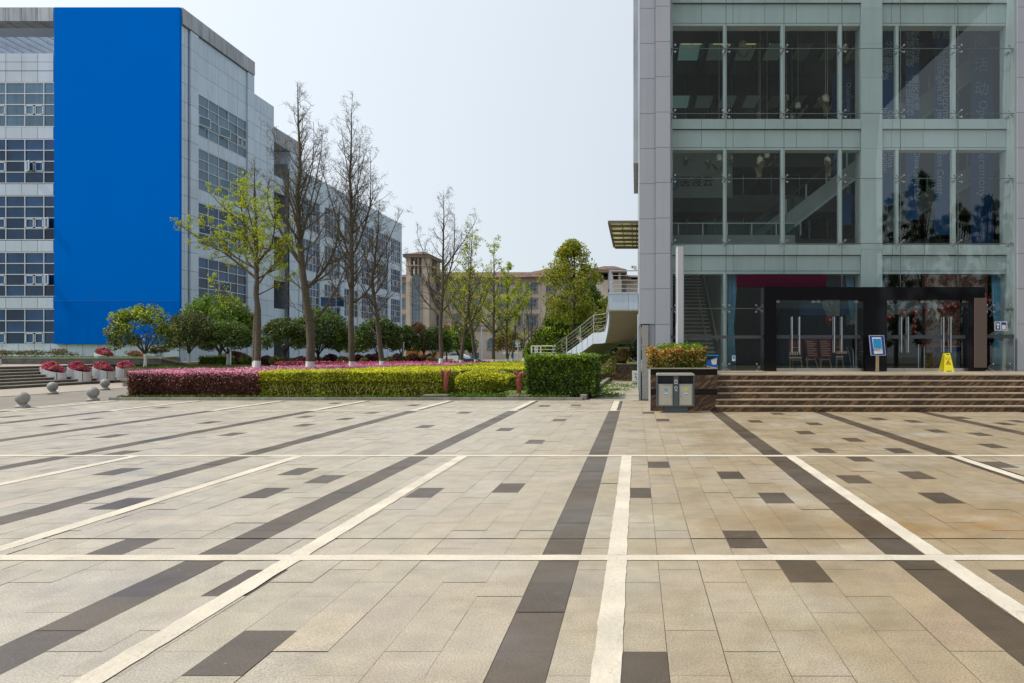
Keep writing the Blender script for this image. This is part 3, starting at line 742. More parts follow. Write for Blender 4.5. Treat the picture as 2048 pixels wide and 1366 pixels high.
def spider(x, z, sides):
    mb = MB()
    for sx, sz in ((-1, 1), (1, 1), (-1, -1), (1, -1)):
        if sx not in sides: continue
        e = Vector((x+sx*.112, FD-.03, z+sz*.112))
        mb.tube([(x, FD+.10, z), (x+sx*.05, FD+.085, z+sz*.05), (e.x, FD+.03, e.z)], [.014, .012, .010], 6)
        mb.tube([(e.x, FD-.028, e.z), (e.x, FD+.035, e.z)], .030, 10)
    mb.tube([(x, FD+.04, z), (x, BD-.05, z)], .018, 6)
    return mb
for j, z in enumerate(gz[:6]):
    for i, x in enumerate(gx):
        if j == 0 and i in (2, 3, 4, 5): continue
        part('spider_fitting', spider(x+(.03 if i == 0 else -.03 if i == 6 else 0), z, (1,) if i == 0 else (-1,) if i == 6 else (-1, 1)), M['steel'], GB)
for x, s in ((gx[1], (-1, 1)), (gx[0]+.03, (1,)), (PX0-.1, (-1,)), (gx[6]-.03, (-1,)), (PX1+.12, (1,))):
    part('spider_fitting', spider(x, ZF+.02, s) if False else place(spider(x, ZF+.13, s), Matrix.Identity(4)), M['steel'], GB)
for x, s in ((PX0-.12, (-1, 1)), (PX1+.14, (-1, 1))): part('spider_fitting', spider(x, gz[0], s), M['steel'], GB)
# entrance portal of black granite
PD = FD-.35
def px_(p): return XP(p, PD)
def pz_(p): return ZP(p, PD)
po = MB()
for x0, x1, js in ((1528, 1553, (600, 620, 661, 703)), (1726, 1774, (600, 620, 661, 703))):
    zz = [ZF]+[pz_(j) for j in sorted(js, reverse=True) if pz_(j) > ZF]
    for a, b2 in zip(zz[:-1], zz[1:]): po.box(px_(x0), px_(x1), PD, FD+.3, a+.0015, b2-.0015)
po.box(px_(1937), px_(1970), PD+.02, FD+.3, ZF, pz_(600)-.0015)
js = [1528, 1600, 1644, 1686, 1730, 1774, 1812, 1856, 1900, 1970]
for a, b2 in zip(js[:-1], js[1:]): po.box(px_(a)+.0015, px_(b2)-.0015, PD, FD+.3, pz_(600)+.0015, pz_(574))
part('entrance_portal', po, M['black_granite'], GB)
part('portal_panel', MB().box(px_(1948.5), px_(1972), PD-.06, PD+.015, pz_(735), pz_(596)), M['taupe'], GB)
def doorset(a, b2, seams, hand, brk):
    y = PD+.22
    for i in range(len(seams)-1):
        x0, x1 = px_(seams[i])+.004, px_(seams[i+1])-.004
        d = part('door', MB().box(x0, x1, y, y+.012, ZF+.10, pz_(601)), M['glass_door'], GB)
        part('door_rail', MB().box(x0, x1, y-.012, y+.024, ZF+.005, ZF+.10), M['steel'], d)
        part('frosted_band', MB().box(x0, x1, y-.004, y-.001, pz_(677), pz_(670)), M['frost'], d)
        for h in hand:
            if seams[i] < h < seams[i+1]:
                hb = MB(); xh = px_(h)
                hb.tube([(xh, y-.09, pz_(705)), (xh, y-.09, pz_(633))], .019, 10)
                hb.tube([(xh, y-.09, pz_(696)), (xh, y, pz_(696))], .008, 6); hb.tube([(xh, y-.09, pz_(643)), (xh, y, pz_(643))], .008, 6)
                hb.tube([(xh-.0, y+.10, pz_(705)), (xh, y+.10, pz_(633))], .019, 10)
                part('handle', hb, M['steel'], d)
    for c in brk: part('door_patch', MB().box(px_(c-3.5), px_(c+3.5), y-.02, y+.03, pz_(604.5), pz_(600.5)), M['steel'], GB)
doorset(1553, 1726, (1553, 1593.5, 1636.5, 1679, 1726), (1586, 1601, 1671, 1686), (1558, 1630, 1640, 1716))
doorset(1774, 1937, (1774, 1813, 1855.5, 1898, 1937), (1806, 1819.5, 1891, 1905.5), (1777, 1850, 1860, 1934))
part('sill', MB().box(XP(1340, FD), XP(2030, FD), FD-.05, FD+.05, ZF, ZF+.02), M['steel'], GB)
# floor just inside and the hall
IY0, IY1 = BD+.5, 44.0
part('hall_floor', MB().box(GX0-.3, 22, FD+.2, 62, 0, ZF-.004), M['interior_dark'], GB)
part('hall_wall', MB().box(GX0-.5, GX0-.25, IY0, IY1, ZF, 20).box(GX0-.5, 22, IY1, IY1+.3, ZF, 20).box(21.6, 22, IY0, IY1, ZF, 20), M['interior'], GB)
CZ = 14.5
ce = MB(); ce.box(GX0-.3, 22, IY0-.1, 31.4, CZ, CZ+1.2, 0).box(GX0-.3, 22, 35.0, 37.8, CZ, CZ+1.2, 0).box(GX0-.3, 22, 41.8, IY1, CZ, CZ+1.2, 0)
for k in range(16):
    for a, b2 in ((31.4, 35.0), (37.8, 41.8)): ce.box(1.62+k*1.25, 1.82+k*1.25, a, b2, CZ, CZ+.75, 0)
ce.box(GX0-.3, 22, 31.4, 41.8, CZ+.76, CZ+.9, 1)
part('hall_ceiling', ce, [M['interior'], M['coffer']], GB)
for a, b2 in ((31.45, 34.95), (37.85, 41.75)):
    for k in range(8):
        part('glow_panel', MB().box(1.86+k*1.25, 2.82+k*1.25, a, b2, CZ+.66, CZ+.7), M['glow_panel'] if k == 0 else M['glow_panel_dim'] if k < 4 else M['glow_panel_faint'], GB)  # glow is added here, since no daylight reaches these ceiling panels
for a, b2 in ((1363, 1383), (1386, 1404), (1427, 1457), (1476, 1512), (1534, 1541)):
    part('lit_window_strip', MB().box(XP(a, 32.8), XP(b2, 32.8), 32.5, 33.0, CZ+.60, CZ+.64), M['glow_strip'], GB)  # yellow strips of lit windows on other floors, built as glowing boxes
ba = MB(); ra = MB()
for py, t in ((478, .9), (390, .8), (300, .6)):
    z = ZP(py, 40); ba.box(GX0-.3, 22, 40, 44, z-.9, z, 1)
    for k in range(14): ra.box(GX0+k*1.5, GX0+k*1.5+.04, 40.02, 40.06, z, z+1.1, 0)
part('gallery', ba, [M['interior_light'], M['interior_light']], GB)
part('gallery_rail', ra, M['steel_matte'], GB)
part('gallery_glass', MB().box(GX0-.2, 22, 40.07, 40.085, ZP(478, 40), ZP(478, 40)+1.05).box(GX0-.2, 22, 40.07, 40.085, ZP(390, 40), ZP(390, 40)+1.05), M['glass_rail'], GB)
z = ZP(470, 29); part('mezzanine', MB().box(GX0-.2, XP(1590, 29), 29, 31, ZP(494, 29), z), M['interior_light'], GB)
ra = MB()
for k in range(6): ra.box(XP(1356+k*49, 29), XP(1357.6+k*49, 29), 29.02, 29.06, z, ZP(446, 29))
ra.box(GX0, XP(1590, 29), 29.01, 29.05, ZP(447, 29), ZP(445.5, 29)); part('mezzanine_rail', ra, M['steel_matte'], GB)
part('mezzanine_glass', MB().box(GX0, XP(1590, 29), 29.07, 29.08, z, ZP(447, 29)), M['glass_rail'], GB)
def escal(x0, y0p, x1, y1p, d, wd=1.3, hh=24, rail=26):
    a = P(x0, y0p, d); b2 = P(x1, y1p, d); s = d/F_PX
    mb = MB()
    for y in (d, d+wd):
        mb.prism([(a.x, a.z), (b2.x, b2.z), (b2.x, b2.z+hh*s), (a.x, a.z+hh*s)], y, y+.12, 'y', 0)
        mb.prism([(a.x, a.z-.12), (b2.x, b2.z-.12), (b2.x, b2.z-.002), (a.x, a.z-.002)], y-.05, y+.17, 'y', 1)
    mb.prism([(a.x, a.z+.02), (b2.x, b2.z+.02), (b2.x, b2.z+.3), (a.x, a.z+.3)], d+.121, d+wd-.001, 'y', 2)
    n = int(abs(b2.x-a.x)/.75)
    for k in range(n+1):
        t = k/n; x = a.x+(b2.x-a.x)*t; zb = a.z+(b2.z-a.z)*t+hh*s; mb.box(x-.03, x+.03, d+.03, d+.09, zb, zb+rail*s, 1)
    e = part('escalator', mb, [M['interior_light'], M['coffer'], M['interior_dark']], GB)
    g = MB(); g.prism([(a.x, a.z+hh*s), (b2.x, b2.z+hh*s), (b2.x, b2.z+(hh+rail)*s), (a.x, a.z+(hh+rail)*s)], d+.05, d+.07, 'y'); part('balustrade', g, M['glass_rail'], e)
    h = MB(); h.bar(P(x0, y0p-hh-rail, d+.06), P(x1, y1p-hh-rail, d+.06), .07, .07); part('handrail', h, M['black'], e)
escal(1500, 482, 1570, 428, 31.5, 1.2, 10, 22)
escal(1572, 462, 1735, 335, 29.5, 1.4, 34, 30)
escal(1775, 462, 2015, 322, 30.5, 1.4, 34, 30)
escal(1775, 292, 1985, 120, 29.5, 1.4, 44, 30)
escal(1800, 105, 1960, -20, 33, 1.4, 30, 30)
# inner stair behind the left pane
sr = MB(); ax0, ax1 = XP(1366, 26.6), XP(1436, 26.6)
for k in range(30):
    y = 26.6+.31*k; z = ZF+.165*(k+1)
    if z > ZP(555, y)+.3: break
    sr.box(ax0, ax1, y, 38, z-.165, z-.05, 1); sr.box(ax0, ax1, y-.03, y+.31, z-.06, z, 0)
part('inner_stair', sr, [mat('stair_tread', (.62, .58, .42), .6), mat('stair_riser', (.16, .14, .10), .6)], GB)
part('stair_wall', MB().prism([(26.4, ZF), (38, ZF), (38, 5), (26.4, 5)], XP(1441, 26.6), XP(1450, 26.6), 'x'), M['interior_light'], GB)
rl = MB(); rl.bar((ax1-.02, 26.7, ZF+1.05), (ax1-.02, 34, ZF+1.05+7.3*.53), .07, .07); rl.bar((ax1-.4, 26.7, ZF+1.05), (ax1-.4, 34, ZF+1.05+7.3*.53), .06, .06)
part('stair_rail', rl, M['wood'], GB)
gf = MB().box(XP(1600, 33), XP(1712, 33), 33, 33.1, ZP(630, 33), ZP(575, 33), 0).box(XP(1560, 36), XP(1700, 36), 36, 36.1, ZF, ZP(560, 36), 1)
part('hall_partition', gf, [mat('dusky_blue', (.03, .14, .34), .4, 0, .3, .8), mat('deep_blue', (.01, .05, .15), .3, 0, .4, .6)], GB)
rw = MB().box(XP(1850, 29.5), XP(1975, 29.5), 29.5, 29.8, ZF, ZP(548, 29.5)+.5); part('stone_wall', rw, M['rose'], GB)
part('beam', MB().prism([(XP(1700, 28), ZP(650, 28)), (XP(1700, 28), ZP(628, 28)), (XP(1935, 28), ZP(575, 28)), (XP(1935, 28), ZP(596, 28))], 28, 28.5, 'y'), M['interior_light'], GB)
part('ground_ceiling', MB().box(GX0-.2, 22, BD+.5, 40, ZP(515, BD), ZP(500, BD)), M['interior'], GB) if False else None
part('ceiling_logo', MB().quad(P(1654, 632, 27.6), P(1679, 632, 27.6), P(1679, 600, 27.6), P(1643, 600, 27.6)), M['coffer'], GB)
sg = MB()
for pts in (((1645, 600), (1650, 618), (1662, 629), (1670, 630)), ((1655, 600), (1660, 612), (1668, 622), (1678, 628)), ((1671, 602), (1667, 611), (1661, 617)), ((1672, 601), (1675, 612), (1678, 618))):
    sg.tube([P(x, y, 27.57) for x, y in pts], [.035, .06, .05, .02][:len(pts)], 6)
part('painted_mark', sg, M['interior_light'], GB)

# ================================================================ LEFT OFFICE BUILDING
OD = 52.0; OX = XP(360, OD)
OB = thing('office_building', 'long grey panelled office building with ribbon windows and a huge blue hoarding', 'building', (OX-10, OD, 0))
def ox(p): return XP(p, OD)
def oz(p): return ZP(p, OD)
OL = ox(-260)
ZT = oz(15)
WT = [oz(166)-3.92*k for k in range(5)]; WH = [3.03]*4+[2.42]
def pane_wall(name_parent, us, zs, fn, rng, matp, openable=(), fw=.05):
    """one ribbon window: sub-parts frame and pane"""
    fr_ = MB(); pn = MB()
    def bx(u0, u1, z0, z1, t0, t1, mb, m=0):
        n = len(mb.v)
        mb.v += [tuple(fn(*q)) for q in ((u0,z0,t0),(u1,z0,t0),(u1,z0,t1),(u0,z0,t1),(u0,z1,t0),(u1,z1,t0),(u1,z1,t1),(u0,z1,t1))]
        for q in ((0,3,2,1),(4,5,6,7),(0,1,5,4),(1,2,6,5),(2,3,7,6),(3,0,4,7)): mb.f.append(tuple(n+i for i in q)); mb.m.append(m)
    for u in us: bx(u-fw/2, u+fw/2, zs[0], zs[-1], -.02, .06, fr_)
    for z in zs: bx(us[0]-fw/2, us[-1]+fw/2, z-fw/2, z+fw/2, -.02, .055, fr_)
    for i in range(len(us)-1):
        for j in range(len(zs)-1):
            tl = rng.gauss(0, .006); tv = rng.gauss(0, .006)
            a, b2, c, d = us[i]+.02, us[i+1]-.02, zs[j]+.02, zs[j+1]-.02
            pn.quad(fn(a, c, tl), fn(b2, c, -tl), fn(b2, d, -tl+tv), fn(a, d, tl+tv))
            if (i, j) in openable:
                ww = (b2-a)
                for s0, s1 in ((a+.03, a+ww*.47), (a+ww*.53, b2-.03)):
                    for q in ((s0, s0+.05, c+.03, d-.03), (s1-.05, s1, c+.03, d-.03), (s0, s1, c+.03, c+.09), (s0, s1, d-.09, d-.03)): bx(*q, .0, .075, fr_)
    wnd = part('window', fr_, M['frame_alu'], name_parent); part('pane', pn, matp, wnd); return wnd
def sash(parent, u0, u1, z0, z1, fn, out=.22):
    """a casement pushed open, hinged at its top or side"""
    mb = MB(); pn = MB(); a = fn(u0, z0, .07); b2 = fn(u1, z0, .07+out); c = fn(u1, z1, .07+out); d = fn(u0, z1, .07)
    for p, q in ((a, b2), (b2, c), (c, d), (d, a)): mb.bar(p, q, .06, .06)
    s_ = part('open_sash', mb, M['frame_alu'], parent); pn.quad(a, b2, c, d); part('pane', pn, M['pane_blind'] if z0 > 11 else M['pane_office'], s_)
ff = lambda u, v, t: (u, OD-t, v)
rw_ = random.Random(11)
# core volume
Y1_ = -OX*F_PX/(VX-505)
core = MB().box(OL, OX-.12, OD+.5, Y1_-.2, .5, oz(107)-.1).box(OL, OX-.12, OD+.12, OD+.5, .5, oz(107)-.1)
core.box(ox(108), OX-.12, OD+.5, XP(0, 1)*0+61.7, oz(107), ZT-.05)
part('wall_core', core, M['panel_dark'], OB)
us = [OX-1.14*k for k in range(0, 14)][::-1]; usL = [u for u in [ox(89)-1.317*k for k in range(-1, 9)][::-1] if u < ox(130)]
pw = MB(); ul = [ox(108)-1.1*k for k in range(0, 9)][::-1]
bands = [(107, 124.5), (124.5, 142), (142.5, 165)]+[(254, 278), (368, 391), (481, 504), (595, 617)]
for t, b2 in bands:
    pw = MB(); panel_grid(pw, ul, [oz(b2), oz(t)], ff, .015, .05); part('spandrel', pw, M['panel_white'], OB)
pw = MB(); panel_grid(pw, [OX-.02-1.115*k for k in range(0, 19)][::-1], [.7, oz(688)], ff, .015, .05); part('plinth', pw, M['panel_white'], OB)
for k in range(5):
    zs = lin(WT[k]-WH[k], WT[k], 4 if k < 4 else 3)
    op = {(5, 1), (7, 1)} if k < 4 else {(5, 0), (7, 0)}
    wd = pane_wall(OB, [u for u in usL], zs, ff, rw_, M['pane_blind'] if k == 0 else M['pane_office'], op)
    if k in (1, 2, 3):
        u = usL[-2 if k > 1 else -3]; sash(OB, u+.1, u+.62, zs[1]+.05, zs[2]-.05, ff, .4)
# right part of the front hidden by the hoarding, plus the hoarding
pw = MB(); panel_grid(pw, [ox(128)+.04+k*(OX-ox(128)-.05)/7 for k in range(0, 8)], lin(oz(688), oz(60), 10), ff, .015, .04); part('front_wall', pw, M['panel_white'], OB)
hd = solo('hoarding', MB().box(XP(108, OD-.3), XP(359.3, OD-.3), OD-.3, OD-.07, ZP(688, OD-.3), ZP(14.5, OD-.3)), M['banner_blue'], 'giant plain blue hoarding covering the front of the office building', 'hoarding', org=(ox(240), OD-.3, oz(688)))
sb = MB()
for zz in (oz(602),): sb.box(ox(109), ox(358), OD-.306, OD-.3005, zz-.02, zz)
sb.box(ox(192)-.01, ox(192)+.01, OD-.306, OD-.3005, oz(602), oz(580)); part('lower_sheet', MB().box(XP(108, OD-.3), XP(359.3, OD-.3), OD-.3025, OD-.3003, ZP(688, OD-.3), ZP(603, OD-.3)), mat('banner_lower', (.0, .13, .59), .8, .0, .06, .6, spec=.0, streak=.12), hd)
part('seam', sb, mat('banner_seam', (.002, .07, .36), .5), hd)
# roof frame with louvres on the left
rf = MB(); panel_grid(rf, [ox(108)-1.11*k for k in range(0, 9)][::-1], [oz(43), ZT], ff, .012, .05)
rf.box(OL, ox(109), OD+.002, OD+1.1, oz(43)+.01, ZT)
for k in range(9): rf.box(ox(108)-1.11*k-.01, ox(108)-1.11*k+.01, OD+.0, OD+1.1, oz(43)-.004, oz(43)+.02, 1)
part('roof_fascia', rf, [M['panel_stained'], M['joint']], OB)
lv = MB()
lv.box(OL, ox(109), OD+1.1, OD+2.6, oz(43)+.01, oz(43)+.4)
for k in range(17): lv.box(ox(109)-.82*k-.12, ox(109)-.82*k, OD+2.6, OD+16, oz(43)+.0, oz(43)+.36)
for k in range(5): lv.box(OL, ox(109), OD+4.8+k*2.8, OD+4.92+k*2.8, oz(43)+.37, oz(43)+.6)
part('roof_louvre', lv, M['panel_white'], OB)
# side face
SX = OX
fs = lambda u, v, t: (SX+t, u, v)
def yd(px): return -SX*F_PX/(VX-px)
Y1, Y2, Y3, Y4, Y5 = yd(505), yd(547), yd(578), yd(596), yd(802)
ya_, yb_ = yd(376), yd(393); yc_ = yd(492)
core = MB().box(ox(112), SX-.12, OD+.5, Y1-.1, .4, ZT-.05).box(SX-14, SX-.12, Y1, Y2, .4, ZP(185, Y1)-.05)
core.box(SX-14, SX-3.65, Y2, Y3, .4, ZP(325, Y2)-.05).box(SX-14, SX-.12, Y3, Y5, .4, ZP(338, 70.4)-.05)
part('wall_core', core, M['panel_dark'], OB)
rows = [WT[0]-3.92*k for k in range(-2, 5)]
ph = 1.307; zj = [.4, 1.0]+[WT[4]-WH[4]-.0]+[]
zall = []
z = .75
while z < 26: zall.append(z); z += ph
pw = MB()
for a, b2, pr in ((OD, ya_-.05, .04), (ya_+.05, yb_, .16), (yc_, Y1, .16)):
    panel_grid(pw, [a, (a+b2)/2, b2] if b2-a < 1.2 and pr < .1 else [a, b2], [z for z in zall if z < ZT-1.15]+[ZT-1.15], fs, .012, pr)
pw.box(SX-.1, SX-.05, ya_-.05, ya_+.05, .5, ZT-1.2)
zz = sorted(set([z for z in zall if z > WT[0]+.2 and z < ZT-1.15]+[WT[0], ZT-1.15]))
panel_grid(pw, lin(yb_, yc_, 5), zz, fs, .012, .04)
for k in range(5):
    top = WT[k]-WH[k]; bot = WT[k+1] if k < 4 else .5
    panel_grid(pw, lin(yb_, yc_, 5), [bot, top] if k < 4 else [bot, 1.3, top], fs, .012, .06)
part('side_wall', pw, M['panel_blue'], OB)
pw = MB(); panel_grid(pw, lin(OD-.04, Y1+.02, 9), [ZT-1.13, ZT], fs, .012, .2); pw.box(ox(112), SX+.05, OD+.1, Y1, ZT-.3, ZT-.04)
part('roof_fascia', pw, M['panel_stained'], OB)
for k in range(5):
    zs = lin(WT[k]-WH[k]+.03, WT[k]-.03, 4)
    pane_wall(OB, lin(yb_+.04, yc_-.04, 5), zs, fs, rw_, M['pane_blind'] if k < 2 else M['pane_office'], {(4, 1)} if k != 3 else set())
    yy = lin(yb_+.04, yc_-.04, 5)
    for i in ((0, 2) if k in (0, 2, 4) else (2,)):
        sash(OB, yy[i]+.1, yy[i+1]-.15, zs[1]+.05, zs[2]-.05, fs, .22)
z2 = ZP(185, Y1)
pw = MB(); panel_grid(pw, lin(Y1+.05, Y2, 3), [z for z in zall if z < z2-.3]+[z2], fs, .012, .04); part('side_wall', pw, M['panel_blue'], OB)
# recessed bay with balconies and open roof frame
z3 = 21.2
pw = MB(); panel_grid(pw, [Y3, (Y3+Y4)/2, Y4], [z for z in zall if z < z3-1.5]+[z3-1.35], fs, .012, .06)
pw.box(SX-2.5, SX-.0, Y3+.02, Y4-.02, 18, z3-1.4)
part('side_wall', pw, M['panel_blue'], OB)
pw = MB(); panel_grid(pw, lin(Y2, Y4, 3), [z3-1.33, z3], fs, .012, .08); pw.box(SX-2.6, SX-.002, Y2, Y4, z3-1.3, z3-.01); pw.box(SX-2.6, SX-2.2, Y2, Y4, 18.2, z3-1.3) if False else None
part('roof_fascia', pw, M['panel_stained'], OB)
pw = MB(); panel_grid(pw, lin(Y2, Y3+.5, 2), [z for z in zall if z < ZP(325, Y2)]+[ZP(325, Y2)], lambda u, v, t: (SX-3.6+t, u, v), .012, .04)
panel_grid(pw, [SX-3.5, SX-1.8, SX-.1], [z for z in zall if z < 18.2], lambda u, v, t: (u, Y3-t, v), .012, .02)
part('recess_wall', pw, M['panel_dark'], OB)
for k in range(4):
    zb = WT[k+1]-.35-.0; bx = MB(); panel_grid(bx, lin(Y2, Y3, 3), [zb-.2, zb+1.25], lambda u, v, t: (SX-.4+t, u, v), .01, .04); bx.box(SX-3.6, SX-.405, Y2, Y3, zb-.15, zb); bx.box(SX-.5, SX-.405, Y2, Y3, zb, zb+1.2)
    part('balcony', bx, M['panel_blue'], OB)
# long wing
z4 = ZP(338, 70.4)
pw = MB(); panel_grid(pw, lin(Y4, Y5, 22), [WT[1]+.0, WT[1]+1.2, z4], fs, .012, .05)
panel_grid(pw, lin(Y4, Y5, 22), [-.2, WT[4]-WH[4]-.2], fs, .012, .05)
for k in range(1, 4): panel_grid(pw, lin(Y4, Y5, 22), [WT[k+1], WT[k]-WH[k]], fs, .012, .04)
bays = lin(Y4, Y5, 6)
for i, b2 in enumerate(bays): panel_grid(pw, [b2-.55 if i else b2, b2+.55 if i < 6 else b2], [z for z in zall if z < WT[1]]+[WT[1]], fs, .012, .14)
part('side_wall', pw, M['panel_blue'], OB)
for i in range(6):
    for k in range(1, 5):
        zs = lin(WT[k]-WH[k]+.03, WT[k]-.03, 4)
        pane_wall(OB, lin(bays[i]+.58, bays[i+1]-.58, 5), zs, fs, rw_, M['pane_office'], {(1, 1), (3, 1)} if (i+k) % 2 else {(2, 1)})
part('end_wall', MB().box(SX-14, SX+.05, Y5, Y5+.2, -.2, z4), M['panel_blue'], OB)
for px, py in ((642, 604), (655, 604), (672, 604)):
    y = yd(px); z = ZP(py, y); sash(OB, y-.5, y+.5, z-.5, z+.5, fs, .6)

# ================================================================ FAR SANDSTONE BUILDING
FB = 165.0
SB = thing('sandstone_building', 'long tan stone building with red tiled hip roofs and a lookout tower in the distance', 'building', (-25, FB, 0))
def fx(p): return XP(p, FB)
def fz(p): return ZP(p, FB)
w1 = MB(); w1.box(fx(770), fx(1260), FB, FB+18, -1, fz(557.5)); w1.box(fx(1230), fx(1300), FB+.5, FB+18, -1, fz(560))
for p in (900, 935, 1088, 1185): w1.box(fx(p)-.5, fx(p)+.5, FB-.4, FB, -1, fz(561))
part('wall', w1, M['sand'], SB)
w2 = MB(); w2.box(fx(768), fx(1262), FB-.7, FB+.0, fz(566), fz(557.5)); w2.box(fx(770), fx(1262), FB-.35, FB, fz(661), fz(658)); w2.box(fx(768), fx(1262), FB-1.1, FB+18.5, fz(557.5), fz(555.5))
part('cornice', w2, M['sand_dark'], SB)
def hip(x0, x1, y0, y1, z0, z1, inset):
    mb = MB(); mb.v = [(x0,y0,z0),(x1,y0,z0),(x1,y1,z0),(x0,y1,z0),(x0+inset,(y0+y1)/2,z1),(x1-inset,(y0+y1)/2,z1)]
    mb.f = [(0,1,5,4),(1,2,5),(2,3,4,5),(3,0,4),(3,2,1,0)]; mb.m = [0]*5; return mb
rf = hip(fx(760), fx(1290), FB-1.4, FB+19, fz(555.4), ZP(544.5, FB+9), 9)
part('roof', rf, M['rooftile'], SB)
part('roof', hip(fx(1015), fx(1215), FB-1.6, FB+17, fz(555), ZP(537.5, FB+8), 8.2), M['rooftile'], SB)
cu = MB().box(fx(925), fx(934), FB+4, FB+5.6, fz(552), fz(537)); part('cupola', cu, M['sand'], SB); part('roof', hip(fx(921.5), fx(937.5), FB+3.5, FB+6.4, fz(537), fz(531), .9), M['rooftile'], SB)
def win(p0, p1, q0, q1, y, nx=3, arch=False, nz=2):
    x0, x1, z0, z1 = fx(p0), fx(p1), fz(q1), fz(q0)
    mb = MB()
    mb.box(x0, x1, y-.06, y+.3, z0, z0+.12).box(x0, x1, y-.06, y+.3, z1-.12, z1)
    for i in range(nx+1): u = x0+(x1-x0)*i/nx; mb.box(u-.06, u+.06, y-.05, y+.25, z0+.01, z1-.01)
    for i in range(1, nz): v = z0+(z1-z0)*i/nz; mb.box(x0, x1, y-.04, y+.2, v-.05, v+.05)
    wn = part('window', mb, M['pane_far'] if False else M['panel_dark'], SB); pn = MB()
    if arch:
        cx = (x0+x1)/2; r = (x1-x0)/2; poly = [(x0, z0), (x1, z0)]+[(cx+r*math.cos(a), z1-.01+r*math.sin(a)) for a in [math.pi*k/10 for k in range(11)]]
        pn.prism(poly, y-.03, y+.1, 'y')
    else: pn.box(x0+.02, x1-.02, y-.03, y+.1, z0+.02, z1-.02)
    part('pane', pn, M['pane_far'], wn)
    s2 = MB().box(x0-.3, x1+.3, y-.25, y, z0-.35, z0); s2.box(x0-.25, x0, y-.12, y, z0, z1+.25).box(x1, x1+.25, y-.12, y, z0, z1+.25)
    if not arch: s2.box(x0-.35, x1+.35, y-.2, y, z1+.02, z1+.4)
    part('surround', s2, M['sand_dark'], wn)
for a, b2, n in ((790, 810, 3), (860, 879, 3), (899, 919, 3), (939, 958, 3), (975.5, 981, 1), (997, 1017, 4), (1036, 1042, 1), (1053.5, 1073, 3), (1090, 1110, 3), (1130, 1150, 3), (1196, 1214, 3), (1236, 1250, 2)):
    for q0, q1 in ((567, 583), (599, 614), (631, 653)): win(a, b2, q0, q1, FB, n)
win(976, 991, 683, 697, FB, 3, True)
for a in (892, 909, 926, 943):
    part('shopfront', MB().box(fx(a), fx(a+15), FB-.05, FB+.1, -.5, fz(705)), M['pane_far'], SB)
part('shopfront', MB().box(fx(1045), fx(1056), FB-.05, FB+.1, -.5, fz(704)), M['pane_far'], SB)
# tower
TY = FB-6
def tx(p): return XP(p, TY)
def tz(p): return ZP(p, TY)
tw = MB(); tw.box(tx(812), tx(858), TY, TY+9, -1, tz(552))
for a, b2 in ((812, 821), (843, 857.5)): tw.box(tx(a), tx(b2), TY+.01, TY+2.2, tz(552), tz(515)); tw.box(tx(a), tx(b2), TY+6.8, TY+8.99, tz(552), tz(515))
for a, b2 in ((827, 829), (833, 837)): tw.box(tx(a), tx(b2), TY+.4, TY+8, tz(552), tz(515))
tw.box(tx(811.5), tx(859), TY-.3, TY+9.3, tz(532), tz(530)); part('tower', tw, M['sand'], SB)
part('tower_eave', MB().box(tx(808.5), tx(861), TY-1, TY+10, tz(515), tz(510)), M['sand_dark'], SB)
part('roof', hip(tx(807), tx(863), TY-1.4, TY+10.4, tz(510), tz(498), 2.6), M['rooftile'], SB)
def twin():
    x0, x1 = tx(824.5), tx(841); z0, z1 = tz(649), tz(557); cx = (x0+x1)/2; r = (x1-x0)/2
    poly = [(x0, z0), (x1, z0)]+[(cx+r*math.cos(a), z1+r*math.sin(a)) for a in [math.pi*k/12 for k in range(13)]]
    fr_ = MB()
    for k in range(4): u = x0+(x1-x0)*k/3; fr_.box(u-.05, u+.05, TY-.10, TY-.03, z0, z1)
    for k in range(12): v = z0+(z1-z0)*k/11; fr_.box(x0, x1, TY-.095, TY-.03, v-.05, v+.05)
    for a in (40, 90, 140): fr_.bar((cx, TY-.07, z1), (cx+r*math.cos(R(a)), TY-.07, z1+r*math.sin(R(a))), .09, .09)
    wn = part('window', fr_, M['panel_dark'], SB); part('pane', MB().prism(poly, TY-.04, TY+.05, 'y'), M['pane_far'], wn)
    part('surround', MB().box(x0-.35, x0, TY-.2, TY, z0, z1).box(x1, x1+.35, TY-.2, TY, z0, z1), M['sand_dark'], wn)
twin()
RY = FB-4
tw = MB(); r0, r1 = XP(1192, RY), XP(1243, RY); tw.box(r0, r1, RY, RY+8, -1, ZP(560, RY))
for a, b2 in ((1194, 1198), (1216, 1226), (1237, 1241)): tw.box(XP(a, RY), XP(b2, RY), RY+.2, RY+2, ZP(560, RY), ZP(545, RY)); tw.box(XP(a, RY), XP(b2, RY), RY+5.5, RY+7.5, ZP(560, RY), ZP(545, RY))
part('tower', tw, M['sand'], SB); part('tower_eave', MB().box(r0-.9, r1+.9, RY-.9, RY+8.9, ZP(545, RY), ZP(540, RY)), M['sand_dark'], SB)
part('roof', hip(r0-1.1, r1+1.1, RY-1.1, RY+9.1, ZP(540, RY), ZP(528, RY), 2.6), M['rooftile'], SB)

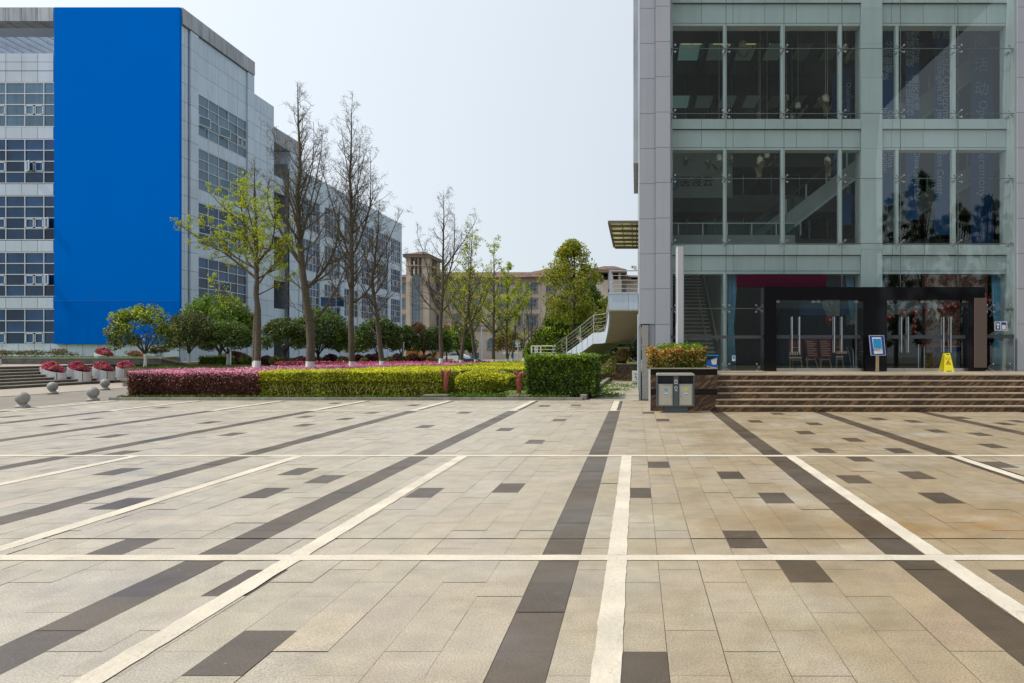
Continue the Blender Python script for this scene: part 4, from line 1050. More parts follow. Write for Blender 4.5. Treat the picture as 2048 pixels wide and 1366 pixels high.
# ================================================================ HEDGE BED
rg = np.random.default_rng(21)
def poly_pts(poly, n, rng):
    poly = np.array(poly); lo, hi = poly.min(0), poly.max(0); out = []
    while sum(len(o) for o in out) < n:
        p = rng.uniform(lo, hi, (n*2, 2)); ins = np.zeros(len(p), bool); j = len(poly)-1
        for i in range(len(poly)):
            a, b = poly[i], poly[j]; c = ((a[1] > p[:, 1]) != (b[1] > p[:, 1])) & (p[:, 0] < (b[0]-a[0])*(p[:, 1]-a[1])/(b[1]-a[1]+1e-12)+a[0]); ins ^= c; j = i
        out.append(p[ins])
    return np.concatenate(out)[:n]
def bed_top(poly, z, dens, rng, size, near=24.6):
    A = 0.0; P_ = np.array(poly); A = .5*abs(np.dot(P_[:, 0], np.roll(P_[:, 1], 1))-np.dot(P_[:, 1], np.roll(P_[:, 0], 1)))
    n = int(A*dens); p = poly_pts(poly, n, rng)
    bumps = .03*np.sin(p[:, 0]*1.7+np.sin(p[:, 1]))*np.cos(p[:, 1]*1.3)
    c = np.column_stack([p, z+bumps+rng.normal(0, .022, n)]); return leaves(c, size, rng, np.tile([0, 0, 1.], (n, 1)), 1.0)
XA, XB, XC = XP(259, 24.9), XP(520, 24.9), XP(884, 24.9)
HZ = .89
# pink-topped dark red hedge (front strip plus the field of it behind)
pf = [(XA+.1, 24.85), (XB, 24.85), (XB+.3, 26.4), (-10.4, 35), (-9.4, 44.5), (-13.5, 44.5), (-15.8, 38), (-17.2, 32.3), (-18.1, 29), (-18.3, 27.0)]
qs, mi = hedge_quads(XA, XB, 24.85, 26.6, .06, HZ, rg, 2300, 10, .034, .05, 'fl')
q2 = bed_top(pf, HZ, 260, rg, .042)
c0 = rg.uniform([XA, 24.85, .10], [XB, 24.85, HZ], (3800, 3)); c0[:, 2] = .10+(HZ-.10)*rg.beta(3.2, 1.0, 3800); c0[:, 1] -= np.abs(rg.normal(0, .04, len(c0)))
q3 = leaves(c0, .03, rg, np.tile([0, -1., .4], (len(c0), 1)), .8)
c1 = rg.uniform([-18.0, 25, .1], [-16.9, 28.5, HZ], (2600, 3)); c1[:, 0] = XA-(c1[:, 1]-24.85)*.42+rg.normal(0, .05, 2600); q5 = leaves(c1, .04, rg, np.tile([-1, -.4, .3], (2600, 1)), .8)
ftop = bed_top([(XA, 24.8), (XB, 24.8), (XB, 26.5), (XA-.7, 26.5)], HZ+.01, 900, rg, .032)
qa = np.concatenate([qs, q2, q3, q5, ftop]); ma = np.concatenate([np.zeros(len(qs)), (rg.random(len(q2)) < .82).astype(int), np.where(rg.random(len(q3)) < np.clip(c0[:, 2]/HZ, 0, 1)**5*.5+.03, 1, 0), (rg.random(2600) < .35).astype(int), (rg.random(len(ftop)) < .85).astype(int)])
core = MB().prism([(XA+.15, 25.0), (XB-.03, 25.0), (XB+.2, 26.5), (-10.45, 35), (-9.5, 44.3), (-13.4, 44.3), (-15.7, 38), (-17.0, 32.3), (-17.8, 29), (-17.8, 27.0)], .05, HZ-.045, 'z')
M['lorop_core'] = mat('dark_red_twigs', (.09, .035, .03), .9, 0, .5, 9, bump=1, bscale=30); M['privet_core'] = mat('privet_twigs', (.085, .085, .015), .9, 0, .5, 9, bump=1, bscale=30)
PH = thing('hedge', 'clipped dark red hedge with pink blossom on top at the left end of the kerb', 'hedge', ((XA+XB)/2, 25.5, 0))
part('blooming_foliage', (qa, ma), [LM['lorop'], LM['lorop_bloom']], PH); part('twigs', core, M['lorop_core'], PH)
# yellow-green privet hedge
yf = [(XB, 24.85), (XC, 24.85), (-6.5, 30.0), (-3.9, 30.0), (-4.6, 34.5), (-10.2, 35), (XB+.35, 26.4)]
qs, mi = hedge_quads(XB, XC, 24.85, 26.0, .05, HZ+.02, rg, 2100, 10, .034, .055, 'f')
c2 = rg.uniform([XB, 24.8, HZ*.7], [XC, 24.86, HZ+.02], (4200, 3)); q2b = leaves(c2, .032, rg, np.tile([0, -.8, .6], (len(c2), 1)), .8)
q2 = bed_top(yf, HZ+.02, 330, rg, .042); ft = bed_top([(XB, 24.8), (XC, 24.8), (XC, 26.3), (XB, 26.3)], HZ+.03, 1100, rg, .032)
side = rg.uniform([XC, 24.9, .05], [XC+.03, 27, HZ], (2200, 3)); qs2 = leaves(side, .035, rg, np.tile([1., -.3, .3], (2200, 1)), .8)
cb = rg.uniform([-6.7, 29.9, .1], [-3.9, 30.0, HZ], (1500, 3)); qs3 = leaves(cb, .05, rg, np.tile([0, -1., .3], (1500, 1)), .8)
qa = np.concatenate([qs, q2b, q2, ft, qs2, qs3]); ma = np.concatenate([(rg.random(len(qs)) < .12).astype(int), (rg.random(len(q2b)) < .5).astype(int), np.ones(len(q2)+len(ft)), np.zeros(3700)])
core = MB().prism([(XB+.02, 25.0), (XC-.14, 25.0), (-6.6, 30.1), (-4.0, 30.1), (-4.7, 34.4), (-10.1, 34.9), (XB+.4, 26.4)], .05, HZ-.03, 'z')
stems = MB()
for k in range(26):
    x = XB+.3+(XC-XB-.5)*(k+rg.random()*.8)/26; p = Vector((x, 24.90, .03)); T = [p, p+Vector((rg.normal(0, .04), -.03, .22)), p+Vector((rg.normal(0, .12), -.04, .5))]; stems.tube(T, [.012, .010, .005], 4)
    stems.tube([T[1], T[1]+Vector((rg.normal(0, .14), -.02, .28))], [.008, .004], 4)
YH = thing('hedge', 'long clipped yellow-green hedge in the middle of the bed, front face showing its stems', 'hedge', ((XB+XC)/2, 25.5, 0))
part('foliage', (qa, ma), [LM['privet'], LM['yellow_hedge']], YH); part('twigs', core, M['privet_core'], YH); part('stem', stems, M['wood'], YH)
# far part of the bed: low strips behind
q1 = bed_top([(-9.2, 36.5), (-4.2, 36.5), (-5.6, 51), (-8.6, 51), (-9.0, 44)], HZ+.02, 160, rg, .055)
qf = hedge_quads(-9.2, -4.2, 36.5, 37, .3, HZ, rg, 700, 5, .05, .05, 'f')[0]
YB = thing('hedge', 'yellow-green clipped strip far back in the bed, level with the whitewashed trunks', 'hedge', (-7, 40, 0))
part('foliage', np.concatenate([q1, qf]), LM['yellow_hedge'], YB); part('twigs', MB().prism([(-9.1, 36.6), (-4.3, 36.6), (-5.7, 50.9), (-8.5, 50.9), (-8.9, 44)], .05, HZ-.03, 'z'), M['privet_core'], YB)
q1 = bed_top([(-18.5, 44.8), (-9.3, 44.8), (-8.9, 52), (-19, 52)], HZ-.02, 110, rg, .06)
AB = thing('azalea_bed', 'low band of magenta azaleas in bloom between the clipped hedge and the purple shrubs', 'flower bed', (-14, 46, 0))
c = rg.uniform([-22, 45.4, .55], [-9, 46.2, 1.02], (5200, 3)); q6 = leaves(c, .055, rg, np.tile([0, -.5, .8], (5200, 1)), .8)
part('blossom', (np.concatenate([q1, q6]), np.concatenate([(rg.random(len(q1)) < .6).astype(int), (rg.random(5200) < .62).astype(int)])), [LM['lorop'], LM['azalea']], AB)
part('twigs', MB().box(-21.8, -9.2, 45.5, 52, .3, HZ-.08), M['lorop_core'], AB)
# bush between the two pipes
def blob(name, label, cat, ctr, rad, mats, n, size, seed, clumps=60, crad=.28, low=-.6, wts=None, group=None, core=True, corem='privet_core', asp=.55, ground=None):
    r = np.random.default_rng(seed); p, nb = crown_pts(n, rad, r, clumps, crad, low=low, shell=(.8, 1.0)); p = p+np.array(ctr)
    if ground is not None: k = p[:, 2] > ground; p, nb = p[k], nb[k]
    q = leaves(p, size, r, nb, .8, asp); mi_ = np.zeros(len(q)) if wts is None else wts(p, r)
    b_ = (ctr[0], ctr[1], ctr[2]-rad[2]*.8)
    t = thing(name, label, cat, b_, group); part('foliage', (q, mi_), mats, t)
    if core: part('twigs', ellipsoid_mb(ctr, [x*.80 for x in rad], rng=r), M[corem], t)
    return t
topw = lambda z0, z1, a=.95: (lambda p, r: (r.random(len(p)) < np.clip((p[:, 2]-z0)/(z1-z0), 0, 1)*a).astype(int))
def flat_bush():
    r = np.random.default_rng(77); d = 26.2; x0, x1 = XP(922, d), XP(1026, d)
    n = 9000; x = r.uniform(x0, x1, n); t = (x-x0)/(x1-x0); top = .50+.42*np.sin(np.clip(t*.9+.22, 0, 1)*math.pi*.8)
    zlow = .08+.22*t
    face = r.random(n) < .55
    y = np.where(face, 25.3+.25*np.cos(t*math.pi*2)*.3, r.uniform(25.4, 27.2, n)); z = np.where(face, zlow+(top-zlow)*r.random(n), top)
    p = np.column_stack([x, y+r.normal(0, .06, n), z+r.normal(0, .035, n)]); nb = np.where(face[:, None], [[0, -1., .4]], [[0, 0, 1.]])
    q = leaves(p, .036, r, nb, .8); t_ = thing('bush', 'rounded yellow-green bush between the two red fire pipes', 'bush', ((x0+x1)/2, 26, .05))
    part('foliage', (q, ((z-zlow) > (top-zlow)*.62).astype(int)*(r.random(n) < .7)), [LM['privet'], LM['yellow_hedge']], t_)
    part('twigs', ellipsoid_mb(((x0+x1)/2, 26.35, .52), ((x1-x0)/2*.9, .9, .42), rng=r), M['privet_core'], t_)
    s_ = MB()
    for k in range(18):
        xx = x0+.3+(x1-x0-.4)*r.random(); s_.tube([(xx, 25.7, .03), (xx+r.normal(0, .08), 25.5, .3), (xx+r.normal(0, .2), 25.35, .6)], [.012, .009, .005], 4)
    part('stem', s_, M['bark'], t_)
flat_bush()
# big dark hedge by the path
def dark_hedge():
    r = np.random.default_rng(31); x0, x1 = XP(1054, 25.2), XP(1186, 25.2)
    Q = []; MI = []
    n = 7600; x = r.uniform(x0, x1, n); z = .12+(1.38-.12)*r.random(n)**.85; dep = np.abs(r.normal(0, .09, n))
    p = np.column_stack([x, 25.1+dep, z]); Q.append(leaves(p, .062, r, np.tile([0, -.8, .5], (n, 1)), .7, .45)); MI.append((r.random(n) < np.clip((z-.5)/1.5, .04, .5)).astype(int))
    n = 5000; p = np.column_stack([r.uniform(x0-.05, x1+.1, n), r.uniform(25.0, 27.6, n), 1.40+r.normal(0, .05, n)]); Q.append(leaves(p, .060, r, np.tile([0, 0, 1.], (n, 1)), .7, .45)); MI.append((r.random(n) < .75).astype(int))
    n = 2600; y = r.uniform(25, 27.6, n); p = np.column_stack([x1-(y-25)*-.02+r.normal(0, .05, n), y, r.uniform(.12, 1.4, n)]); Q.append(leaves(p, .06, r, np.tile([1, -.2, .4], (n, 1)), .7, .45)); MI.append((r.random(n) < .25).astype(int))
    n = 1500; y = r.uniform(25, 27.6, n); p = np.column_stack([x0+r.normal(0, .05, n), y, r.uniform(.12, 1.4, n)]); Q.append(leaves(p, .06, r, np.tile([-1, -.2, .4], (n, 1)), .7, .45)); MI.append((r.random(n) < .4).astype(int))
    t = thing('hedge', 'tall dark glossy-leaved clipped hedge at the right end of the bed beside the path', 'hedge', ((x0+x1)/2, 26, 0))
    part('foliage', (np.concatenate(Q), np.concatenate(MI)), [LM['green_dark'], LM['green_bright']], t)
    part('twigs', MB().box(x0+.15, x1-.12, 25.32, 27.4, .25, 1.33), mat('dark_twigs', (.035, .045, .015), .9, 0, .5, 9, bump=1), t)
    s_ = MB()
    for k in range(16):
        xx = x0+.15+(x1-x0-.3)*(k+r.random())/16; s_.tube([(xx, 25.25, .02), (xx+r.normal(0, .06), 25.18, .4), (xx+r.normal(0, .12), 25.14, .85)], [.016, .012, .005], 5)
    part('stem', s_, M['bark'], t)
    sh = MB(); n0 = 0
    for (a, b2, y) in ((1076, 1092, 26.6), (1100, 1136, 26.0), (1140, 1152, 26.4), (1158, 1178, 25.7)):
        for k in range(6):
            u = a+(b2-a)*k/6; v = a+(b2-a)*(k+1)/6; z0 = 1.475+.02*math.sin(k*2.1+a); z1 = 1.475+.02*math.sin((k+1)*2.1+a)
            sh.quad((XP(u, y), y-.25, z0), (XP(v, y), y-.22, z1), (XP(v, y), y+.3, z1+.02), (XP(u, y), y+.28, z0+.02))
    solo('plastic_sheet', sh, M['white'], 'torn white plastic sheet lying on top of the tall dark hedge', 'plastic sheet', org=(XP(1120, 26), 26, 1.47))
dark_hedge()
def small_hedge(name, label, x0, x1, y0, y1, z0, z1, mats, size, seed, df=900, dt=400, core='privet_core', tipw=.5, faces='fltr'):
    r = np.random.default_rng(seed); q, mi_ = hedge_quads(x0, x1, y0, y1, z0, z1, r, df, dt, size, .05, faces, 1, 0)
    mi_ = np.where(mi_ == 1, (r.random(len(mi_)) < tipw+.3), (r.random(len(mi_)) < tipw*.3)).astype(int)
    t = thing(name, label, 'hedge', ((x0+x1)/2, (y0+y1)/2, z0)); part('foliage', (q, mi_), mats, t)
    part('twigs', MB().box(x0+.06, x1-.06, y0+.08, y1-.06, z0, z1-.05), M[core], t)
small_hedge('hedge', 'low bright green hedge block beside the round trees, left of the first tall trunk', XP(396, 44), XP(441, 44), 44, 45.5, .55, ZP(713, 44), [LM['green_mid'], LM['green_bright']], .05, 3)
small_hedge('hedge', 'long low green hedge running behind the purple and green shrub balls', XP(560, 60), XP(845, 60), 60, 61, .4, ZP(715, 60), [LM['green_mid'], LM['green_bright']], .07, 4, 260, 150)
small_hedge('hedge', 'green hedge above the brown marble wall by the outside stair', XP(1192, 40), XP(1250, 40), 41.6, 43, .9, ZP(709, 41.6), [LM['green_dark'], LM['green_bright']], .05, 5)
cc = rg.uniform([XP(1197, 39.6), 39.4, .4], [XP(1232, 39.6), 40.4, 1.35], (900, 3)); cc = cc[cc[:, 2] < .4+(cc[:, 0]-XP(1190, 39.6))*1.1]
NP = thing('shrub', 'red-tipped shrub on the stepped end of the brown marble wall', 'shrub', (XP(1215, 39.6), 39.8, .3)); part('foliage', (leaves(cc, .06, rg, None, .5), (rg.random(len(cc)) < .35).astype(int)), [LM['green_mid'], LM['coral']], NP)
blob('shrub', 'orange-tipped rounded shrub behind the brown marble wall, under the outside stair', 'shrub', P(1246, 712, 41.5), (.42, .4, .40), [LM['gold'], LM['coral']], 2400, .05, 6, wts=lambda p, r: (r.random(len(p)) < .5).astype(int))

# ground ivy along the kerb
n = 5200; c = rg.uniform([-17.1, 24.6, .05], [-2.2, 24.82, .13], (n, 3)); c[:, 2] += rg.random(n)*.05
c2 = rg.uniform([XC-.2, 24.6, .05], [-3.6, 25.3, .12], (2600, 3)); c2[:, 2] += rg.random(2600)**2*.14
solo('ground_cover', leaves(np.concatenate([c, c2]), .032, rg, np.tile([0, -.3, .8], (n+2600, 1)), .6), LM['green_mid'], 'low green ground cover along the foot of the hedges', 'ground cover', kind='stuff')

# ================================================================ ROUND EVERGREEN TREES
def round_tree(label, px, d, x0, x1, y0, y1, cols, seed, n=7000, size=.085, painted=True, base=None, stems=3, wts=None, corem=None, crad=.26, clumps=110, open_=.0, tw=.07):
    r = np.random.default_rng(seed); rr_ = random.Random(seed)
    zb = .8 if base is None else base; bx = XP(px, d)
    cx = (XP(x0, d)+XP(x1, d))/2; rx = (XP(x1, d)-XP(x0, d))/2; zt, zl = ZP(y0, d), ZP(y1, d); rz = (zt-zl)*.60; cz = zt-rz
    p, nb = crown_pts(n, (rx, rx*.92, rz), r, clumps, crad, low=-.45, shell=(.55 if open_ else .8, 1)); p = p+np.array([cx, d, cz])
    k = p[:, 2] > zl-.15; p, nb = p[k], nb[k]
    t = thing('round_tree', label, 'tree', (bx, d, zb), 'round-crowned evergreen trees')
    mi_ = np.zeros(len(p)) if wts is None else wts(p, r)
    part('crown', (leaves(p, size, r, nb, .85, .42), mi_), cols, t)
    tr = MB(); fork = zb+(zl-zb)*.75+.15
    tr.tube([(bx, d, zb-.1), (bx+.02, d, (zb+fork)/2), (bx, d, fork)], [tw*1.3, tw, tw*.9], 8)
    tr = paint_sleeve(tr, zb+.62) if painted else tr
    part('trunk', tr, [M['bark_dark'], M['lime']], t)
    for s in range(stems+2):
        a = 2*math.pi*s/(stems+2)+rr_.random(); e = Vector((cx+math.cos(a)*rx*.5, d+math.sin(a)*rx*.5, cz-rz*.05)); b0 = Vector((bx, d, fork-.05)); m_ = b0.lerp(e, .5)+Vector((0, 0, .10))
        lb = MB().tube([b0, m_, e], [tw*.62, tw*.42, tw*.2], 6)
        for q_ in range(3):
            a2 = rr_.random()*6.28; e2 = e+Vector((math.cos(a2)*rx*.35, math.sin(a2)*rx*.35, rz*.35)); lb.tube([m_.lerp(e, .3*q_+.2), e2], [tw*.25, .01], 4)
        part('limb', lb, M['bark_dark'], t)
    return t
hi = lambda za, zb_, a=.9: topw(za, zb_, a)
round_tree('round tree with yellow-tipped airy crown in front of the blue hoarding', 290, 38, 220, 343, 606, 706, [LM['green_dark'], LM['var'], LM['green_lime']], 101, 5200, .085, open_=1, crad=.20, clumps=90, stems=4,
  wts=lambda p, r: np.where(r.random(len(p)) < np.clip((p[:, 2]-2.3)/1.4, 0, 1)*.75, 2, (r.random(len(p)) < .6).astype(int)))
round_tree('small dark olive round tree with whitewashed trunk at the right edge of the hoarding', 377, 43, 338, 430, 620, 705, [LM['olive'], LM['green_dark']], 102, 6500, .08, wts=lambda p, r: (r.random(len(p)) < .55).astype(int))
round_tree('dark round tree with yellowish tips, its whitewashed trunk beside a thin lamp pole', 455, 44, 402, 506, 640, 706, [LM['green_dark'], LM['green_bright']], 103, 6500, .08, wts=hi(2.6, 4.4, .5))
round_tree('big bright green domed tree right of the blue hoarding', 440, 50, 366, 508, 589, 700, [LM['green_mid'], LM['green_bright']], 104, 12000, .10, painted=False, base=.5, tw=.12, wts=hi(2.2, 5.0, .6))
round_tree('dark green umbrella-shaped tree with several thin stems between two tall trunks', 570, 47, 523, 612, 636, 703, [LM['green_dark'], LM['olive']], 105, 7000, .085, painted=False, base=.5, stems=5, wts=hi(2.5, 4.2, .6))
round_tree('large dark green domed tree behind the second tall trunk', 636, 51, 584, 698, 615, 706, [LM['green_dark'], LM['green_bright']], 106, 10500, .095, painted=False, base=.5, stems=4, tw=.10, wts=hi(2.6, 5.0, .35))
round_tree('lime green low tree showing between the second and third tall trunks', 706, 56, 668, 734, 663, 709, [LM['green_lime'], LM['green_mid']], 107, 4200, .10, painted=False, base=.5, wts=lambda p, r: (r.random(len(p)) < .3).astype(int))
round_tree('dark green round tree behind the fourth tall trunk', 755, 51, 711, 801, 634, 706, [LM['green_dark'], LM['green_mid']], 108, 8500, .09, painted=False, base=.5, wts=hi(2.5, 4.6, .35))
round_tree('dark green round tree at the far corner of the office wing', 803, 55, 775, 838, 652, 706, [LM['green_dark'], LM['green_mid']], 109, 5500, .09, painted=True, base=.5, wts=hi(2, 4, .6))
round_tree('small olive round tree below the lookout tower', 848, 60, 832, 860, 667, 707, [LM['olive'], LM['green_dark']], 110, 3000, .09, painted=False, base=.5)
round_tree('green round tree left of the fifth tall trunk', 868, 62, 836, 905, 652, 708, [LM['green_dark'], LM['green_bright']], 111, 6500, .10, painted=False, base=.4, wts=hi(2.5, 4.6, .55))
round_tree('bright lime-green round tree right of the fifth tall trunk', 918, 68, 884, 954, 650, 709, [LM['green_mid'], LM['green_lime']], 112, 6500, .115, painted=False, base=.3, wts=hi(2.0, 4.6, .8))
round_tree('yellow-olive round tree in front of the arched window of the stone building', 1016, 90, 985, 1048, 660, 706, [LM['gold'], LM['olive']], 113, 5200, .13, painted=False, base=.0, wts=lambda p, r: (r.random(len(p)) < .4).astype(int))
round_tree('pinkish young-leaved tree top showing left of the fifth tall trunk', 834, 78, 820, 852, 645, 672, [LM['coral']], 114, 2200, .12, painted=False, base=.3)
round_tree('pinkish young-leaved tree top showing behind the fifth tall trunk', 893, 80, 880, 910, 648, 675, [LM['coral']], 115, 1800, .12, painted=False, base=.3)
# clipped balls
def ball_t(name, label, mats, seed, n):
    r = np.random.default_rng(seed); p, nb = crown_pts(n, (1, 1, .86), r, 90, .22, low=-.6, shell=(.93, 1)); p[:, 2] += .8
    t = thing(name, label, 'shrub', (0, 0, 0)); part('foliage', (leaves(p, .11, r, nb, .9), (r.random(len(p)) < .35).astype(int)), mats, t)
    part('twigs', ellipsoid_mb((0, 0, .78), (.86, .86, .75), rng=r), M['lorop_core'] if 'purple' in label else M['privet_core'], t); return t
pb = ball_t('purple_shrub', 'clipped purple shrub ball', [LM['purple'], LM['lorop']], 40, 3200); gb_ = ball_t('green_shrub', 'clipped yellow-green shrub ball', [LM['olive'], LM['green_lime']], 41, 3200)
first = {'p': True, 'g': True}
balls = [('p', 470, 703, 27, 52, 'widest purple clipped ball, left of the first tall trunk'), ('p', 533, 711, 13, 52, 'purple clipped ball just right of the first tall trunk'),
 ('p', 602, 712, 12, 52, 'purple clipped ball just left of the second tall trunk'), ('p', 662, 708, 15, 52, 'round purple ball midway between the second and third tall trunks'),
 ('p', 717, 709, 14, 52, 'purple clipped ball just right of the third tall trunk'), ('p', 738, 708, 9, 56, 'small purple ball behind and between the third and fourth trunks'),
 ('p', 795, 707, 13, 54, 'purple clipped ball right of the fourth tall trunk'), ('p', 826, 707, 13, 54, 'purple ball below the yellow box, nearest it on the left'),
 ('p', 848, 709, 8, 54, 'small purple ball right under the small olive tree'), ('p', 859, 707, 7, 58, 'smallest purple ball in front of the yellow container'), ('p', 752, 707, 12, 56, 'purple ball directly behind the fourth tall trunk'),
 ('g', 491, 709, 12, 50, 'yellow-green ball in front of the widest purple ball'), ('g', 552, 711, 12, 50, 'green clipped ball below the dark umbrella tree'), ('g', 684, 712, 10, 50, 'green ball just left of the third tall trunk'),
 ('g', 729, 714, 9, 50, 'green ball between the third and fourth tall trunks'), ('g', 780, 713, 8, 50, 'green ball just right of the fourth tall trunk'), ('g', 807, 712, 8, 52, 'green ball between two purple balls under the corner tree'), ('g', 625, 713, 8, 50, 'green ball partly hidden by the second tall trunk'), ('g', 862, 712, 9, 53, 'green ball left of the fifth tall trunk')]
for kind, px, py, hw, d, lab in balls:
    s = hw/F_PX*d*1.02; zt = ZP(py, d); loc = (XP(px, d), d, zt-1.66*s)
    src = pb if kind == 'p' else gb_; grp = 'clipped shrub balls between the round trees'
    if first[kind]: src.location = loc; src.scale = (s, s, s); src['label'] = lab; src['group'] = grp; first[kind] = False
    else: dup(src, loc, lab, rz=px*.37, sc=s, group=grp)

# ================================================================ TALL TREES
def finish_tree(T, name, label, px, d, zb, paint=1.15, cols=None, group=None, leafn=None, leafsize=.05, leafsel=None, seed=0, bark='bark'):
    tr, br = split_trunk(T); tr = paint_sleeve(tr, paint) if paint else tr
    t = thing(name, label, 'tree', (0, 0, 0), group)
    part('trunk', tr, [M[bark], M['lime']], t); part('branches', br, M[bark], t)
    if leafn:
        r = np.random.default_rng(seed); nd = [p for p, q_ in T.nodes if (leafsel is None or leafsel(p))]
        nd = np.array([tuple(p) for p in nd]); idx = r.integers(0, len(nd), leafn); c = nd[idx]+r.normal(0, leafsize*.9, (leafn, 3)); c[:, 2] += .02
        part('leaves', leaves(c, leafsize, r, np.tile([0, 0, .5], (leafn, 1)), .5, .7), cols, t)
    t.location = (XP(px, d), d, zb); BASE[t] = Vector(t.location); return t
gl_ = 'tall bare ginkgos standing in the hedge bed'
# first: leafing ginkgo
T = bare_tree(301, 9.3, .15, [(0, 0, 0), (3, .05, 0), (5.6, .0, 0), (9.4, -.15, .1)], 4.2, lambda t: 2.9*(1.12-t)**.8, 26,
  [(3.0, 176, 60, 2.6, .045), (4.6, 178, 50, 3.7, .07), (5.0, 190, 60, 3.4, .05), (5.5, 172, 36, 3.4, .06), (5.2, 8, 44, 2.9, .055), (4.6, 5, 64, 2.2, .035), (5.4, 150, 22, 3.4, .06), (5.6, -60, 34, 3.0, .05), (4.8, 120, 50, 3.0, .05), (3.9, -10, 68, 1.8, .03)], up=.035, maxlevel=3, twig=.28, ang=(42, 70))
finish_tree(T, 'ginkgo_tree', 'tall tree covered in fresh yellow-green leaves, in front of the office side wall', 513, 31, .0, 1.22, LM['ginkgo'], gl_, 15500, .030, lambda p: p.z > 3.2 and (p.z > 4.4 or random.Random(int(p.x*1e4)).random() < .4) and p.z < 8.9, 9)
T = bare_tree(302, 13.5, .20, [(0, 0, 0), (2.6, .02, 0), (5.2, -.38, 0), (8, -.62, .1), (10, -.5, .1), (13.5, -.62, .1)], 5.0, lambda t: 2.8*(1.08-t)**1.0+.3, 38,
  [(2.8, 8, 52, 3.6, .075), (4.3, 5, 50, 4.3, .085), (4.4, 15, 68, 3.4, .05), (5.4, 165, 40, 4.4, .085), (6.3, 25, 14, 5.0, .06), (6.5, 160, 12, 5.2, .055), (4.2, 160, 68, 2.4, .04), (6.2, -70, 30, 3.4, .05), (5.0, 80, 45, 3.0, .05), (3.2, 178, 72, 1.8, .022), (7.0, 5, 40, 3.2, .05), (7.6, 170, 9, 4.6, .05), (7.4, 20, 10, 4.4, .045), (6.8, 30, 48, 3.4, .04), (8.0, -30, 20, 3.4, .04)], up=.14, maxlevel=3, twig=.34)
finish_tree(T, 'ginkgo_tree', 'tallest bare tree, thick trunk leaning left with a low limb arching right', 621, 33, .0, 1.16, group=gl_)
T = bare_tree(303, 13.9, .155, [(0, 0, 0), (3, .02, 0), (6, .05, 0), (10, -.05, 0), (13.9, .1, 0)], 4.2, lambda t: 2.8*(1.08-t)**1.0+.3, 46,
  [(3.8, 172, 68, 3.4, .05), (3.9, 12, 62, 3.6, .055), (6.0, 160, 28, 5.0, .06), (6.1, 25, 26, 5.0, .06), (6.8, -80, 22, 4.6, .05), (7.2, 8, 45, 3.2, .05), (5.2, 200, 55, 3.0, .04), (6.4, 120, 12, 5.6, .05), (7.6, 165, 10, 4.6, .045), (7.4, 10, 12, 4.6, .045), (5.6, -10, 55, 3.0, .035)], up=.14, maxlevel=3, twig=.34)
finish_tree(T, 'ginkgo_tree', 'second tallest bare tree, straight grey trunk with steep upright branches', 702, 36, .0, 1.12, group=gl_)
T = bare_tree(304, 9.2, .145, [(0, 0, 0), (2.3, -.25, 0), (5.2, -.6, 0), (7.5, -.3, 0), (9.2, -.2, 0)], 3.0, lambda t: 2.2*(1.1-t)**1.0+.25, 36,
  [(2.4, 165, 60, 2.8, .035), (4.4, 8, 50, 3.2, .05), (5.6, 10, 30, 3.6, .05), (5.5, 170, 35, 2.8, .045), (5.0, -50, 50, 2.2, .035)], up=.12, maxlevel=3, twig=.32)
finish_tree(T, 'ginkgo_tree', 'shorter bare tree with a crooked trunk, just before the far end of the office wing', 768, 37.5, .0, 1.12, group=gl_)
T = bare_tree(305, 11.1, .14, [(0, 0, 0), (3, 0, 0), (6, .1, 0), (11.1, .15, 0)], 3.6, lambda t: 2.7*(1.1-t)**1.0+.3, 38,
  [(3.6, 170, 48, 4.4, .055), (3.9, 178, 38, 5.2, .06), (5.4, 15, 30, 4.4, .06), (6.4, 8, 34, 3.8, .05), (4.6, 160, 60, 3.2, .035), (4.0, 5, 62, 2.0, .03)], up=.12, maxlevel=3, twig=.36)
finish_tree(T, 'ginkgo_tree', 'bare tree with wide V of branches in front of the lookout tower', 882, 44, .0, 1.2, group=gl_)
g2 = 'slim young ginkgos along the back of the bed'
def young(seed, H, r0, px, d, label, forks, nl, paint=1.1, sel=None, zb=.0, lc='ginkgo'):
    T = bare_tree(seed, H, r0, [(0, 0, 0), (H*.5, forks[0], 0), (H, forks[1], 0)], H*.28, lambda t: H*.26*(1.1-t)+.25, 24, forks[2], up=.08, maxlevel=3 if nl else 2, twig=.34, ang=(32, 62))
    return finish_tree(T, 'young_ginkgo', label, px, d, zb, paint, LM[lc], g2, nl, .052, sel, seed)
young(310, 9.2, .13, 919, 45, 'young tree forking low into two trunks, right of the fifth tall trunk', (.55, .8, [(1.8, 168, 24, 5.2, .09), (1.9, 12, 20, 4.6, .07)]), 1500)
young(311, 9.0, .13, 956, 47, 'young leafing tree between the forked tree and the road sign, trunk leaning left', (-.6, -.55, [(3.2, 170, 50, 3.4, .06), (3.4, 20, 46, 3.2, .06), (3.4, 150, 30, 4, .06)]), 3000)
young(312, 9.0, .13, 986, 49, 'young leafing tree with a stout whitewashed trunk before the arched window', (.05, .05, [(2.8, 170, 55, 3.2, .07), (2.8, 12, 50, 3.0, .06)]), 2200)
young(313, 7.4, .11, 1014, 50, 'young leafing tree with bright green leaves, left of the yellow-olive tree top', (.0, .05, [(3.6, 168, 52, 2.6, .05), (3.6, 14, 48, 2.8, .05)]), 3400)
young(314, 6.6, .09, 1022, 53, 'slender pale young tree in front of the yellow-olive tree', (.3, .6, [(3.2, 30, 28, 2.6, .035)]), 1900)
young(315, 5.0, .10, 1046, 60, 'bare small tree behind the round road sign', (.1, .1, [(2.2, 160, 50, 2.4, .04), (2.4, 10, 50, 2.4, .04)]), None)
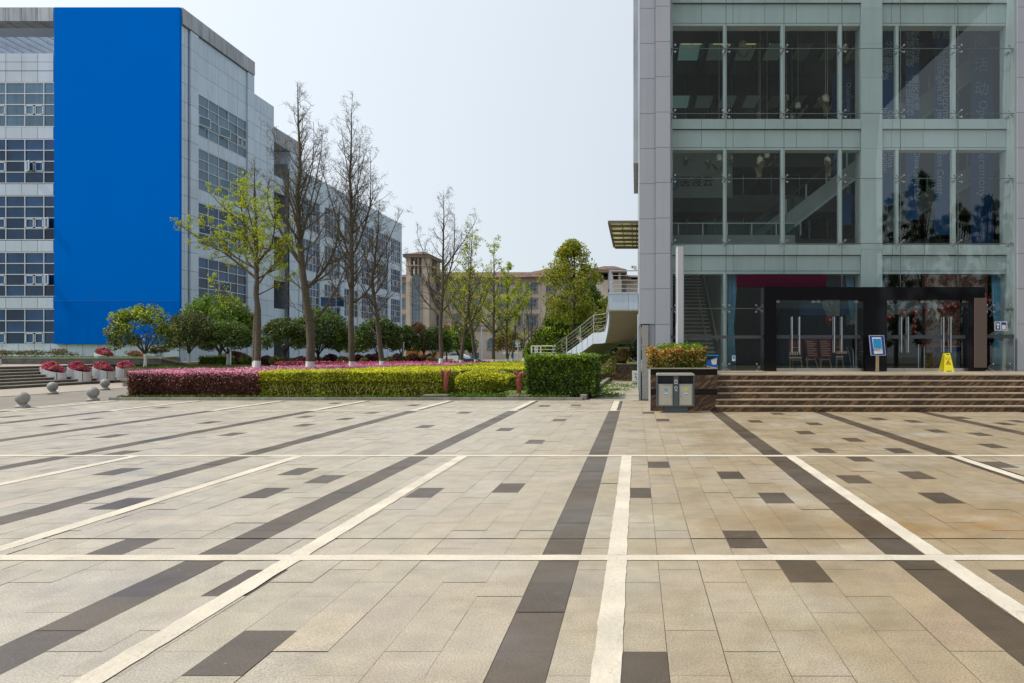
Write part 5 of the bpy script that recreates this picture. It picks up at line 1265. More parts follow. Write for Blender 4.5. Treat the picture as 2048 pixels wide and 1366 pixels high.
young(316, 8.6, .09, 1062, 66, 'thin bare tree clump left of the big camphor tree', (.1, .0, [(1.5, 160, 22, 5.6, .05), (1.6, 14, 20, 6.0, .05), (1.2, 10, 34, 5.0, .05)]), None, None)
# bare top behind the leafing tree
T = bare_tree(318, 11.2, .12, [(0, 0, 0), (5, .1, 0), (11.2, 0, 0)], 6.8, lambda t: 1.9*(1.1-t)+.2, 18, [], up=.14, maxlevel=2, twig=.4)
finish_tree(T, 'ginkgo_tree', 'slim bare tree whose top rises behind the leafing tree', 509, 37, .0, 1.1, group=gl_)
# camphor and dense trees on the right of the view
def big_crown(label, px, d, x0, x1, y0, y1, cols, seed, n, size, trunk=True, shape='egg', name='camphor_tree', tw=.14, wts=None):
    r = np.random.default_rng(seed); cx = (XP(x0, d)+XP(x1, d))/2; rx = (XP(x1, d)-XP(x0, d))/2; zt, zl = ZP(y0, d), ZP(y1, d); H = zt-zl; bx = XP(px, d)
    K = 120; h = r.random(K)**.9; prof = np.sin(np.clip(h*.86+.12, 0, 1)*math.pi)**.65*np.where(h > .55, 1-(h-.55)*.75, 1) if shape == 'egg' else np.sin(np.clip(h*.8+.2, 0, 1)*math.pi)**.5
    a = r.uniform(0, 2*math.pi, K); rad = rx*prof*r.uniform(.35, 1, K)**.6*1.08; cc_ = np.column_stack([cx+np.cos(a)*rad*.86, d+np.sin(a)*rad*.86, zl+h*H*.93])
    cr = rx*.24*r.uniform(.7, 1.3, K); idx = r.integers(0, K, n); o = unit(r.normal(size=(n, 3))); p = cc_[idx]+o*(cr[idx]*r.uniform(.5, 1, n)**.5)[:, None]*np.array([1, 1, .8])
    nb = unit(o+np.array([0, 0, .5])); mi_ = np.zeros(n) if wts is None else wts(p, r)
    t = thing(name, label, 'tree', (bx, d, 0)); part('crown', (leaves(p, size, r, nb, .8, .5), mi_), cols, t)
    if trunk:
        part('trunk', MB().tube([(bx, d, -.05), (bx-.05, d, zl*.6), (bx, d, zl+H*.3), (bx, d, zl+H*.85)], [tw*1.2, tw, tw*.6, .03], 8), M['bark_dark'], t); lb = MB()
        for k in range(0, K, 3): lb.tube([(bx, d, zl+max(.0, h[k]-.25)*H*.8), tuple(cc_[k])], [tw*.22, .015], 4)
        part('branches', lb, M['bark_dark'], t)
    return t
big_crown('tall camphor tree with a pointed golden-green crown beside the outside stair', 1149, 60, 1083, 1206, 475, 640, [LM['camphor'], LM['gold']], 401, 12500, .11, wts=lambda p, r: (r.random(len(p)) < .25).astype(int))
big_crown('dense mid-green tree filling the gap below the camphor crown', 1120, 66, 1072, 1160, 625, 715, [LM['green_mid'], LM['camphor']], 402, 7500, .13, shape='r', wts=lambda p, r: (r.random(len(p)) < .4).astype(int))
big_crown('dark green tree behind the camphor, against the second tower', 1178, 82, 1135, 1215, 560, 690, [LM['green_mid'], LM['green_dark']], 403, 8000, .15, shape='r', wts=lambda p, r: (r.random(len(p)) < .5).astype(int))
big_crown('olive leafy tree behind the stair landing', 1212, 72, 1178, 1262, 590, 700, [LM['camphor'], LM['olive']], 404, 8000, .13, shape='r', wts=lambda p, r: (r.random(len(p)) < .45).astype(int))
big_crown('dark bushy tree left of the stair rail', 1078, 78, 1050, 1112, 660, 720, [LM['green_dark'], LM['green_bright']], 405, 5200, .14, shape='r', name='bushy_tree', wts=lambda p, r: (r.random(len(p)) < .35).astype(int))
big_crown('dark tree in the shade under the outside stair', 1240, 62, 1195, 1290, 655, 728, [LM['green_dark'], LM['olive']], 406, 6000, .11, shape='r', name='bushy_tree', wts=lambda p, r: (r.random(len(p)) < .3).astype(int))
big_crown('light green round bush at the left end of the stair railing', 1052, 58, 1049, 1072, 683, 722, [LM['green_bright'], LM['green_mid']], 407, 2600, .09, shape='r', name='bushy_tree', trunk=True, tw=.06)

# ================================================================ LEFT TERRACE AND STAIRS
LS = thing('terrace_steps', 'broad dark stone stairs with pale treads climbing to the left terrace', 'steps', (-27, 36, 0))
for k in range(1, 8):
    x1 = -26.9-.33*(k-1); z = .13*k; y0, y1 = 20, 42.6 if k > 1 else 46
    for_ = MB()
    for a, b2 in zip(steps_list(y0, y1, 1.8)[:-1], steps_list(y0, y1, 1.8)[1:]): for_.box(-33 if k < 7 else -60, x1-.02, a+.003, b2-.003, z-.13+(.0 if k > 1 else 0), z-.03)
    part('riser', for_, M['dark_stone'], LS)
    tr = MB()
    for a, b2 in zip(steps_list(y0, y1, 1.1)[:-1], steps_list(y0, y1, 1.1)[1:]): tr.box(x1-(.36 if k < 7 else 30), x1, a+.003, b2-.003, z-.03, z)
    part('tread', tr, M['pave_pale'], LS)
solo('terrace_ground', MB().box(-70, -29.5, 40, 54, .0, .905).box(-31.5, -26.9, 42.6, 110, -.02, .55), M['pave_pale'], 'raised terrace paving between the left stairs and the office building', 'terrace', kind='structure')
RW = thing('retaining_wall', 'low dark stone retaining wall with grass on top along the office front', 'wall', (-35, 40.5, .9))
mb = MB(); xs = steps_list(-60, XP(322, 40.4), .9)
for a, b2 in zip(xs[:-1], xs[1:]):
    for z in (.9, 1.06): mb.box(a+.004, b2-.004, 40.4+rr.uniform(0, .006), 40.7, z, z+.155)
part('stone_course', mb, M['dark_stone'], RW); part('coping', MB().box(-60, XP(322, 40.4), 40.37, 40.75, 1.218, 1.262), M['kerb'], RW)
f0 = P(318, 716, 40.4); f1 = Vector((XP(378, 42.3), 42.3, ZP(729, 42.3)))
sl = MB(); sl.bar(f0+Vector((0, 0, .0)), f1, .3, .09); part('sloped_coping', sl, M['kerb'], RW)
part('sloped_wall', MB().quad((f0.x, f0.y, .5), (f1.x, f1.y, .5), tuple(f1-Vector((0, 0, .05))), tuple(f0-Vector((0, 0, .05)))), M['dark_stone'], RW)
solo('grass_bank', MB().prism([(-60, 40.75), (XP(322, 41), 40.75), (XP(356, 51.9), 51.9), (-60, 51.9)], .6, 1.25, 'z'), M['turf'], 'narrow grass bank on the retaining wall in front of the office building', 'grass bank', kind='structure')
r8 = np.random.default_rng(88); n = 5000
c = np.column_stack([r8.uniform(-48, XP(322, 41)-.6, n), r8.uniform(40.75, 42.2, n), 1.27+r8.random(n)*.07]); solo('bank_grass', leaves(c, .05, r8, np.tile([0, 0, .2], (n, 1)), .4, .25), LM['grass'], 'short grass on top of the retaining wall', 'grass', kind='stuff')
def wispy(label, px, d, wpx, hpx, seed, n=260, mats='dry'):
    r = random.Random(seed); T = MB(); nd = []
    x0 = XP(px, d); wd = wpx/F_PX*d; h = hpx/F_PX*d; z0 = 1.26
    for k in range(9):
        a = Vector((x0+r.uniform(-.15, .15), d+r.uniform(-.2, .2), z0)); e = a+Vector((r.uniform(-wd, wd)*.5, r.uniform(-.4, .4), h*r.uniform(.5, 1))); m_ = a.lerp(e, .5)+Vector((0, 0, .1)); T.tube([a, m_, e], [.014, .009, .004], 3)
        for j in range(6): q_ = m_.lerp(e, r.random()); f = q_+Vector((r.uniform(-.3, .3), r.uniform(-.2, .2), r.uniform(-.02, .15))); T.tube([q_, f], [.006, .003], 3); nd.append(f)
    rg_ = np.random.default_rng(seed); nd = np.array([tuple(v) for v in nd]); c = nd[rg_.integers(0, len(nd), n)]+rg_.normal(0, .06, (n, 3))*np.array([1.2, 1, .5])
    t = thing('sparse_shrub', label, 'shrub', (x0, d, z0), 'thin shrubs on the grass bank'); part('branches', T, M['bark'], t); part('leaves', leaves(c, .045, rg_, None, .5), LM[mats], t)
wispy('thin brownish shrub on the grass bank at the far left edge', 2, 43, 16, 12, 1); wispy('straggly low shrub on the grass bank, second from the left', 18, 43, 18, 9, 2); wispy('wide straggly shrub on the bank above the leftmost flower tub', 45, 43, 34, 9, 3, 420)
wispy('wide brown shrub on the bank above the second flower tub', 72, 43, 34, 11, 4, 420); wispy('shrub on the bank just right of the second flower tub', 103, 43, 22, 11, 5, 330); wispy('tallest thin shrub on the bank left of the upper flower tub', 120, 43, 24, 14, 6, 420); wispy('faint leggy shrub on the bank beside the upper flower tub', 142, 43, 24, 6, 7, 120)
wispy('leafy brown-green shrub behind the yellow-tipped tree at the bank end', 316, 43, 46, 20, 8, 1300, 'olive'); wispy('spiky small shrub left of the whitewashed trunk of the yellow-tipped tree', 270, 44, 10, 9, 9, 200)
# stone ball bollards
def bollard():
    t = thing('ball_bollard', 'x', 'bollard', (0, 0, 0), 'stone ball bollards along the road')
    part('ball', MB().lathe([(.001, .455)]+[(.178*math.sin(R(a)), .277+.178*math.cos(R(a))) for a in range(8, 172, 8)]+[(.03, .1)], seg=32), M['granite'], t, smooth=True)
    part('base', MB().lathe([(.001, 0), (.19, 0), (.19, .045), (.175, .055), (.12, .10), (.10, .13), (.001, .13)], seg=32), M['granite'], t); return t
b0 = bollard(); bl = [((XP(45, 21.3), 21.3, 0), 'nearest and largest stone ball bollard, at the left edge of the plaza'), ((XP(186, 24.3), 24.3, 0), 'stone ball bollard by the left end of the kerb'),
 ((XP(105, 28.3), 28.3, 0), 'stone ball bollard in front of the leftmost flower tub'), ((XP(210, 31.3), 31.3, 0), 'farthest stone ball bollard, below the third flower tub')]
b0.location = bl[0][0]; b0['label'] = bl[0][1]
for l, lab in bl[1:]: dup(b0, l, lab, rz=l[1])
# slanted steel flower tubs
def tub(label, px, d, z0, wpx, yl, yr, seed, rz=0, full=True):
    x = XP(px, d); th = math.atan((VX-px)/F_PX); rad = wpx/F_PX*d*math.cos(th)/2*.99; zl, zr = ZP(yl, d), ZP(yr, d)
    t = thing('flower_tub', label, 'planter', (x, d, z0), 'slanted steel flower tubs on the left stairs'); mb = MB(); seg_ = 40
    tilt = (zl-zr)/(2*rad)
    def ring(r_, z, sl): return [(x+r_*math.cos(2*math.pi*k/seg_), d+r_*math.sin(2*math.pi*k/seg_), z+(((zl+zr)/2-tilt*r_*math.cos(2*math.pi*k/seg_)) if sl else 0)) for k in range(seg_)]
    rings = [ring(rad, z0, 0), ring(rad, 0, 1), ring(rad*.90, 0, 1), ring(rad*.90, -.12, 1)]
    for rg_ in rings: mb.v += rg_
    for i in range(3):
        for k in range(seg_): k2 = (k+1) % seg_; mb.f.append((i*seg_+k, i*seg_+k2, (i+1)*seg_+k2, (i+1)*seg_+k)); mb.m.append(0)
    part('shell', mb, M['steel_matte'], t)
    part('seam', MB().box(x+rad*.80-.012, x+rad*.80+.012, d-rad*.63, d-rad*.60, z0, zr+.02), M['joint'], t)
    r = np.random.default_rng(seed); n = 2300; a = r.uniform(0, 6.283, n); q_ = rad*.86*np.sqrt(r.random(n)); cx = np.cos(a)*q_; cy = np.sin(a)*q_; dome = .33*(1-(q_/rad)**2)+.05*np.sin(a*3+q_*9)
    c = np.column_stack([x+cx, d+cy, (zl+zr)/2-tilt*cx-.03+dome+r.normal(0, .02, n)]); mi_ = (r.random(n) < .72).astype(int)
    part('flowers', (leaves(c, .055, r, np.column_stack([cx, cy-.2, np.full(n, .5)]), .9, .8), mi_), [LM['green_mid'], LM['azalea']], t)
    part('soil', MB().lathe([(.001, 0), (rad*.89, 0)], (x, d, min(zl, zr)-.02), 24), M['soil'], t)
tub('slanted steel tub of pink azaleas, leftmost of the lower row', 106.5, 35.9, .13, 55, 733.5, 746.0, 61)
tub('slanted steel tub of pink azaleas, second from the left in the lower row', 158.5, 37.0, .13, 50, 733, 744.5, 62)
tub('slanted steel tub of red azaleas, third in the lower row, under the highest tub', 207.5, 38.3, .13, 47, 733, 743.5, 63)
tub('slanted steel tub of pink azaleas half hidden by the slatted bed', 254, 39.6, .13, 46, 732, 741.5, 64)
tub('tallest steel tub, with purple-pink azaleas, standing on the upper steps', 209, 42.4, .6, 42, 704.5, 713, 65)
tub('steel tub of pink azaleas behind the slatted bed, left of the yellow-tipped tree', 273, 44.5, .6, 40, 710.5, 718, 66)
tub('small steel tub of azaleas right of the yellow-tipped tree trunk', 296, 41.2, .3, 34, 733, 739, 67)
tub('steel tub cut off by the left edge of the picture', -15, 37.2, .78, 36, 712, 718, 68)
# slatted raised beds and bench
def slat_bed(label, x0, x1, y0, y1, z0, z1):
    t = thing('raised_bed', label, 'planter bed', ((x0+x1)/2, y0, z0), 'slatted raised beds under the round trees'); mb = MB()
    for a, b2 in zip(steps_list(x0, x1, .11)[:-1], steps_list(x0, x1, .11)[1:]): mb.box(a+.006, b2-.006, y0, y0+.05, z0, z1)
    for a, b2 in zip(steps_list(y0, y1, .12)[:-1], steps_list(y0, y1, .12)[1:]): mb.box(x0-.03, x0+.02, a+.006, b2-.006, z0, z1); mb.box(x1-.02, x1+.03, a+.006, b2-.006, z0, z1)
    part('side', mb, M['planks'], t); part('soil', MB().box(x0+.03, x1-.03, y0+.06, y1, z0, z1-.03), M['turf'], t)
    r = np.random.default_rng(int(abs(x0*100))); n = 1500; c = np.column_stack([r.uniform(x0+.05, x1-.05, n), r.uniform(y0+.06, y1-.05, n), z1+r.random(n)*.08-.02]); part('grass', leaves(c, .05, r, np.tile([0, 0, .2], (n, 1)), .4, .3), LM['grass'], t)
slat_bed('brown slatted raised bed holding the yellow-tipped round tree', XP(249, 37), XP(345, 37), 37, 39.2, 0, ZP(735.5, 37))
slat_bed('brown slatted raised bed holding the small olive round tree', XP(352, 42), XP(422, 42), 42, 43.6, 0, ZP(732, 42)); slat_bed('brown slatted raised bed beside the thin lamp pole', XP(430, 42.6), XP(492, 42.6), 42.6, 45.2, 0, ZP(732.5, 42.6))
solo('stone_bench', MB().box(XP(240, 34.3), XP(262, 34.3), 34.3, 35.6, ZP(762, 34.3), ZP(757, 34.3)).box(XP(242, 34.3), XP(260, 34.3), 34.4, 35.5, 0, ZP(762, 34.3)), M['kerb'], 'grey stone block bench against the slatted bed at the left end of the pink hedge', 'bench', org=(XP(250, 34.9), 34.9, 0))
LP_ = thing('lamp_pole', 'thin grey pole standing by the round trees, left of the first tall trunk', 'pole', (XP(461, 43.8), 43.8, .8)); part('pole', MB().tube([(XP(461, 43.8), 43.8, .6), (XP(461, 43.8), 43.8, 2.6)], .05, 8), M['steel_matte'], LP_)
solo('lamp_pole', MB().tube([(XP(699, 52), 52, .4), (XP(699, 52), 52, 3.4)], .07, 8).tube([(XP(699, 52), 52, 3.4), (XP(699, 52), 52, 3.5)], [.1, .1], 8), M['steel_matte'], 'pale grey pole close to the left of the third tall trunk', 'pole', org=(XP(699, 52), 52, .4))
solo('lamp_pole', MB().tube([(XP(807, 52), 52, .4), (XP(807, 52), 52, 2.2)], .05, 8).tube([(XP(807, 52), 52, 2.2), (XP(807, 52), 52, 2.26)], [.07, .07], 8), M['steel_matte'], 'short thin pole under the corner round tree at the far end of the office wing', 'pole', org=(XP(807, 52), 52, .4))

# ================================================================ FIRE PIPES
def firepipe():
    t = thing('fire_pipe', 'x', 'fire inlet', (0, 0, 0), 'red twin-headed fire pipes at the kerb'); mb = MB()
    mb.tube([(0, 0, 0), (0, 0, .50), (0, 0, .55), (0, 0, .60)], [.078, .078, .080, .07], 20); part('standpipe', mb, M['red_pipe'], t, smooth=True)
    for s in (-1, 1):
        q = MB().tube([(0, 0, .50), (s*.03, -.01, .60), (s*.075, -.02, .66), (s*.12, -.03, .67)], [.068, .062, .054, .052], 14); b_ = part('branch_inlet', q, M['red_pipe'], t, smooth=True)
        part('cap', MB().tube([(s*.112, -.03, .67), (s*.117, -.03, .67), (s*.155, -.04, .672), (s*.16, -.04, .672)], [.058, .062, .062, .045], 16).tube([(s*.158, -.04, .672), (s*.178, -.04, .672)], .018, 8), M['red_pipe'], b_)
        part('chain', MB().tube([(s*.14, -.09, .63), (s*.13, -.11, .55), (s*.09, -.08, .50)], .008, 5), M['red_pipe'], b_)
    return t
fp = firepipe(); fp.location = (XP(892, 24.84), 24.84, ZP(783, 24.84)); fp['label'] = 'red fire pipe between the long yellow hedge and the rounded bush'
dup(fp, (XP(1038, 24.86), 24.86, ZP(786, 24.86)), 'red fire pipe against the tall dark glossy hedge', rz=.06)
solo('stone_slab', MB().prism([(XP(850, 24.7), 24.62), (XP(898, 24.7), 24.62), (XP(903, 24.7), 25.2), (XP(862, 24.7), 25.2)], .10, .14, 'z').prism([(XP(848, 24.7), 24.6), (XP(896, 24.7), 24.6), (XP(902, 24.7), 25.16), (XP(858, 24.7), 25.16)], .145, .185, 'z'), M['concrete'], 'pair of thin concrete slabs stacked at the foot of the pipe by the long hedge', 'slab', org=(XP(875, 24.8), 24.8, .1))
solo('stone_slab', MB().prism([(XP(1014, 24.7), 24.62), (XP(1058, 24.7), 24.62), (XP(1062, 24.7), 25.1), (XP(1018, 24.7), 25.1)], .10, .165, 'z'), M['concrete'], 'single concrete slab at the foot of the pipe by the dark hedge', 'slab', org=(XP(1036, 24.8), 24.8, .1))

# ================================================================ OUTSIDE STAIR, LANDING, CANOPY
OS = thing('outside_stair', 'curved outside stair with white panelled sides and tube railings beside the glass building', 'stair', (-2.6, 42, 0))
# path: outer edge (left/front) points with tread height
path = []
for t in np.linspace(0, 1, 16):
    d_ = 46.5-4.0*t; path.append((XP(1105+81*t, d_), d_, .64+(2.36-.64)*t, 4.0, 2.8))
for px_q, d_, z_ in ((1194, 42.1, 2.36), (1203, 41.6, 2.37), (1210, 41.2, 2.40)): path.append((XP(px_q, d_), d_, z_, 4.0, 2.2))
for t in np.linspace(0, 1, 13)[1:]:
    px_q = 1210+6.5*t+4*math.sin(math.pi*t); d_ = 41.2-4.9*t; path.append((XP(px_q, d_), d_, 2.40+(4.36-2.40)*t, 4.0, 2.0*(1-t)))
# (x,y,z,nx,ny): n points from the outer edge to the inner edge, width 1.55
Wd = 1.7; side = MB(); und = MB(); inn = MB(); tread = MB()
def pt(i, off, dz): x, y, z, nx, ny = path[i]; l = math.hypot(nx, ny); return (x+nx/l*off, y+ny/l*off, z+dz)
for i in range(len(path)-1):
    for (o, mbx) in ((0, side), (Wd, inn)):
        a, b2, c, d_ = pt(i, o, -.32), pt(i+1, o, -.32), pt(i+1, o, .30), pt(i, o, .30); e, f, g, h = pt(i, o+.09, -.32), pt(i+1, o+.09, -.32), pt(i+1, o+.09, .30), pt(i, o+.09, .30)
        n = len(mbx.v); mbx.v += [a, b2, c, d_, e, f, g, h]
        for q in ((0,1,2,3),(7,6,5,4),(3,2,6,7),(4,5,1,0)): mbx.f.append(tuple(n+k for k in q)); mbx.m.append(0)
    und.quad(pt(i, .05, -.30), pt(i, Wd+.05, -.30), pt(i+1, Wd+.05, -.30), pt(i+1, .05, -.30)); und.quad(pt(i, .1, .0), pt(i+1, .1, .0), pt(i+1, Wd, .0), pt(i, Wd, .0))
part('side_panel', side, M['panel_white'], OS); part('side_panel', inn, M['panel_white'], OS); part('soffit', und, M['beige'], OS)
jt = MB()
for i in range(1, 16, 2): jt.bar(Vector(pt(i, -.004, -.31)), Vector(pt(i, -.004, .29)), .018, .012, up=Vector((0, 1, 0)))
part('joint', jt, M['joint'], OS)
def railing(idx, off, name='railing', h=1.0, posts=4):
    rl = MB()
    for lv_ in (h, h*.78, h*.58, h*.38, h*.18):
        rl.tube([pt(i, off, .30+lv_) for i in idx], .028 if lv_ == h else .016, 6)
    for i in idx[::posts]: rl.tube([pt(i, off, .28), pt(i, off, .30+h)], .026, 6)
    rl.tube([pt(idx[-1], off, .28), pt(idx[-1], off, .30+h)], .026, 6); part(name, rl, M['steel'], OS)
railing(list(range(0, 31)), .045, posts=5); railing(list(range(0, 24)), Wd+.045, posts=5)
x, y, z = path[0][:3]
for yy in (y+.05, y+Wd+.05):
    fl = MB()
    for lv_ in (1.0, .78, .58, .38): fl.tube([(x, yy, z+.3+lv_), (x-1.3, yy, z+.3+lv_)], .026 if lv_ == 1 else .016, 6)
    fl.tube([(x-1.3, yy, 0), (x-1.3, yy, z+1.3)], .05, 8); fl.tube([(x-.95, yy, 0), (x-.95, yy, z+1.3)], .04, 8)
    part('railing', fl, M['white'], OS)
lz1, lz0 = ZP(585, 36), ZP(620, 36); lx0 = XP(1218, 36)
ld = MB(); panel_grid(ld, [lx0, XP(1257, 36), .08], [lz0, lz1-.06], lambda u, v, t: (u, 36-t, v), .008, .03); panel_grid(ld, [36, 37, 38.2, 39.5], [lz0, lz1-.06], lambda u, v, t: (lx0-t, u, v), .008, .03)
ld.box(lx0+.005, .08, 36.005, 43, lz0+.005, lz1-.065).box(lx0-.03, .09, 35.93, 43, lz1-.06, lz1)
part('landing', ld, M['panel_white'], OS); part('landing_soffit', MB().box(lx0-.02, .09, 35.98, 41.5, lz0-.05, lz0), M['beige'], OS)
lr = MB()
for lv_ in (1.05, .82, .60, .40, .2): lr.tube([(lx0+.05, 43, lz1+lv_), (lx0+.05, 36.06, lz1+lv_), (.05, 36.06, lz1+lv_)], .028 if lv_ > 1 else .016, 6)
for x, y in ((lx0+.05, 36.06), (lx0+.05, 38.2), (lx0+.05, 40.4)): lr.tube([(x, y, lz1), (x, y, lz1+1.05)], .03, 6)
part('railing', lr, M['steel'], OS)
CN = thing('canopy', 'slatted metal canopy jutting from the building side above the stair landing', 'canopy', (-.6, 40, 7.7)); cz = ZP(446, 36)
cn = MB(); x0 = XP(1217, 36); cn.box(x0, .1, 35.9, 36.05, cz-.02, cz+.10).box(x0-.03, x0+.07, 36, 44.3, cz-.03, cz+.10)
for x in (x0+.62, x0+1.1, -.02): cn.box(x, x+.05, 36.05, 44.3, cz-.04, cz+.04)
for k in range(6): cn.box(x0+.07, .1, 36.6+k*1.5, 36.75+k*1.5, cz-.1, cz+.01)
cn.box(x0+.1, .1, 44.2, 44.35, cz-.1, cz+.05); part('frame', cn, M['canopy'], CN); part('sheet', MB().box(x0+.05, .1, 36.0, 44.3, cz+.045, cz+.06), M['canopy_sheet'], CN)
MW = thing('marble_wall', 'brown marble wall stepping down at its left end, closing off the concrete path', 'wall', (-.8, 41, 0)); wt = ZP(727, 41)
mw = MB(); xs = [XP(p, 41) for p in (1190, 1203, 1213, 1223)]
for i, dz in enumerate((.42, .28, .14)): mw.box(xs[i]+.003, xs[i+1]-.003, 41, 41.4, -.03, wt-dz-.05)
mw.box(xs[3], .09, 41, 41.4, -.03, wt-.05); part('facing', mw, M['marble'], MW)
cp_ = MB()
for i, dz in enumerate((.42, .28, .14)): cp_.box(xs[i]-.02, xs[i+1], 40.96, 41.44, wt-dz-.05, wt-dz)
cp_.box(xs[3]-.02, .09, 40.96, 41.44, wt-.05, wt); part('coping', cp_, M['tread'], MW)
solo('fill', MB().box(-3, .09, 41.45, 60, -.03, .8), M['turf'], 'planted ground behind the brown marble wall', 'ground', kind='structure').name = 'planted_ground'
ac = thing('equipment_box', 'white metal equipment box with two dark fittings, against the brown marble wall', 'equipment box', (XP(1270, 39), 39.3, 0)); a0, a1 = XP(1264, 39), XP(1277, 39)
part('case', MB().box(a0, a1, 39, 39.5, .05, ZP(742, 39)).box(a0+.03, a1-.03, 39.05, 39.45, .0, .05), M['white'], ac)
part('fitting', MB().box(a0+.12, a0+.24, 38.985, 39, .42, .45).tube([((a0+a1)/2+.02, 38.97, .27), ((a0+a1)/2+.02, 39.0, .27)], .035, 8).tube([((a0+a1)/2+.05, 38.95, .17), ((a0+a1)/2+.25, 38.9, .10), (a1+.02, 39.1, .12)], .02, 6), M['black'], ac)
cv = thing('security_camera', 'small white security camera on an arm high on the building side', 'camera', (.0, 30, ZP(535, 30))); c0_ = P(1268, 535, 30)
part('arm', MB().tube([(.08, 30.2, c0_.z-.07), (c0_.x+.02, 30.05, c0_.z-.08), (c0_.x, 30, c0_.z)], .012, 6), M['steel_matte'], cv); part('housing', MB().bar(c0_+Vector((.09, .02, -.01)), c0_+Vector((-.07, -.06, .02)), .09, .10), M['white'], cv); part('lens', MB().bar(c0_+Vector((-.07, -.06, .02)), c0_+Vector((-.085, -.068, .023)), .07, .08), M['black'], cv)
# ================================================================ STONE PLANTER, BIN, PYLON
pd = 20.17; q0, q1 = XP(1301, pd), XP(1435, pd)-.003; pt_ = ZP(738, pd)
SP = thing('stone_planter', 'brown and black marble planter box beside the entrance steps', 'planter', ((q0+q1)/2, pd, 0)); mb = MB(); xs = [q0, q0+.9, q1]
zb = [0, ZP(790, pd), ZP(778, pd), ZP(750, pd), ZP(738, pd)-.0]
for i in range(4):
    m_ = 1 if i in (1, 3) else 0
    for a, b2 in zip(xs[:-1], xs[1:]): mb.box(a+.001, b2-.001, pd+(.004 if m_ else 0), pd+.1, zb[i]+.001, zb[i+1]-.001, m_)
part('front_facing', mb, [M['marble'], M['black_granite']], SP)
mb = MB()
for a, b2 in zip(steps_list(pd+.1, 23.6, 1.0)[:-1], steps_list(pd+.1, 23.6, 1.0)[1:]): mb.box(q0, q0+.1, a+.003, b2-.003, 0, pt_-.002)
mb.box(q1-.1, q1, pd+.1, 23.6, 0, pt_-.002).box(q0+.1, q1-.1, 23.5, 23.6, 0, pt_-.002); part('side_facing', mb, M['granite_grey'], SP)
mb = MB().box(q0-.01, q1+.002, pd-.012, pd+.16, pt_, pt_+.03).box(q0-.01, q0+.16, pd+.16, 23.62, pt_, pt_+.03).box(q1-.16, q1+.002, pd+.16, 23.62, pt_, pt_+.03); part('rim', mb, M['tread'], SP); part('soil', MB().box(q0+.1, q1-.1, pd+.1, 23.5, .4, pt_-.03), M['soil'], SP)
r = np.random.default_rng(91); n = 9000; x0, x1 = q0+.03, q1-.26
xx = r.uniform(x0, x1, n); face = r.random(n) < .6; top = ZP(700, 20.8)+.04*np.sin(xx*7)+.03*np.sin(xx*17); zz = np.where(face, pt_+(top-pt_)*r.random(n)**.8, top+r.normal(0, .03, n)); yy = np.where(face, pd+.22+np.abs(r.normal(0, .09, n))-.0+.07*np.sin(xx*5), r.uniform(pd+.25, 22.1, n))
c = np.column_stack([xx, yy, zz]); endm = r.random(n) < .10; c[endm, 0] = x0-.03+r.normal(0, .04, endm.sum()); nb = np.where(face[:, None], [[0, -1., .4]], [[0, 0, 1.]])
pr_ = np.clip((zz-pt_)/(top-pt_), 0, 1)*.65+.36*(1-(xx-x0)/(x1-x0)); PS = thing('shrub', 'coppery clipped shrub filling the marble planter behind the litter bin', 'shrub', ((x0+x1)/2, 21, pt_-.03))  # orange share rises with height; its leftward rise puts sidelight into the colour
part('foliage', (leaves(c, .040, r, nb, .7, .42), (r.random(n) < pr_).astype(int)), [LM['green_dark'], LM['photinia']], PS); part('twigs', MB().box(x0+.1, x1-.1, pd+.38, 22, pt_-.03, ZP(700, 20.8)-.10), M['privet_core'], PS)
c = np.column_stack([r.uniform(x0+.2, x1, 1500), r.uniform(21.5, 22.8, 1500), ZP(697, 22)+.06*np.abs(r.normal(0, 1, 1500))]); part('sprouts', leaves(c, .045, r, None, .5, .45), LM['green_bright'], PS)
BN = thing('litter_bin', 'grey twin litter bin with beige doors and blue and yellow recycling marks', 'litter bin', (XP(1352, 19.55), 19.6, 0)); bd = 19.55
def bx_(p): return XP(p, bd)
def bz_(p): return ZP(p, bd)
part('body', MB().box(bx_(1315), bx_(1387), bd+.03, bd+.40, bz_(812), bz_(768)).box(bx_(1313), bx_(1316), bd, bd+.42, bz_(813), bz_(751)).box(bx_(1386), bx_(1389), bd, bd+.42, bz_(813), bz_(751)).box(bx_(1347), bx_(1357), bd-.006, bd+.40, bz_(812), bz_(751)).box(bx_(1316), bx_(1386), bd+.0, bd+.03, bz_(813), bz_(811.5)).box(bx_(1316), bx_(1386), bd+.38, bd+.40, bz_(812), bz_(751)), M['bin_grey'], BN)
part('foot', MB().prism([(bx_(1325), 0), (bx_(1378), 0), (bx_(1374), bz_(812.5)), (bx_(1330), bz_(812.5))], bd+.06, bd+.36, 'y'), M['bin_grey'], BN)
part('lid', MB().prism([(bx_(1313), bz_(751)), (bx_(1389), bz_(751)), (bx_(1389), bz_(748.3)), (bx_(1386), bz_(746.5)), (bx_(1316), bz_(746.5)), (bx_(1313), bz_(748.3))], bd-.03, bd+.45, 'y'), M['bin_panel'], BN)
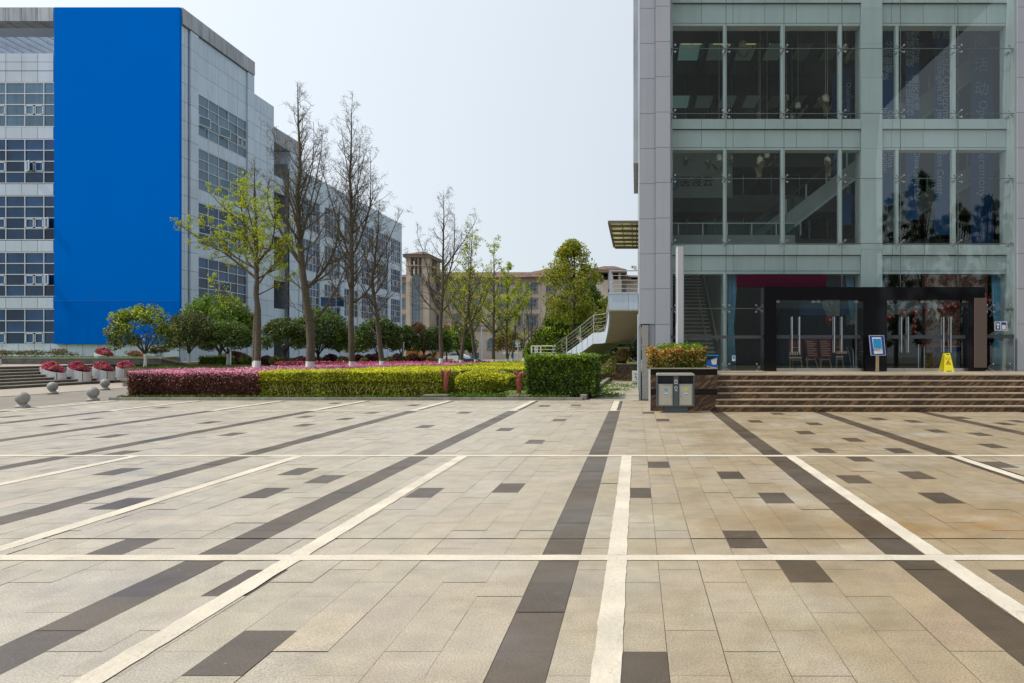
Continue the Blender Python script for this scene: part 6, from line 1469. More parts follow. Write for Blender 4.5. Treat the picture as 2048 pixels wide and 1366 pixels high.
for a, b2, cm, lx in ((1317, 1345.5, 'cyan', 1342.5), (1358.5, 1385, 'yellow', 1361)):
    d_ = part('door', MB().box(bx_(a), bx_(b2), bd+.005, bd+.03, bz_(811), bz_(768)), M['bin_panel'], BN); e = 1.6
    part('panel', MB().box(bx_(a+e), bx_(b2-e), bd-.001, bd+.004, bz_(809.3), bz_(770)), M['bin_panel'], d_)
    part('groove', MB().box(bx_(a+e)-.006, bx_(a+e), bd+.001, bd+.006, bz_(809.3), bz_(770)).box(bx_(b2-e), bx_(b2-e)+.006, bd+.001, bd+.006, bz_(809.3), bz_(770)).box(bx_(a+e), bx_(b2-e), bd+.001, bd+.006, bz_(770), bz_(770)+.006), M['bin_grey'], d_)
    mk = MB(); cx, cz_ = bx_((a+b2)/2+.6), bz_(779.5); rr2 = .034
    for k in range(3):
        a0_ = R(90+120*k); 
        for s in (0, 1):
            p0 = (cx+math.cos(a0_+R(12))*rr2, cz_+math.sin(a0_+R(12))*rr2); p1 = (cx+math.cos(a0_+R(78))*rr2, cz_+math.sin(a0_+R(78))*rr2)
        nrm = Vector((math.cos(a0_+R(45)), math.sin(a0_+R(45)))); tg = Vector((-nrm.y, nrm.x)); cc2 = Vector((cx, cz_))+nrm*rr2*.8
        A_, B_ = cc2-tg*.026, cc2+tg*.014; poly = [A_-nrm*.009, B_-nrm*.009, B_-nrm*.018, B_+tg*.020, B_+nrm*.018, B_+nrm*.009, A_+nrm*.009]; mk.prism([(p.x, p.y) for p in poly], bd-.004, bd-.0015, 'y')
    part('recycling_mark', mk, M[cm], d_)
    part('caption', MB().box(cx-.045, cx+.045, bd-.003, bd-.0015, bz_(788.5), bz_(785.5)), M['panel_white'], d_); part('caption_line', MB().box(cx-.045, cx+.045, bd-.0035, bd-.0015, bz_(789.2), bz_(788.4)), M['blue'], d_)
    part('lock', MB().box(bx_(lx)-.018, bx_(lx)+.018, bd-.014, bd-.0012, bz_(792), bz_(788.5)).tube([(bx_(lx), bd-.02, bz_(790.3)), (bx_(lx), bd-.013, bz_(790.3))], .008, 8), M['steel'], d_)
part('battery_slot', MB().tube([(bx_(1352), bd-.012, bz_(776)), (bx_(1352), bd-.0065, bz_(776))], .040, 20), M['white'], BN); part('battery_slot', MB().box(bx_(1349.3), bx_(1354.7), bd-.012, bd-.0065, bz_(767.4), bz_(759.6)), M['white'], BN)
part('opening', MB().tube([(bx_(1352), bd-.015, bz_(776)), (bx_(1352), bd-.0125, bz_(776))], .027, 20).box(bx_(1350.6), bx_(1353.4), bd-.015, bd-.0125, bz_(766), bz_(761)), M['black'], BN)
part('sticker', MB().box(bx_(1350), bx_(1354), bd-.008, bd-.0062, bz_(757.5), bz_(755)), M['red'], BN); part('sticker', MB().box(bx_(1350), bx_(1355.5), bd-.008, bd-.0062, bz_(782), bz_(780.5)), M['panel_white'], BN)
yd_ = 22.6; PY = thing('sign_pylon', 'tall narrow silver pylon rising out of the marble planter', 'pylon', (XP(1361, yd_), yd_, pt_)); mb = MB(); x0, x1 = XP(1353.5, yd_), XP(1368, yd_); zt = ZP(493, yd_)
mb.prism([(x0+.03, yd_), (x1-.03, yd_), (x1, yd_+.03), (x1, yd_+.6), (x0, yd_+.6), (x0, yd_+.03)], pt_-.05, zt, 'z'); part('casing', mb, mat('pylon_silver', (.50, .51, .56), .4, .3, .03), PY)
part('slot', MB().box(x0-.002, x0+.001, yd_+.2, yd_+.4, zt-2.3, zt-.9), M['black'], PY)
# ================================================================ AT THE ENTRANCE
def fd(p, d=24.0): return XP(p, d)
bb = thing('storage_box', 'bright blue box with a white sheet on it, behind the marble planter', 'box', (XP(1425, 23.9), 24, ZF)); d = 23.9
part('bin', MB().prism([(XP(1411, d), ZF), (XP(1433, d), ZF), (XP(1436, d), ZP(712, d)), (XP(1408, d), ZP(712, d))], d, d+.4, 'y'), M['blue'], bb); part('lid', MB().box(XP(1407, d), XP(1437, d), d-.02, d+.42, ZP(712, d), ZP(710, d)), M['cyan'], bb); part('paper', MB().quad(P(1424, 729, d-.004), P(1433, 729, d-.004), P(1434, 716, d-.004), P(1422, 720, d-.004)), M['white'], bb)
part('dark_side', MB().prism([(XP(1409, d), ZP(722, d)), (XP(1420, d), ZP(719, d)), (XP(1434, d), ZP(714, d)), (XP(1434, d), ZP(712.2, d)), (XP(1408.5, d), ZP(712.2, d))], d-.003, d-.001, 'y'), M['black'], bb)
RD = solo('sign_board', MB().box(XP(1473, FD-.06), XP(1652.5, FD-.06), FD-.08, FD-.02, ZP(574, FD-.06), ZP(549, FD-.06)), M['maroon'], 'long plain maroon board across the glass above the left doors', 'sign board', org=(XP(1560, FD), FD-.06, ZP(574, FD)))
ns = thing('notice_board', 'tilted blue notice board on a post between the two door openings', 'notice board', (XP(1757, 23.9), 23.9, ZF)); d = 23.9
part('post', MB().box(XP(1752, d), XP(1754, d), d+.02, d+.05, ZF, ZP(705, d)).box(XP(1757, d), XP(1758.4, d), d+.02, d+.05, ZF, ZP(705, d)), M['steel'], ns); part('post_infill', MB().box(XP(1754.1, d), XP(1756.9, d), d+.025, d+.045, ZF, ZP(705, d)), M['orange'], ns); part('foot', MB().box(XP(1741, d), XP(1770, d), d-.12, d+.2, ZF, ZF+.015), M['steel'], ns)
def slanted(pts, dd, t, m, nm, par): return part(nm, MB().prism([(XP(x, dd), ZP(y, dd)) for x, y in pts], dd, dd+t, 'y'), m, par)
slanted([(1742, 711), (1772, 711), (1768, 670.5), (1738, 670.5)], d-.02, .035, M['steel_matte'], 'frame', ns); slanted([(1743, 710), (1771, 710), (1767, 671.5), (1739.2, 671.5)], d-.024, .003, M['blue_sign'], 'board', ns)
sh_ = slanted([(1748.5, 707.8), (1766, 707), (1762, 674.5), (1744, 674.5)], d-.028, .003, M['white'], 'sheet', ns); slanted([(1747.5, 696), (1763.8, 696), (1761.5, 677.5), (1745.8, 677.5)], d-.031, .002, M['cyan'], 'picture', sh_)
part('lettering', text_at('温馨提示', .085, P(1756, 700.5, d-.032), 0, 4).add(MB().box(XP(1750, d), XP(1763, d), d-.032, d-.031, ZP(702.3, d), ZP(701.9, d))), M['blue_sign'], sh_)
wf = thing('wet_floor_sign', 'yellow folding wet floor caution sign standing open before the right doors', 'caution sign', (XP(1896, 24.1), 24.1, ZF)); d = 24.02
M['red_print'] = mat('red_print', (.45, .03, .01), .5)
for s, nm in ((0, 'front_panel'), (1, 'rear_panel')):
    b_ = []; W0, W1, H = .165, .085, .60
    for (u, v) in ((-W0, 0), (-W0*.55, 0), (-W0*.5, .045), (W0*.5, .045), (W0*.55, 0), (W0, 0), (W1, H), (-W1, H)): b_.append((u, v))
    mb = MB(); y0 = -.14 if s == 0 else .16; cxx = XP(1898, d)
    n = len(mb.v); k = len(b_)
    for th_ in (0, .012):
        for u, v in b_: mb.v.append((cxx-(.0 if s == 0 else .05)+u, d+.12+y0*(1-v/H)+th_, ZF+v))
    mb.f.append(tuple(range(k))); mb.m.append(0); mb.f.append(tuple(reversed(range(k, 2*k)))); mb.m.append(0)
    for i in range(k): j = (i+1) % k; mb.f.append((i, i+k, j+k, j)); mb.m.append(0)
    pn_ = part(nm, mb, M['yellow'], wf)
    if s == 0:
        def wp(u, v, o=.004): return Vector((cxx+u, d+.12+y0*(1-v/H)-o, ZF+v))
        part('grip', MB().quad(wp(-.045, .545), wp(.045, .545), wp(.035, .57), wp(-.035, .57)), M['black'], pn_); tri = MB()
        for a, b2 in (((-.075, .245), (.075, .245)), ((.075, .245), (0, .375)), ((0, .375), (-.075, .245))): tri.bar(wp(*a), wp(*b2), .014, .003, up=Vector((0, 1, 0)))
        for a, b2, w_ in (((-.02, .31), (.01, .29), .02), ((.01, .29), (.035, .262), .016), ((-.02, .31), (-.028, .268), .014), ((-.005, .325), (.025, .315), .010)): tri.bar(wp(*a), wp(*b2), w_, .003, up=Vector((0, 1, 0)))
        tri.tube([wp(-.012, .335, .006), wp(-.012, .335, .003)], .010, 8); part('warning_mark', tri, M['red_print'], pn_)
        tx_ = text_mb('CAUTION', .036, 0, 'CENTER'); tx2 = text_mb('WET FLOOR', .032, 0, 'CENTER'); ang = math.atan2(.14, .60)
        lt = place(tx_, Matrix.Translation(wp(0, .435)) @ Matrix.Rotation(R(90)-ang, 4, 'X')); lt.add(place(tx2, Matrix.Translation(wp(0, .395)) @ Matrix.Rotation(R(90)-ang, 4, 'X'))); part('lettering', lt, M['black'], pn_)
nt_ = thing('notice', 'small framed blue and white notice stuck on the glass right of the entrance', 'notice', (XP(2002, FD), FD-.02, ZP(661, FD))); d = FD-.03
slanted([(1989, 661), (2014.5, 661), (2014.5, 643), (1989, 643)], d, .012, M['white'], 'frame', nt_); slanted([(1991, 659.5), (2000.5, 659.5), (2000.5, 644.5), (1991, 644.5)], d-.004, .003, M['blue_sign'], 'sheet', nt_); slanted([(2002.5, 659.5), (2013, 659.5), (2013, 644.5), (2002.5, 644.5)], d-.004, .003, M['blue_sign'], 'sheet', nt_)
slanted([(1992.8, 651), (1999, 651), (1999, 647), (1992.8, 647)], d-.007, .002, M['white'], 'slip', nt_); slanted([(1994, 657), (1998, 657), (1998, 652.5), (1994, 652.5)], d-.007, .002, M['white'], 'slip', nt_); slanted([(2004, 658.5), (2011.5, 658.5), (2011.5, 650), (2004, 650)], d-.007, .002, M['white'], 'slip', nt_)
solo('notice', MB().box(XP(1464, FD), XP(1470.5, FD), FD-.03, FD-.022, ZP(722, FD), ZP(711, FD)).box(XP(1465, FD), XP(1469.5, FD), FD-.034, FD-.031, ZP(718, FD), ZP(712, FD), 1), [M['white'], M['cyan']], 'tiny blue and white sticker on the glass in front of the left curtain', 'notice', org=(XP(1467, FD), FD-.02, ZP(722, FD)))
# curtains
def curtain(label, xt0, xt1, xm0, xm1, xb0, xb1, yt, ym, yb, d, seed):
    mb = MB(); n = 44; rows_ = [(yt, xt0, xt1), (yt+(ym-yt)*.5, (xt0*1.2+xm0*.8)/2, (xt1*1.2+xm1*.8)/2), (ym, xm0, xm1), (ym+(yb-ym)*.35, (xm0*1.1+xb0*.9)/2, (xm1*1.1+xb1*.9)/2), (yb, xb0, xb1)]
    for (y, a, b2) in rows_:
        for k in range(n+1): ph_ = k/n*2*math.pi*7+seed; mb.v.append((XP(a+(b2-a)*k/n, d), d+.05*math.sin(ph_)+.02*math.sin(ph_*2.3), ZP(y, d)))
    for i in range(len(rows_)-1):
        for k in range(n): q = i*(n+1)+k; mb.f.append((q, q+1, q+n+2, q+n+1)); mb.m.append(0)
    o = solo('curtain', mb, M['curtain'], label, 'curtain', 'blue tied-back curtains', org=(XP((xb0+xb1)/2, d), d, ZF), smooth=True)
    md = o.modifiers.new('thickness', 'SOLIDIFY'); md.thickness = .012
curtain('blue curtain behind the glass left of the left doors', 1453, 1474, 1456, 1467, 1454, 1472, 549, 655, 739, 26.0, 0)
curtain('blue curtain behind the glass at the right end of the entrance', 1983, 2008, 1990, 2001, 1984, 2008, 549, 668, 738, 26.0, 2)
curtain('short blue curtain piece above the left doors next to the column', 1691, 1707, 1694, 1707, 1702, 1708, 549, 600, 640, 26.2, 4)
curtain('sliver of blue curtain just right of the wide column above the doors', 1765, 1772, 1765, 1769, 1765, 1767, 549, 572, 598, 26.2, 1)
# hall lanterns, easels, queue posts, desk
def lantern(loc, s=1.0):
    t = thing('paper_lantern', 'x', 'lantern', (0, 0, 0), 'red paper lanterns in the hall'); part('body', MB().lathe([(.04, .14), (.10, .13), (.155, .06), (.165, 0), (.14, -.08), (.08, -.13), (.04, -.14)], seg=14), M['red'], t); part('emblem', MB().box(-.035, .035, -.175, -.166, -.035, .035), M['lamp_cream'], t)
    part('tassel', MB().tube([(0, 0, -.14), (0, 0, -.36)], [.025, .012], 6), M['red'], t); part('cord', MB().tube([(0, 0, .14), (0, 0, 1.3)], .006, 4), M['red'], t); return t
ln = [(1776, 634, 27.5, 'half seen at the left edge of the right doors'), (1806, 625, 27.5, 'above the leftmost handle of the right doors'), (1829, 623, 27.5, 'heading a hanging string of small lanterns'), (1854, 621, 27.8, 'dim one in the middle of the right doors'), (1881, 616, 27.2, 'next to the diamond paper ornament'), (1893, 613, 27.2, 'brightest one above the rightmost pair of handles'), (1907, 613, 27.8, 'darker one right of the brightest one'), (1924, 610, 27.0, 'highest and rightmost in the right doors'), (1975, 600, 27.5, 'right of the brown portal panel, beside the curtain'),
      (1658, 640, 28.5, 'faint one low in the left doors near the third handle'), (1702, 640, 28.5, 'faint one at the right of the left doors')]
l0 = lantern((0, 0, 0))
for i, (px, py, d, lab) in enumerate(ln):
    if i == 0: l0.location = P(px, py, d); l0['label'] = 'red paper lantern, '+lab
    else: dup(l0, P(px, py, d), 'red paper lantern, '+lab, sc=1.0)
for k in range(3): dup(l0, P(1829, 642+11*k, 27.6), 'small red lantern, '+['topmost', 'middle', 'lowest'][k]+' of the string hanging in the right doors', sc=.55, group='small red lanterns on a string')
orn = thing('paper_ornament', 'two white paper diamonds with red edges hanging in the right doors', 'ornament', P(1870, 615, 27)); 
for i, (x, y) in enumerate(((1870, 613), (1876, 630))): part('diamond', MB().prism([(XP(x-4, 27), ZP(y+2, 27)), (XP(x+2, 27), ZP(y+13, 27)), (XP(x+5, 27), ZP(y-1, 27)), (XP(x-2, 27), ZP(y-12, 27))], 27+i*.05, 27.02+i*.05, 'y'), M['lamp_cream'], orn)
M['poster'] = mat('poster_red', (.26, .035, .03), .5, 0, .15, 1)
def easel(label, x0, x1, y0, y1, sl, d, lines, full):
    t = thing('easel_poster', label, 'poster', (XP((x0+x1)/2, d), d, ZF), 'red posters on wooden easels'); eb = MB()
    for a, b2 in ((x0+4, x0+3), (x1-3, x1+1)): eb.bar(P(a, y1-2, d+.03), Vector((XP(b2+sl*.8, d), d+.01, ZF)), .035, .035)
    eb.bar(P((x0+x1)/2, y1-30, d+.05), Vector((XP((x0+x1)/2+2, d), d+.7, ZF)), .035, .035); eb.bar(P(x0+2, y1+3, d), P(x1-1+sl*.2, y1+3, d), .03, .04); part('easel', eb, M['wood'], t)
    pb_ = part('board', MB().prism([(XP(x0+sl, d), ZP(y1, d)), (XP(x1+sl, d), ZP(y1, d)), (XP(x1, d), ZP(y0, d)), (XP(x0, d), ZP(y0, d))], d-.02, d+.0, 'y'), M['poster'], t); lt = MB()
    for k in range(lines): f = (k+1.5)/(lines+2); y = y0+(y1-y0)*f; lt.box(XP(x0+3+sl*f, d), XP(x1-(3 if k % 3 else 7)+sl*f, d), d-.024, d-.021, ZP(y, d)-.006, ZP(y, d)+.006)
    if full:
        lt.box(XP(x0+1, d), XP(x1-1, d), d-.024, d-.021, ZP(y1-.2, d), ZP(y1-2.8, d))
        for k in range(5): lt.box(XP(x0+2.2+k*4.6, d), XP(x0+5.4+k*4.6, d), d-.024, d-.021, ZP(y1-7.5, d), ZP(y1-13, d))
    part('print', lt, M['lamp_cream'], pb_)
easel('leftmost red easel poster, behind the first pair of handles', 1577, 1604, 682, 717, 0, 27, 2, True); easel('red easel poster of text lines, second from the left', 1609, 1632, 678, 716, 5, 27, 9, False); easel('red easel poster of text lines, third from the left', 1637, 1661, 678, 716, 3, 27, 9, False); easel('narrow red easel poster behind the second pair of handles', 1670, 1687, 681, 715, 0, 27, 2, True)
hc = thing('chair', 'dark padded chair with a curved metal frame behind the left doors', 'chair', (XP(1702, 27.6), 27.6, ZF)); d = 27.6
part('frame', MB().tube([P(1693, 694, d), P(1700, 694, d), P(1706, 700, d), P(1707, 735, d)], .015, 6).tube([P(1693, 694, d), P(1698, 706, d), P(1702, 728, d), P(1702, 738, d)], .015, 6), M['steel'], hc); part('seat', MB().prism([(XP(1695, d), ZP(715, d)), (XP(1713, d), ZP(715, d)), (XP(1713, d), ZP(711, d)), (XP(1697, d), ZP(711, d))], d, d+.4, 'y'), M['interior_dark'], hc)
part('back', MB().prism([(XP(1697, d), ZP(711, d)), (XP(1708, d), ZP(711, d)), (XP(1705, d), ZP(696, d)), (XP(1695, d), ZP(696, d))], d+.36, d+.4, 'y'), M['interior_dark'], hc)
def qpost(x, d, label):
    t = thing('queue_post', label, 'barrier post', (XP(x, d), d, ZF)); part('pole', MB().tube([(XP(x, d), d, ZF), (XP(x, d), d, ZP(689, d))], .035, 12), M['steel'], t); part('head', MB().tube([(XP(x, d), d, ZP(689, d)), (XP(x, d), d, ZP(688, d)+.05)], .04, 12), M['black'], t); part('base', MB().lathe([(.001, .03), (.15, .02), (.16, 0)], (XP(x, d), d, ZF), 16), M['steel'], t); return t
t1 = qpost(1837, 26.6, 'left queue post with red belt behind the right doors'); t2 = qpost(1848.5, 27.4, 'right queue post next to the belt behind the right doors'); part('belt', MB().box(XP(1838, 26.6), XP(1936, 26.6), 26.6, 26.61, ZP(692.5, 26.6), ZP(689.5, 26.6)), M['red'], t1)
dk = thing('reception_desk', 'pale stone reception desk with a blue panel and white top in the hall', 'desk', (XP(1915, 28), 28, ZF)); d = 28
part('front', MB().box(XP(1893, d), XP(1960, d), d+.05, d+.7, ZF, ZP(703, d)), mat('pale_stone', (.32, .34, .30), .3, 0, .35, 3, detail=8), dk); part('blue_panel', MB().box(XP(1884, d), XP(1962, d), d, d+.72, ZP(702.5, d), ZP(694, d)), M['blue_sign'], dk); part('top', MB().box(XP(1882, d), XP(1963, d), d-.05, d+.8, ZP(693.8, d), ZP(692, d)), M['white'], dk)
# pendant lamps in the hall
def pendant():
    t = thing('pendant_lamp', 'x', 'hanging lamp', (0, 0, 0), 'cream pendant lamps with curved net wings'); part('shade', MB().lathe([(.001, .24), (.07, .23), (.115, .17), (.12, 0), (.10, -.03), (.001, -.03)], seg=18), M['lamp_cream'], t, smooth=True)
    part('cord', MB().tube([(0, 0, .22), (0, 0, 6)], .008, 4), M['lamp_cream'], t)
    for s in (-1, 1):
        mb = MB(); n = 8
        for k in range(n+1):
            u = k/n; mb.v += [(s*(.02+.42*u**1.3), -.05, -.48+.45*u**.5-.0), (s*(.02+.42*u**1.3), .12, -.48+.45*u**.5), (s*(.005+.36*u), .03, -.44+.52*u**.85-.16*math.sin(u*3.1))]
        for k in range(n): a = 3*k; mb.f += [(a, a+3, a+4, a+1), (a, a+2, a+5, a+3)]; mb.m += [0, 0]
        part('wing', mb, M['net'], t)
    return t
M['net'] = mat('net', (.30, .28, .19), .7, 0, .3, 6)
p0_ = pendant()
pl_ = [(1486, 93, 31, 1.1, 'hanging lamp alone in the top row, second pane from the left'), (1573, 199, 30, .85, 'hanging lamp at the left mullion of the third top pane'), (1596, 216, 29, .95, 'lowest hanging lamp in the third top pane'), (1651, 203, 28.5, 1.15, 'biggest hanging lamp in the third top pane'), (1691, 100, 29, 1.05, 'hanging lamp beside the wide column in the top row'), (1584, 236, 31, .7, 'hanging lamp half hidden at the sill of the third top pane'), (1517, 232, 31, .7, 'hanging lamp at the sill of the second top pane'),
 (1438, 321, 29, 1.0, 'hanging lamp next to the mullion above the wall lettering'), (1416, 326, 32, .6, 'small hanging lamp above the last wall character'), (1371, 319, 33, .6, 'small hanging lamp at the left above the wall lettering'), (1463, 318, 33, .6, 'small far hanging lamp right of the mullion in the middle row'), (1520, 327, 28.5, 1.1, 'biggest hanging lamp in the second pane of the middle row'), (1534, 315, 30, .9, 'upper hanging lamp of the pair in the second pane of the middle row'), (1655, 327, 28.5, 1.05, 'hanging lamp in the third pane of the middle row')]
for i, (px, py, d, s, lab) in enumerate(pl_):
    if i == 0: p0_.location = P(px, py, d); p0_.scale = (s, s, s); p0_['label'] = lab
    else: dup(p0_, P(px, py, d), lab, sc=s, rz=i*1.3)
# wall lettering inside, and long blue banners
wl = thing('wall_sign', 'blue ring and dark 医渡云 characters on the hall wall, seen through the left pane', 'wall sign', P(1384, 364, 33)); d = 33
part('wall_panel', MB().box(GX0-.2, XP(1465, d+.1), d+.1, d+.3, ZP(395, d), ZP(300, d)), M['coffer'], wl); part('characters', text_at('医渡云', .50, P(1393, 371, d), 0), M['black'], wl)
rg2 = MB(); pts = [Vector((XP(1345, d)+.30*math.cos(R(a)), d, ZP(364, d)+.30*math.sin(R(a)))) for a in range(-120, 130, 12)]; rg2.tube(pts, .05, 6); part('ring', rg2, M['cyan'], wl)
M['banner_cloth'] = mat('banner_cloth', (.010, .085, .27), .7, 0, .12, .4); M['print'] = mat('banner_print', (.45, .52, .60), .6)
def banner(label, x0, x1, y0, y1, d, texts, body=None):
    t = thing('hanging_banner', label, 'banner', P((x0+x1)/2, y1, d), 'long blue banners hanging in the hall'); part('cloth', MB().box(XP(x0, d), XP(x1, d), d, d+.02, ZP(y1, d), ZP(y0, d)), M['banner_cloth'], t)
    tm = MB()
    for s_, size, px, py, rot, al in texts: tm.add(text_at(s_, size, P(px, py, d-.01), 0, rot, al))
    if tm.f: part('lettering', tm, M['print'], t)
banner('widest blue banner, with 牌活动 above Opening Ceremony, at the right end of the hall', 1942, 1987, 20, 486, 28.6, [('揭', .58, 1963, 58, 0, 'CENTER'), ('牌', .58, 1963, 92, 0, 'CENTER'), ('活', .58, 1963, 140, 0, 'CENTER'), ('动', .58, 1963, 188, 0, 'CENTER'), ('Opening Ceremony', .46, 1958, 200, -90, 'LEFT')])
banner('blue banner with English joint innovation center lines, left of the widest one', 1869, 1898, 20, 470, 28.4, [('智慧', .40, 1883, 76, 0, 'CENTER'), ('CEIZ.Qualcomm China', .42, 1886, 100, -90, 'LEFT'), ('Intelligent IoT Joint Innovation Center', .34, 1875, 112, -90, 'LEFT')])
banner('blue banner with two columns of Chinese text, right of the column', 1811, 1838, 20, 440, 28.2, [('\n'.join('智慧物联'), .34, 1820, 78, 0, 'CENTER'), ('\n'.join('联合创新'), .34, 1831, 70, 0, 'CENTER'), ('\n'.join('中国智谷'), .34, 1820, 175, 0, 'CENTER'), ('\n'.join('重庆高通'), .34, 1831, 165, 0, 'CENTER'), ('China Joint Lab', .3, 1829, 300, -90, 'LEFT')])
banner('blue banner right against the wide column', 1764, 1786, 20, 410, 27.8, [('\n'.join('智能网联'), .30, 1770, 110, 0, 'CENTER'), ('\n'.join('分布智慧'), .30, 1778, 95, 0, 'CENTER'), ('IoT Joint Innovation', .3, 1766, 215, -90, 'LEFT'), ('Qualcomm China', .3, 1776, 220, -90, 'LEFT')])
banner('dark blue banner just left of the wide column', 1686, 1703, 140, 450, 30, [('Qualcomm China', .26, 1693, 165, -90, 'LEFT'), ('Joint Innovation', .26, 1693, 305, -90, 'LEFT')]); banner('narrow blue banner behind the third middle pane', 1664, 1674, 150, 395, 31, [('Intelligent IoT', .24, 1667, 305, -90, 'LEFT')])
# ================================================================ ROAD SIDE THINGS IN THE DISTANCE
rs = thing('road_sign', 'round road sign seen from behind on a grey post', 'road sign', (XP(1036, 70), 70, 0)); d = 70
part('post', MB().tube([(XP(1036, d), d, 0), (XP(1036, d), d, ZP(682, d))], .06, 8), M['steel_matte'], rs); part('disc', MB().tube([(XP(1035, d), d+.02, ZP(685, d)), (XP(1035, d), d+.05, ZP(685, d))], .26, 24), M['steel_matte'], rs); part('plate', MB().box(XP(1030.5, d), XP(1041, d), d+.02, d+.05, ZP(694, d), ZP(691, d)), M['steel_matte'], rs)
solo('lamp_pole', MB().tube([(XP(963, 100), 100, 0), (XP(963, 100), 100, ZP(658, 100))], [.12, .07], 8).tube([(XP(963, 100), 100, ZP(658, 100)), (XP(966, 100), 99, ZP(656, 100))], .05, 6), M['steel_matte'], 'tall thin light grey lamp pole left of the arched window', 'pole', org=(XP(963, 100), 100, 0))
gh = thing('gate_hut', 'small white flat-roofed gate hut below the yellow-olive tree', 'hut', (XP(1020, 120), 120, 0)); d = 120
part('wall', MB().box(XP(1011, d), XP(1028, d), d, d+2.5, 0, ZP(707, d)), M['panel_white'], gh); part('window', MB().box(XP(1013, d), XP(1019, d), d-.05, d, ZP(715, d), ZP(708, d)), M['pane_far'], gh); part('door', MB().box(XP(1021, d), XP(1026, d), d-.05, d, 0, ZP(708, d)), M['panel_dark'], gh); part('roof', MB().box(XP(1007, d), XP(1030, d), d-.6, d+3, ZP(707, d), ZP(705, d)), M['white'], gh)
br = thing('barrier_rail', 'long low white roadside rail between the small whitewashed trunks', 'barrier', (XP(985, 75), 75, 0)); d = 75; mb = MB().box(XP(960, d), XP(1050, d), d, d+.1, ZP(722.6, d), ZP(721.2, d))
for k in range(7): mb.box(XP(960+k*15, d), XP(961+k*15, d), d, d+.1, 0, ZP(722.6, d))
part('rail', mb, M['white'], br)
for x, lab in ((1011, 'white gate post left of the gate hut window'), (1020, 'taller white gate post in front of the gate hut')): solo('gate_post', MB().box(XP(x-1.6, 72), XP(x+1.6, 72), 72, 72.2, 0, ZP(716 if x < 1015 else 710, 72)).box(XP(x-2, 72), XP(x+2, 72), 71.95, 72.25, ZP(716 if x < 1015 else 710, 72), ZP(715.4 if x < 1015 else 709.4, 72)), M['white'], lab, 'post', org=(XP(x, 72), 72, 0))
def car(label, px, d, col, rz=0):
    t = thing('parked_car', label, 'car', (0, 0, 0), 'cars parked beyond the hedge bed'); L = 4.3; W = 1.7
    prof = [(-2.1, .25), (-2.15, .6), (-2.0, .85), (-1.1, .95), (-.55, 1.42), (.8, 1.45), (1.5, .98), (2.05, .9), (2.15, .6), (2.1, .25)]; part('body', MB().prism(prof, -W/2, W/2, 'y'), col, t)
    part('window', MB().prism([(-1.0, .96), (-.52, 1.36), (.75, 1.38), (1.35, .98)], -W/2-.01, W/2+.01, 'y'), M['pane_far'], t)
    for x in (-1.35, 1.35):
        for y in (-W/2, W/2): wh = part('wheel', MB().tube([(x, y-.06, .31), (x, y+.06, .31)], .31, 16), M['black'], t); part('rim', MB().tube([(x, y-.07, .31), (x, y+.07, .31)], .18, 12), M['steel'], wh)
    t.location = (XP(px, d), d, 0 if d > 100 else -.42); t.rotation_euler.z = rz; BASE[t] = Vector(t.location)
car('bright blue parked car, its roof showing left of the leaning young trunk', 938, 64, M['cyan'], .2); car('dark blue parked car under the round tree left of the fifth tall trunk', 859, 66, M['blue_sign'], -.1); car('pale car parked behind the first arched shopfront', 912, 118, M['white'], .1)
yb_ = solo('container', MB().box(XP(812, 90), XP(840, 90), 90, 92.5, 0, ZP(699, 90)).box(XP(811, 90), XP(841, 90), 89.9, 92.6, ZP(699, 90), ZP(697.6, 90)), M['orange'], 'wide yellow container behind the purple balls, under the corner tree', 'container', org=(XP(826, 90), 91, 0))
solo('container', MB().box(XP(865, 84), XP(874, 84), 84, 86, 0, ZP(707, 84)).box(XP(864.4, 84), XP(874.6, 84), 83.9, 86.1, ZP(707, 84), ZP(705.8, 84)), M['orange'], 'tall narrow yellow cabinet left of the fifth tall trunk', 'container', org=(XP(869, 84), 85, 0))
kk = thing('kiosk', 'small orange kiosk with dark roof in the shade under the outside stair', 'kiosk', (XP(1247, 55), 55, 0)); part('wall', MB().box(XP(1236, 55), XP(1257, 55), 55, 57, 0, ZP(697, 55)), M['orange'], kk); part('roof', MB().box(XP(1234, 55), XP(1259, 55), 54.8, 57.2, ZP(697, 55), ZP(694, 55)), M['dark_stone'], kk)
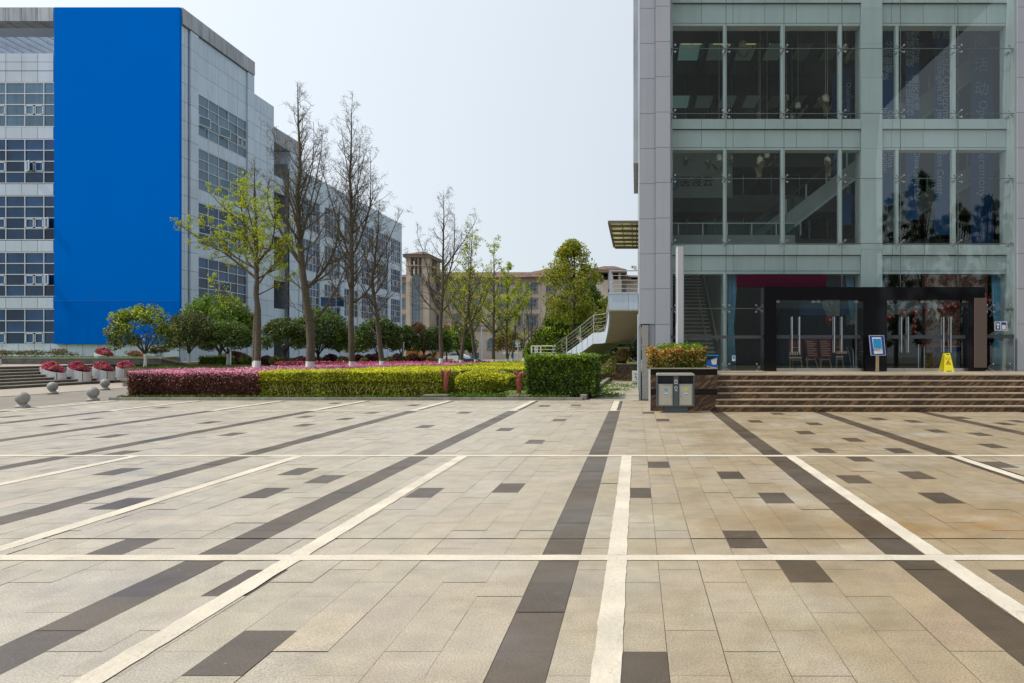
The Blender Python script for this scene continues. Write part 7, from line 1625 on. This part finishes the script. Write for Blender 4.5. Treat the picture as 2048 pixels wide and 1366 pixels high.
# ================================================================ BEHIND THE VIEWER (seen mirrored in the glass)
OP = thing('opposite_building', 'tall grey building across the plaza, mirrored in the glass curtain wall', 'building', (0, -40, 0)); oy = -42; D_ = 2*FD-oy
def mx_(p): return XP(p, D_)
def mz_(p): return ZP(p, D_)
ob = MB().prism([(mx_(1290), 0), (mx_(1757), 0), (mx_(1752), mz_(330)), (mx_(1760), mz_(225)), (mx_(1860), mz_(120)), (mx_(2000), mz_(-10)), (mx_(2060), mz_(-90)), (mx_(1290), mz_(-90))], oy-12, oy, 'y'); part('wall', ob, M['opp'], OP)
big_crown('leafy tree behind the viewer, mirrored right of the wide column', 0, -14, 0, 1, 0, 1, [LM['green_dark'], LM['olive']], 501, 10, .1, trunk=False, name='plaza_tree') if False else None
def mirror_tree(label, px, py0, py1, wpx, y, seed, n):
    D2 = 2*FD-y; x = XP(px, D2); zt, zl = ZP(py0, D2), max(2.2, ZP(py1, D2)); rx = wpx/F_PX*D2/2; r = np.random.default_rng(seed); K = 90; hh = r.random(K); a = r.uniform(0, 6.28, K)
    rad = rx*np.sin(np.clip(hh*.85+.15, 0, 1)*math.pi)**.5*r.uniform(.2, 1, K); c_ = np.column_stack([x+np.cos(a)*rad, y+np.sin(a)*rad, zl+hh*(zt-zl)]); n = int(n*1.9); i_ = r.integers(0, K, n); p = c_[i_]+r.normal(0, rx*.065, (n, 3))
    t = thing('plaza_tree', label, 'tree', (x, y, 0), 'trees behind the viewer mirrored in the glass'); part('crown', leaves(p, .085, r, None, .5), LM['green_dark'], t); lb = MB()
    for k in range(K): lb.tube([(x, y, zl+hh[k]*(zt-zl)*.55), tuple(c_[k])], [.05, .02], 4)
    part('trunk', MB().tube([(x, y, 0), (x, y, zl+(zt-zl)*.7)], [.22, .05], 8), M['bark_dark'], t); part('branches', lb, M['bark_dark'], t)
mirror_tree('leafy plaza tree mirrored in the pane right of the wide column', 1790, 385, 700, 90, -16, 601, 8000); mirror_tree('tallest plaza tree mirrored in the middle of the right panes', 1845, 345, 700, 120, -18, 602, 10000)
mirror_tree('plaza tree mirrored left of the widest banner', 1915, 410, 700, 110, -16, 603, 9000); mirror_tree('plaza tree mirrored over the widest banner', 1975, 395, 700, 110, -17, 604, 9000); mirror_tree('plaza tree mirrored at the right end of the glass', 2030, 420, 700, 100, -16, 605, 7000)
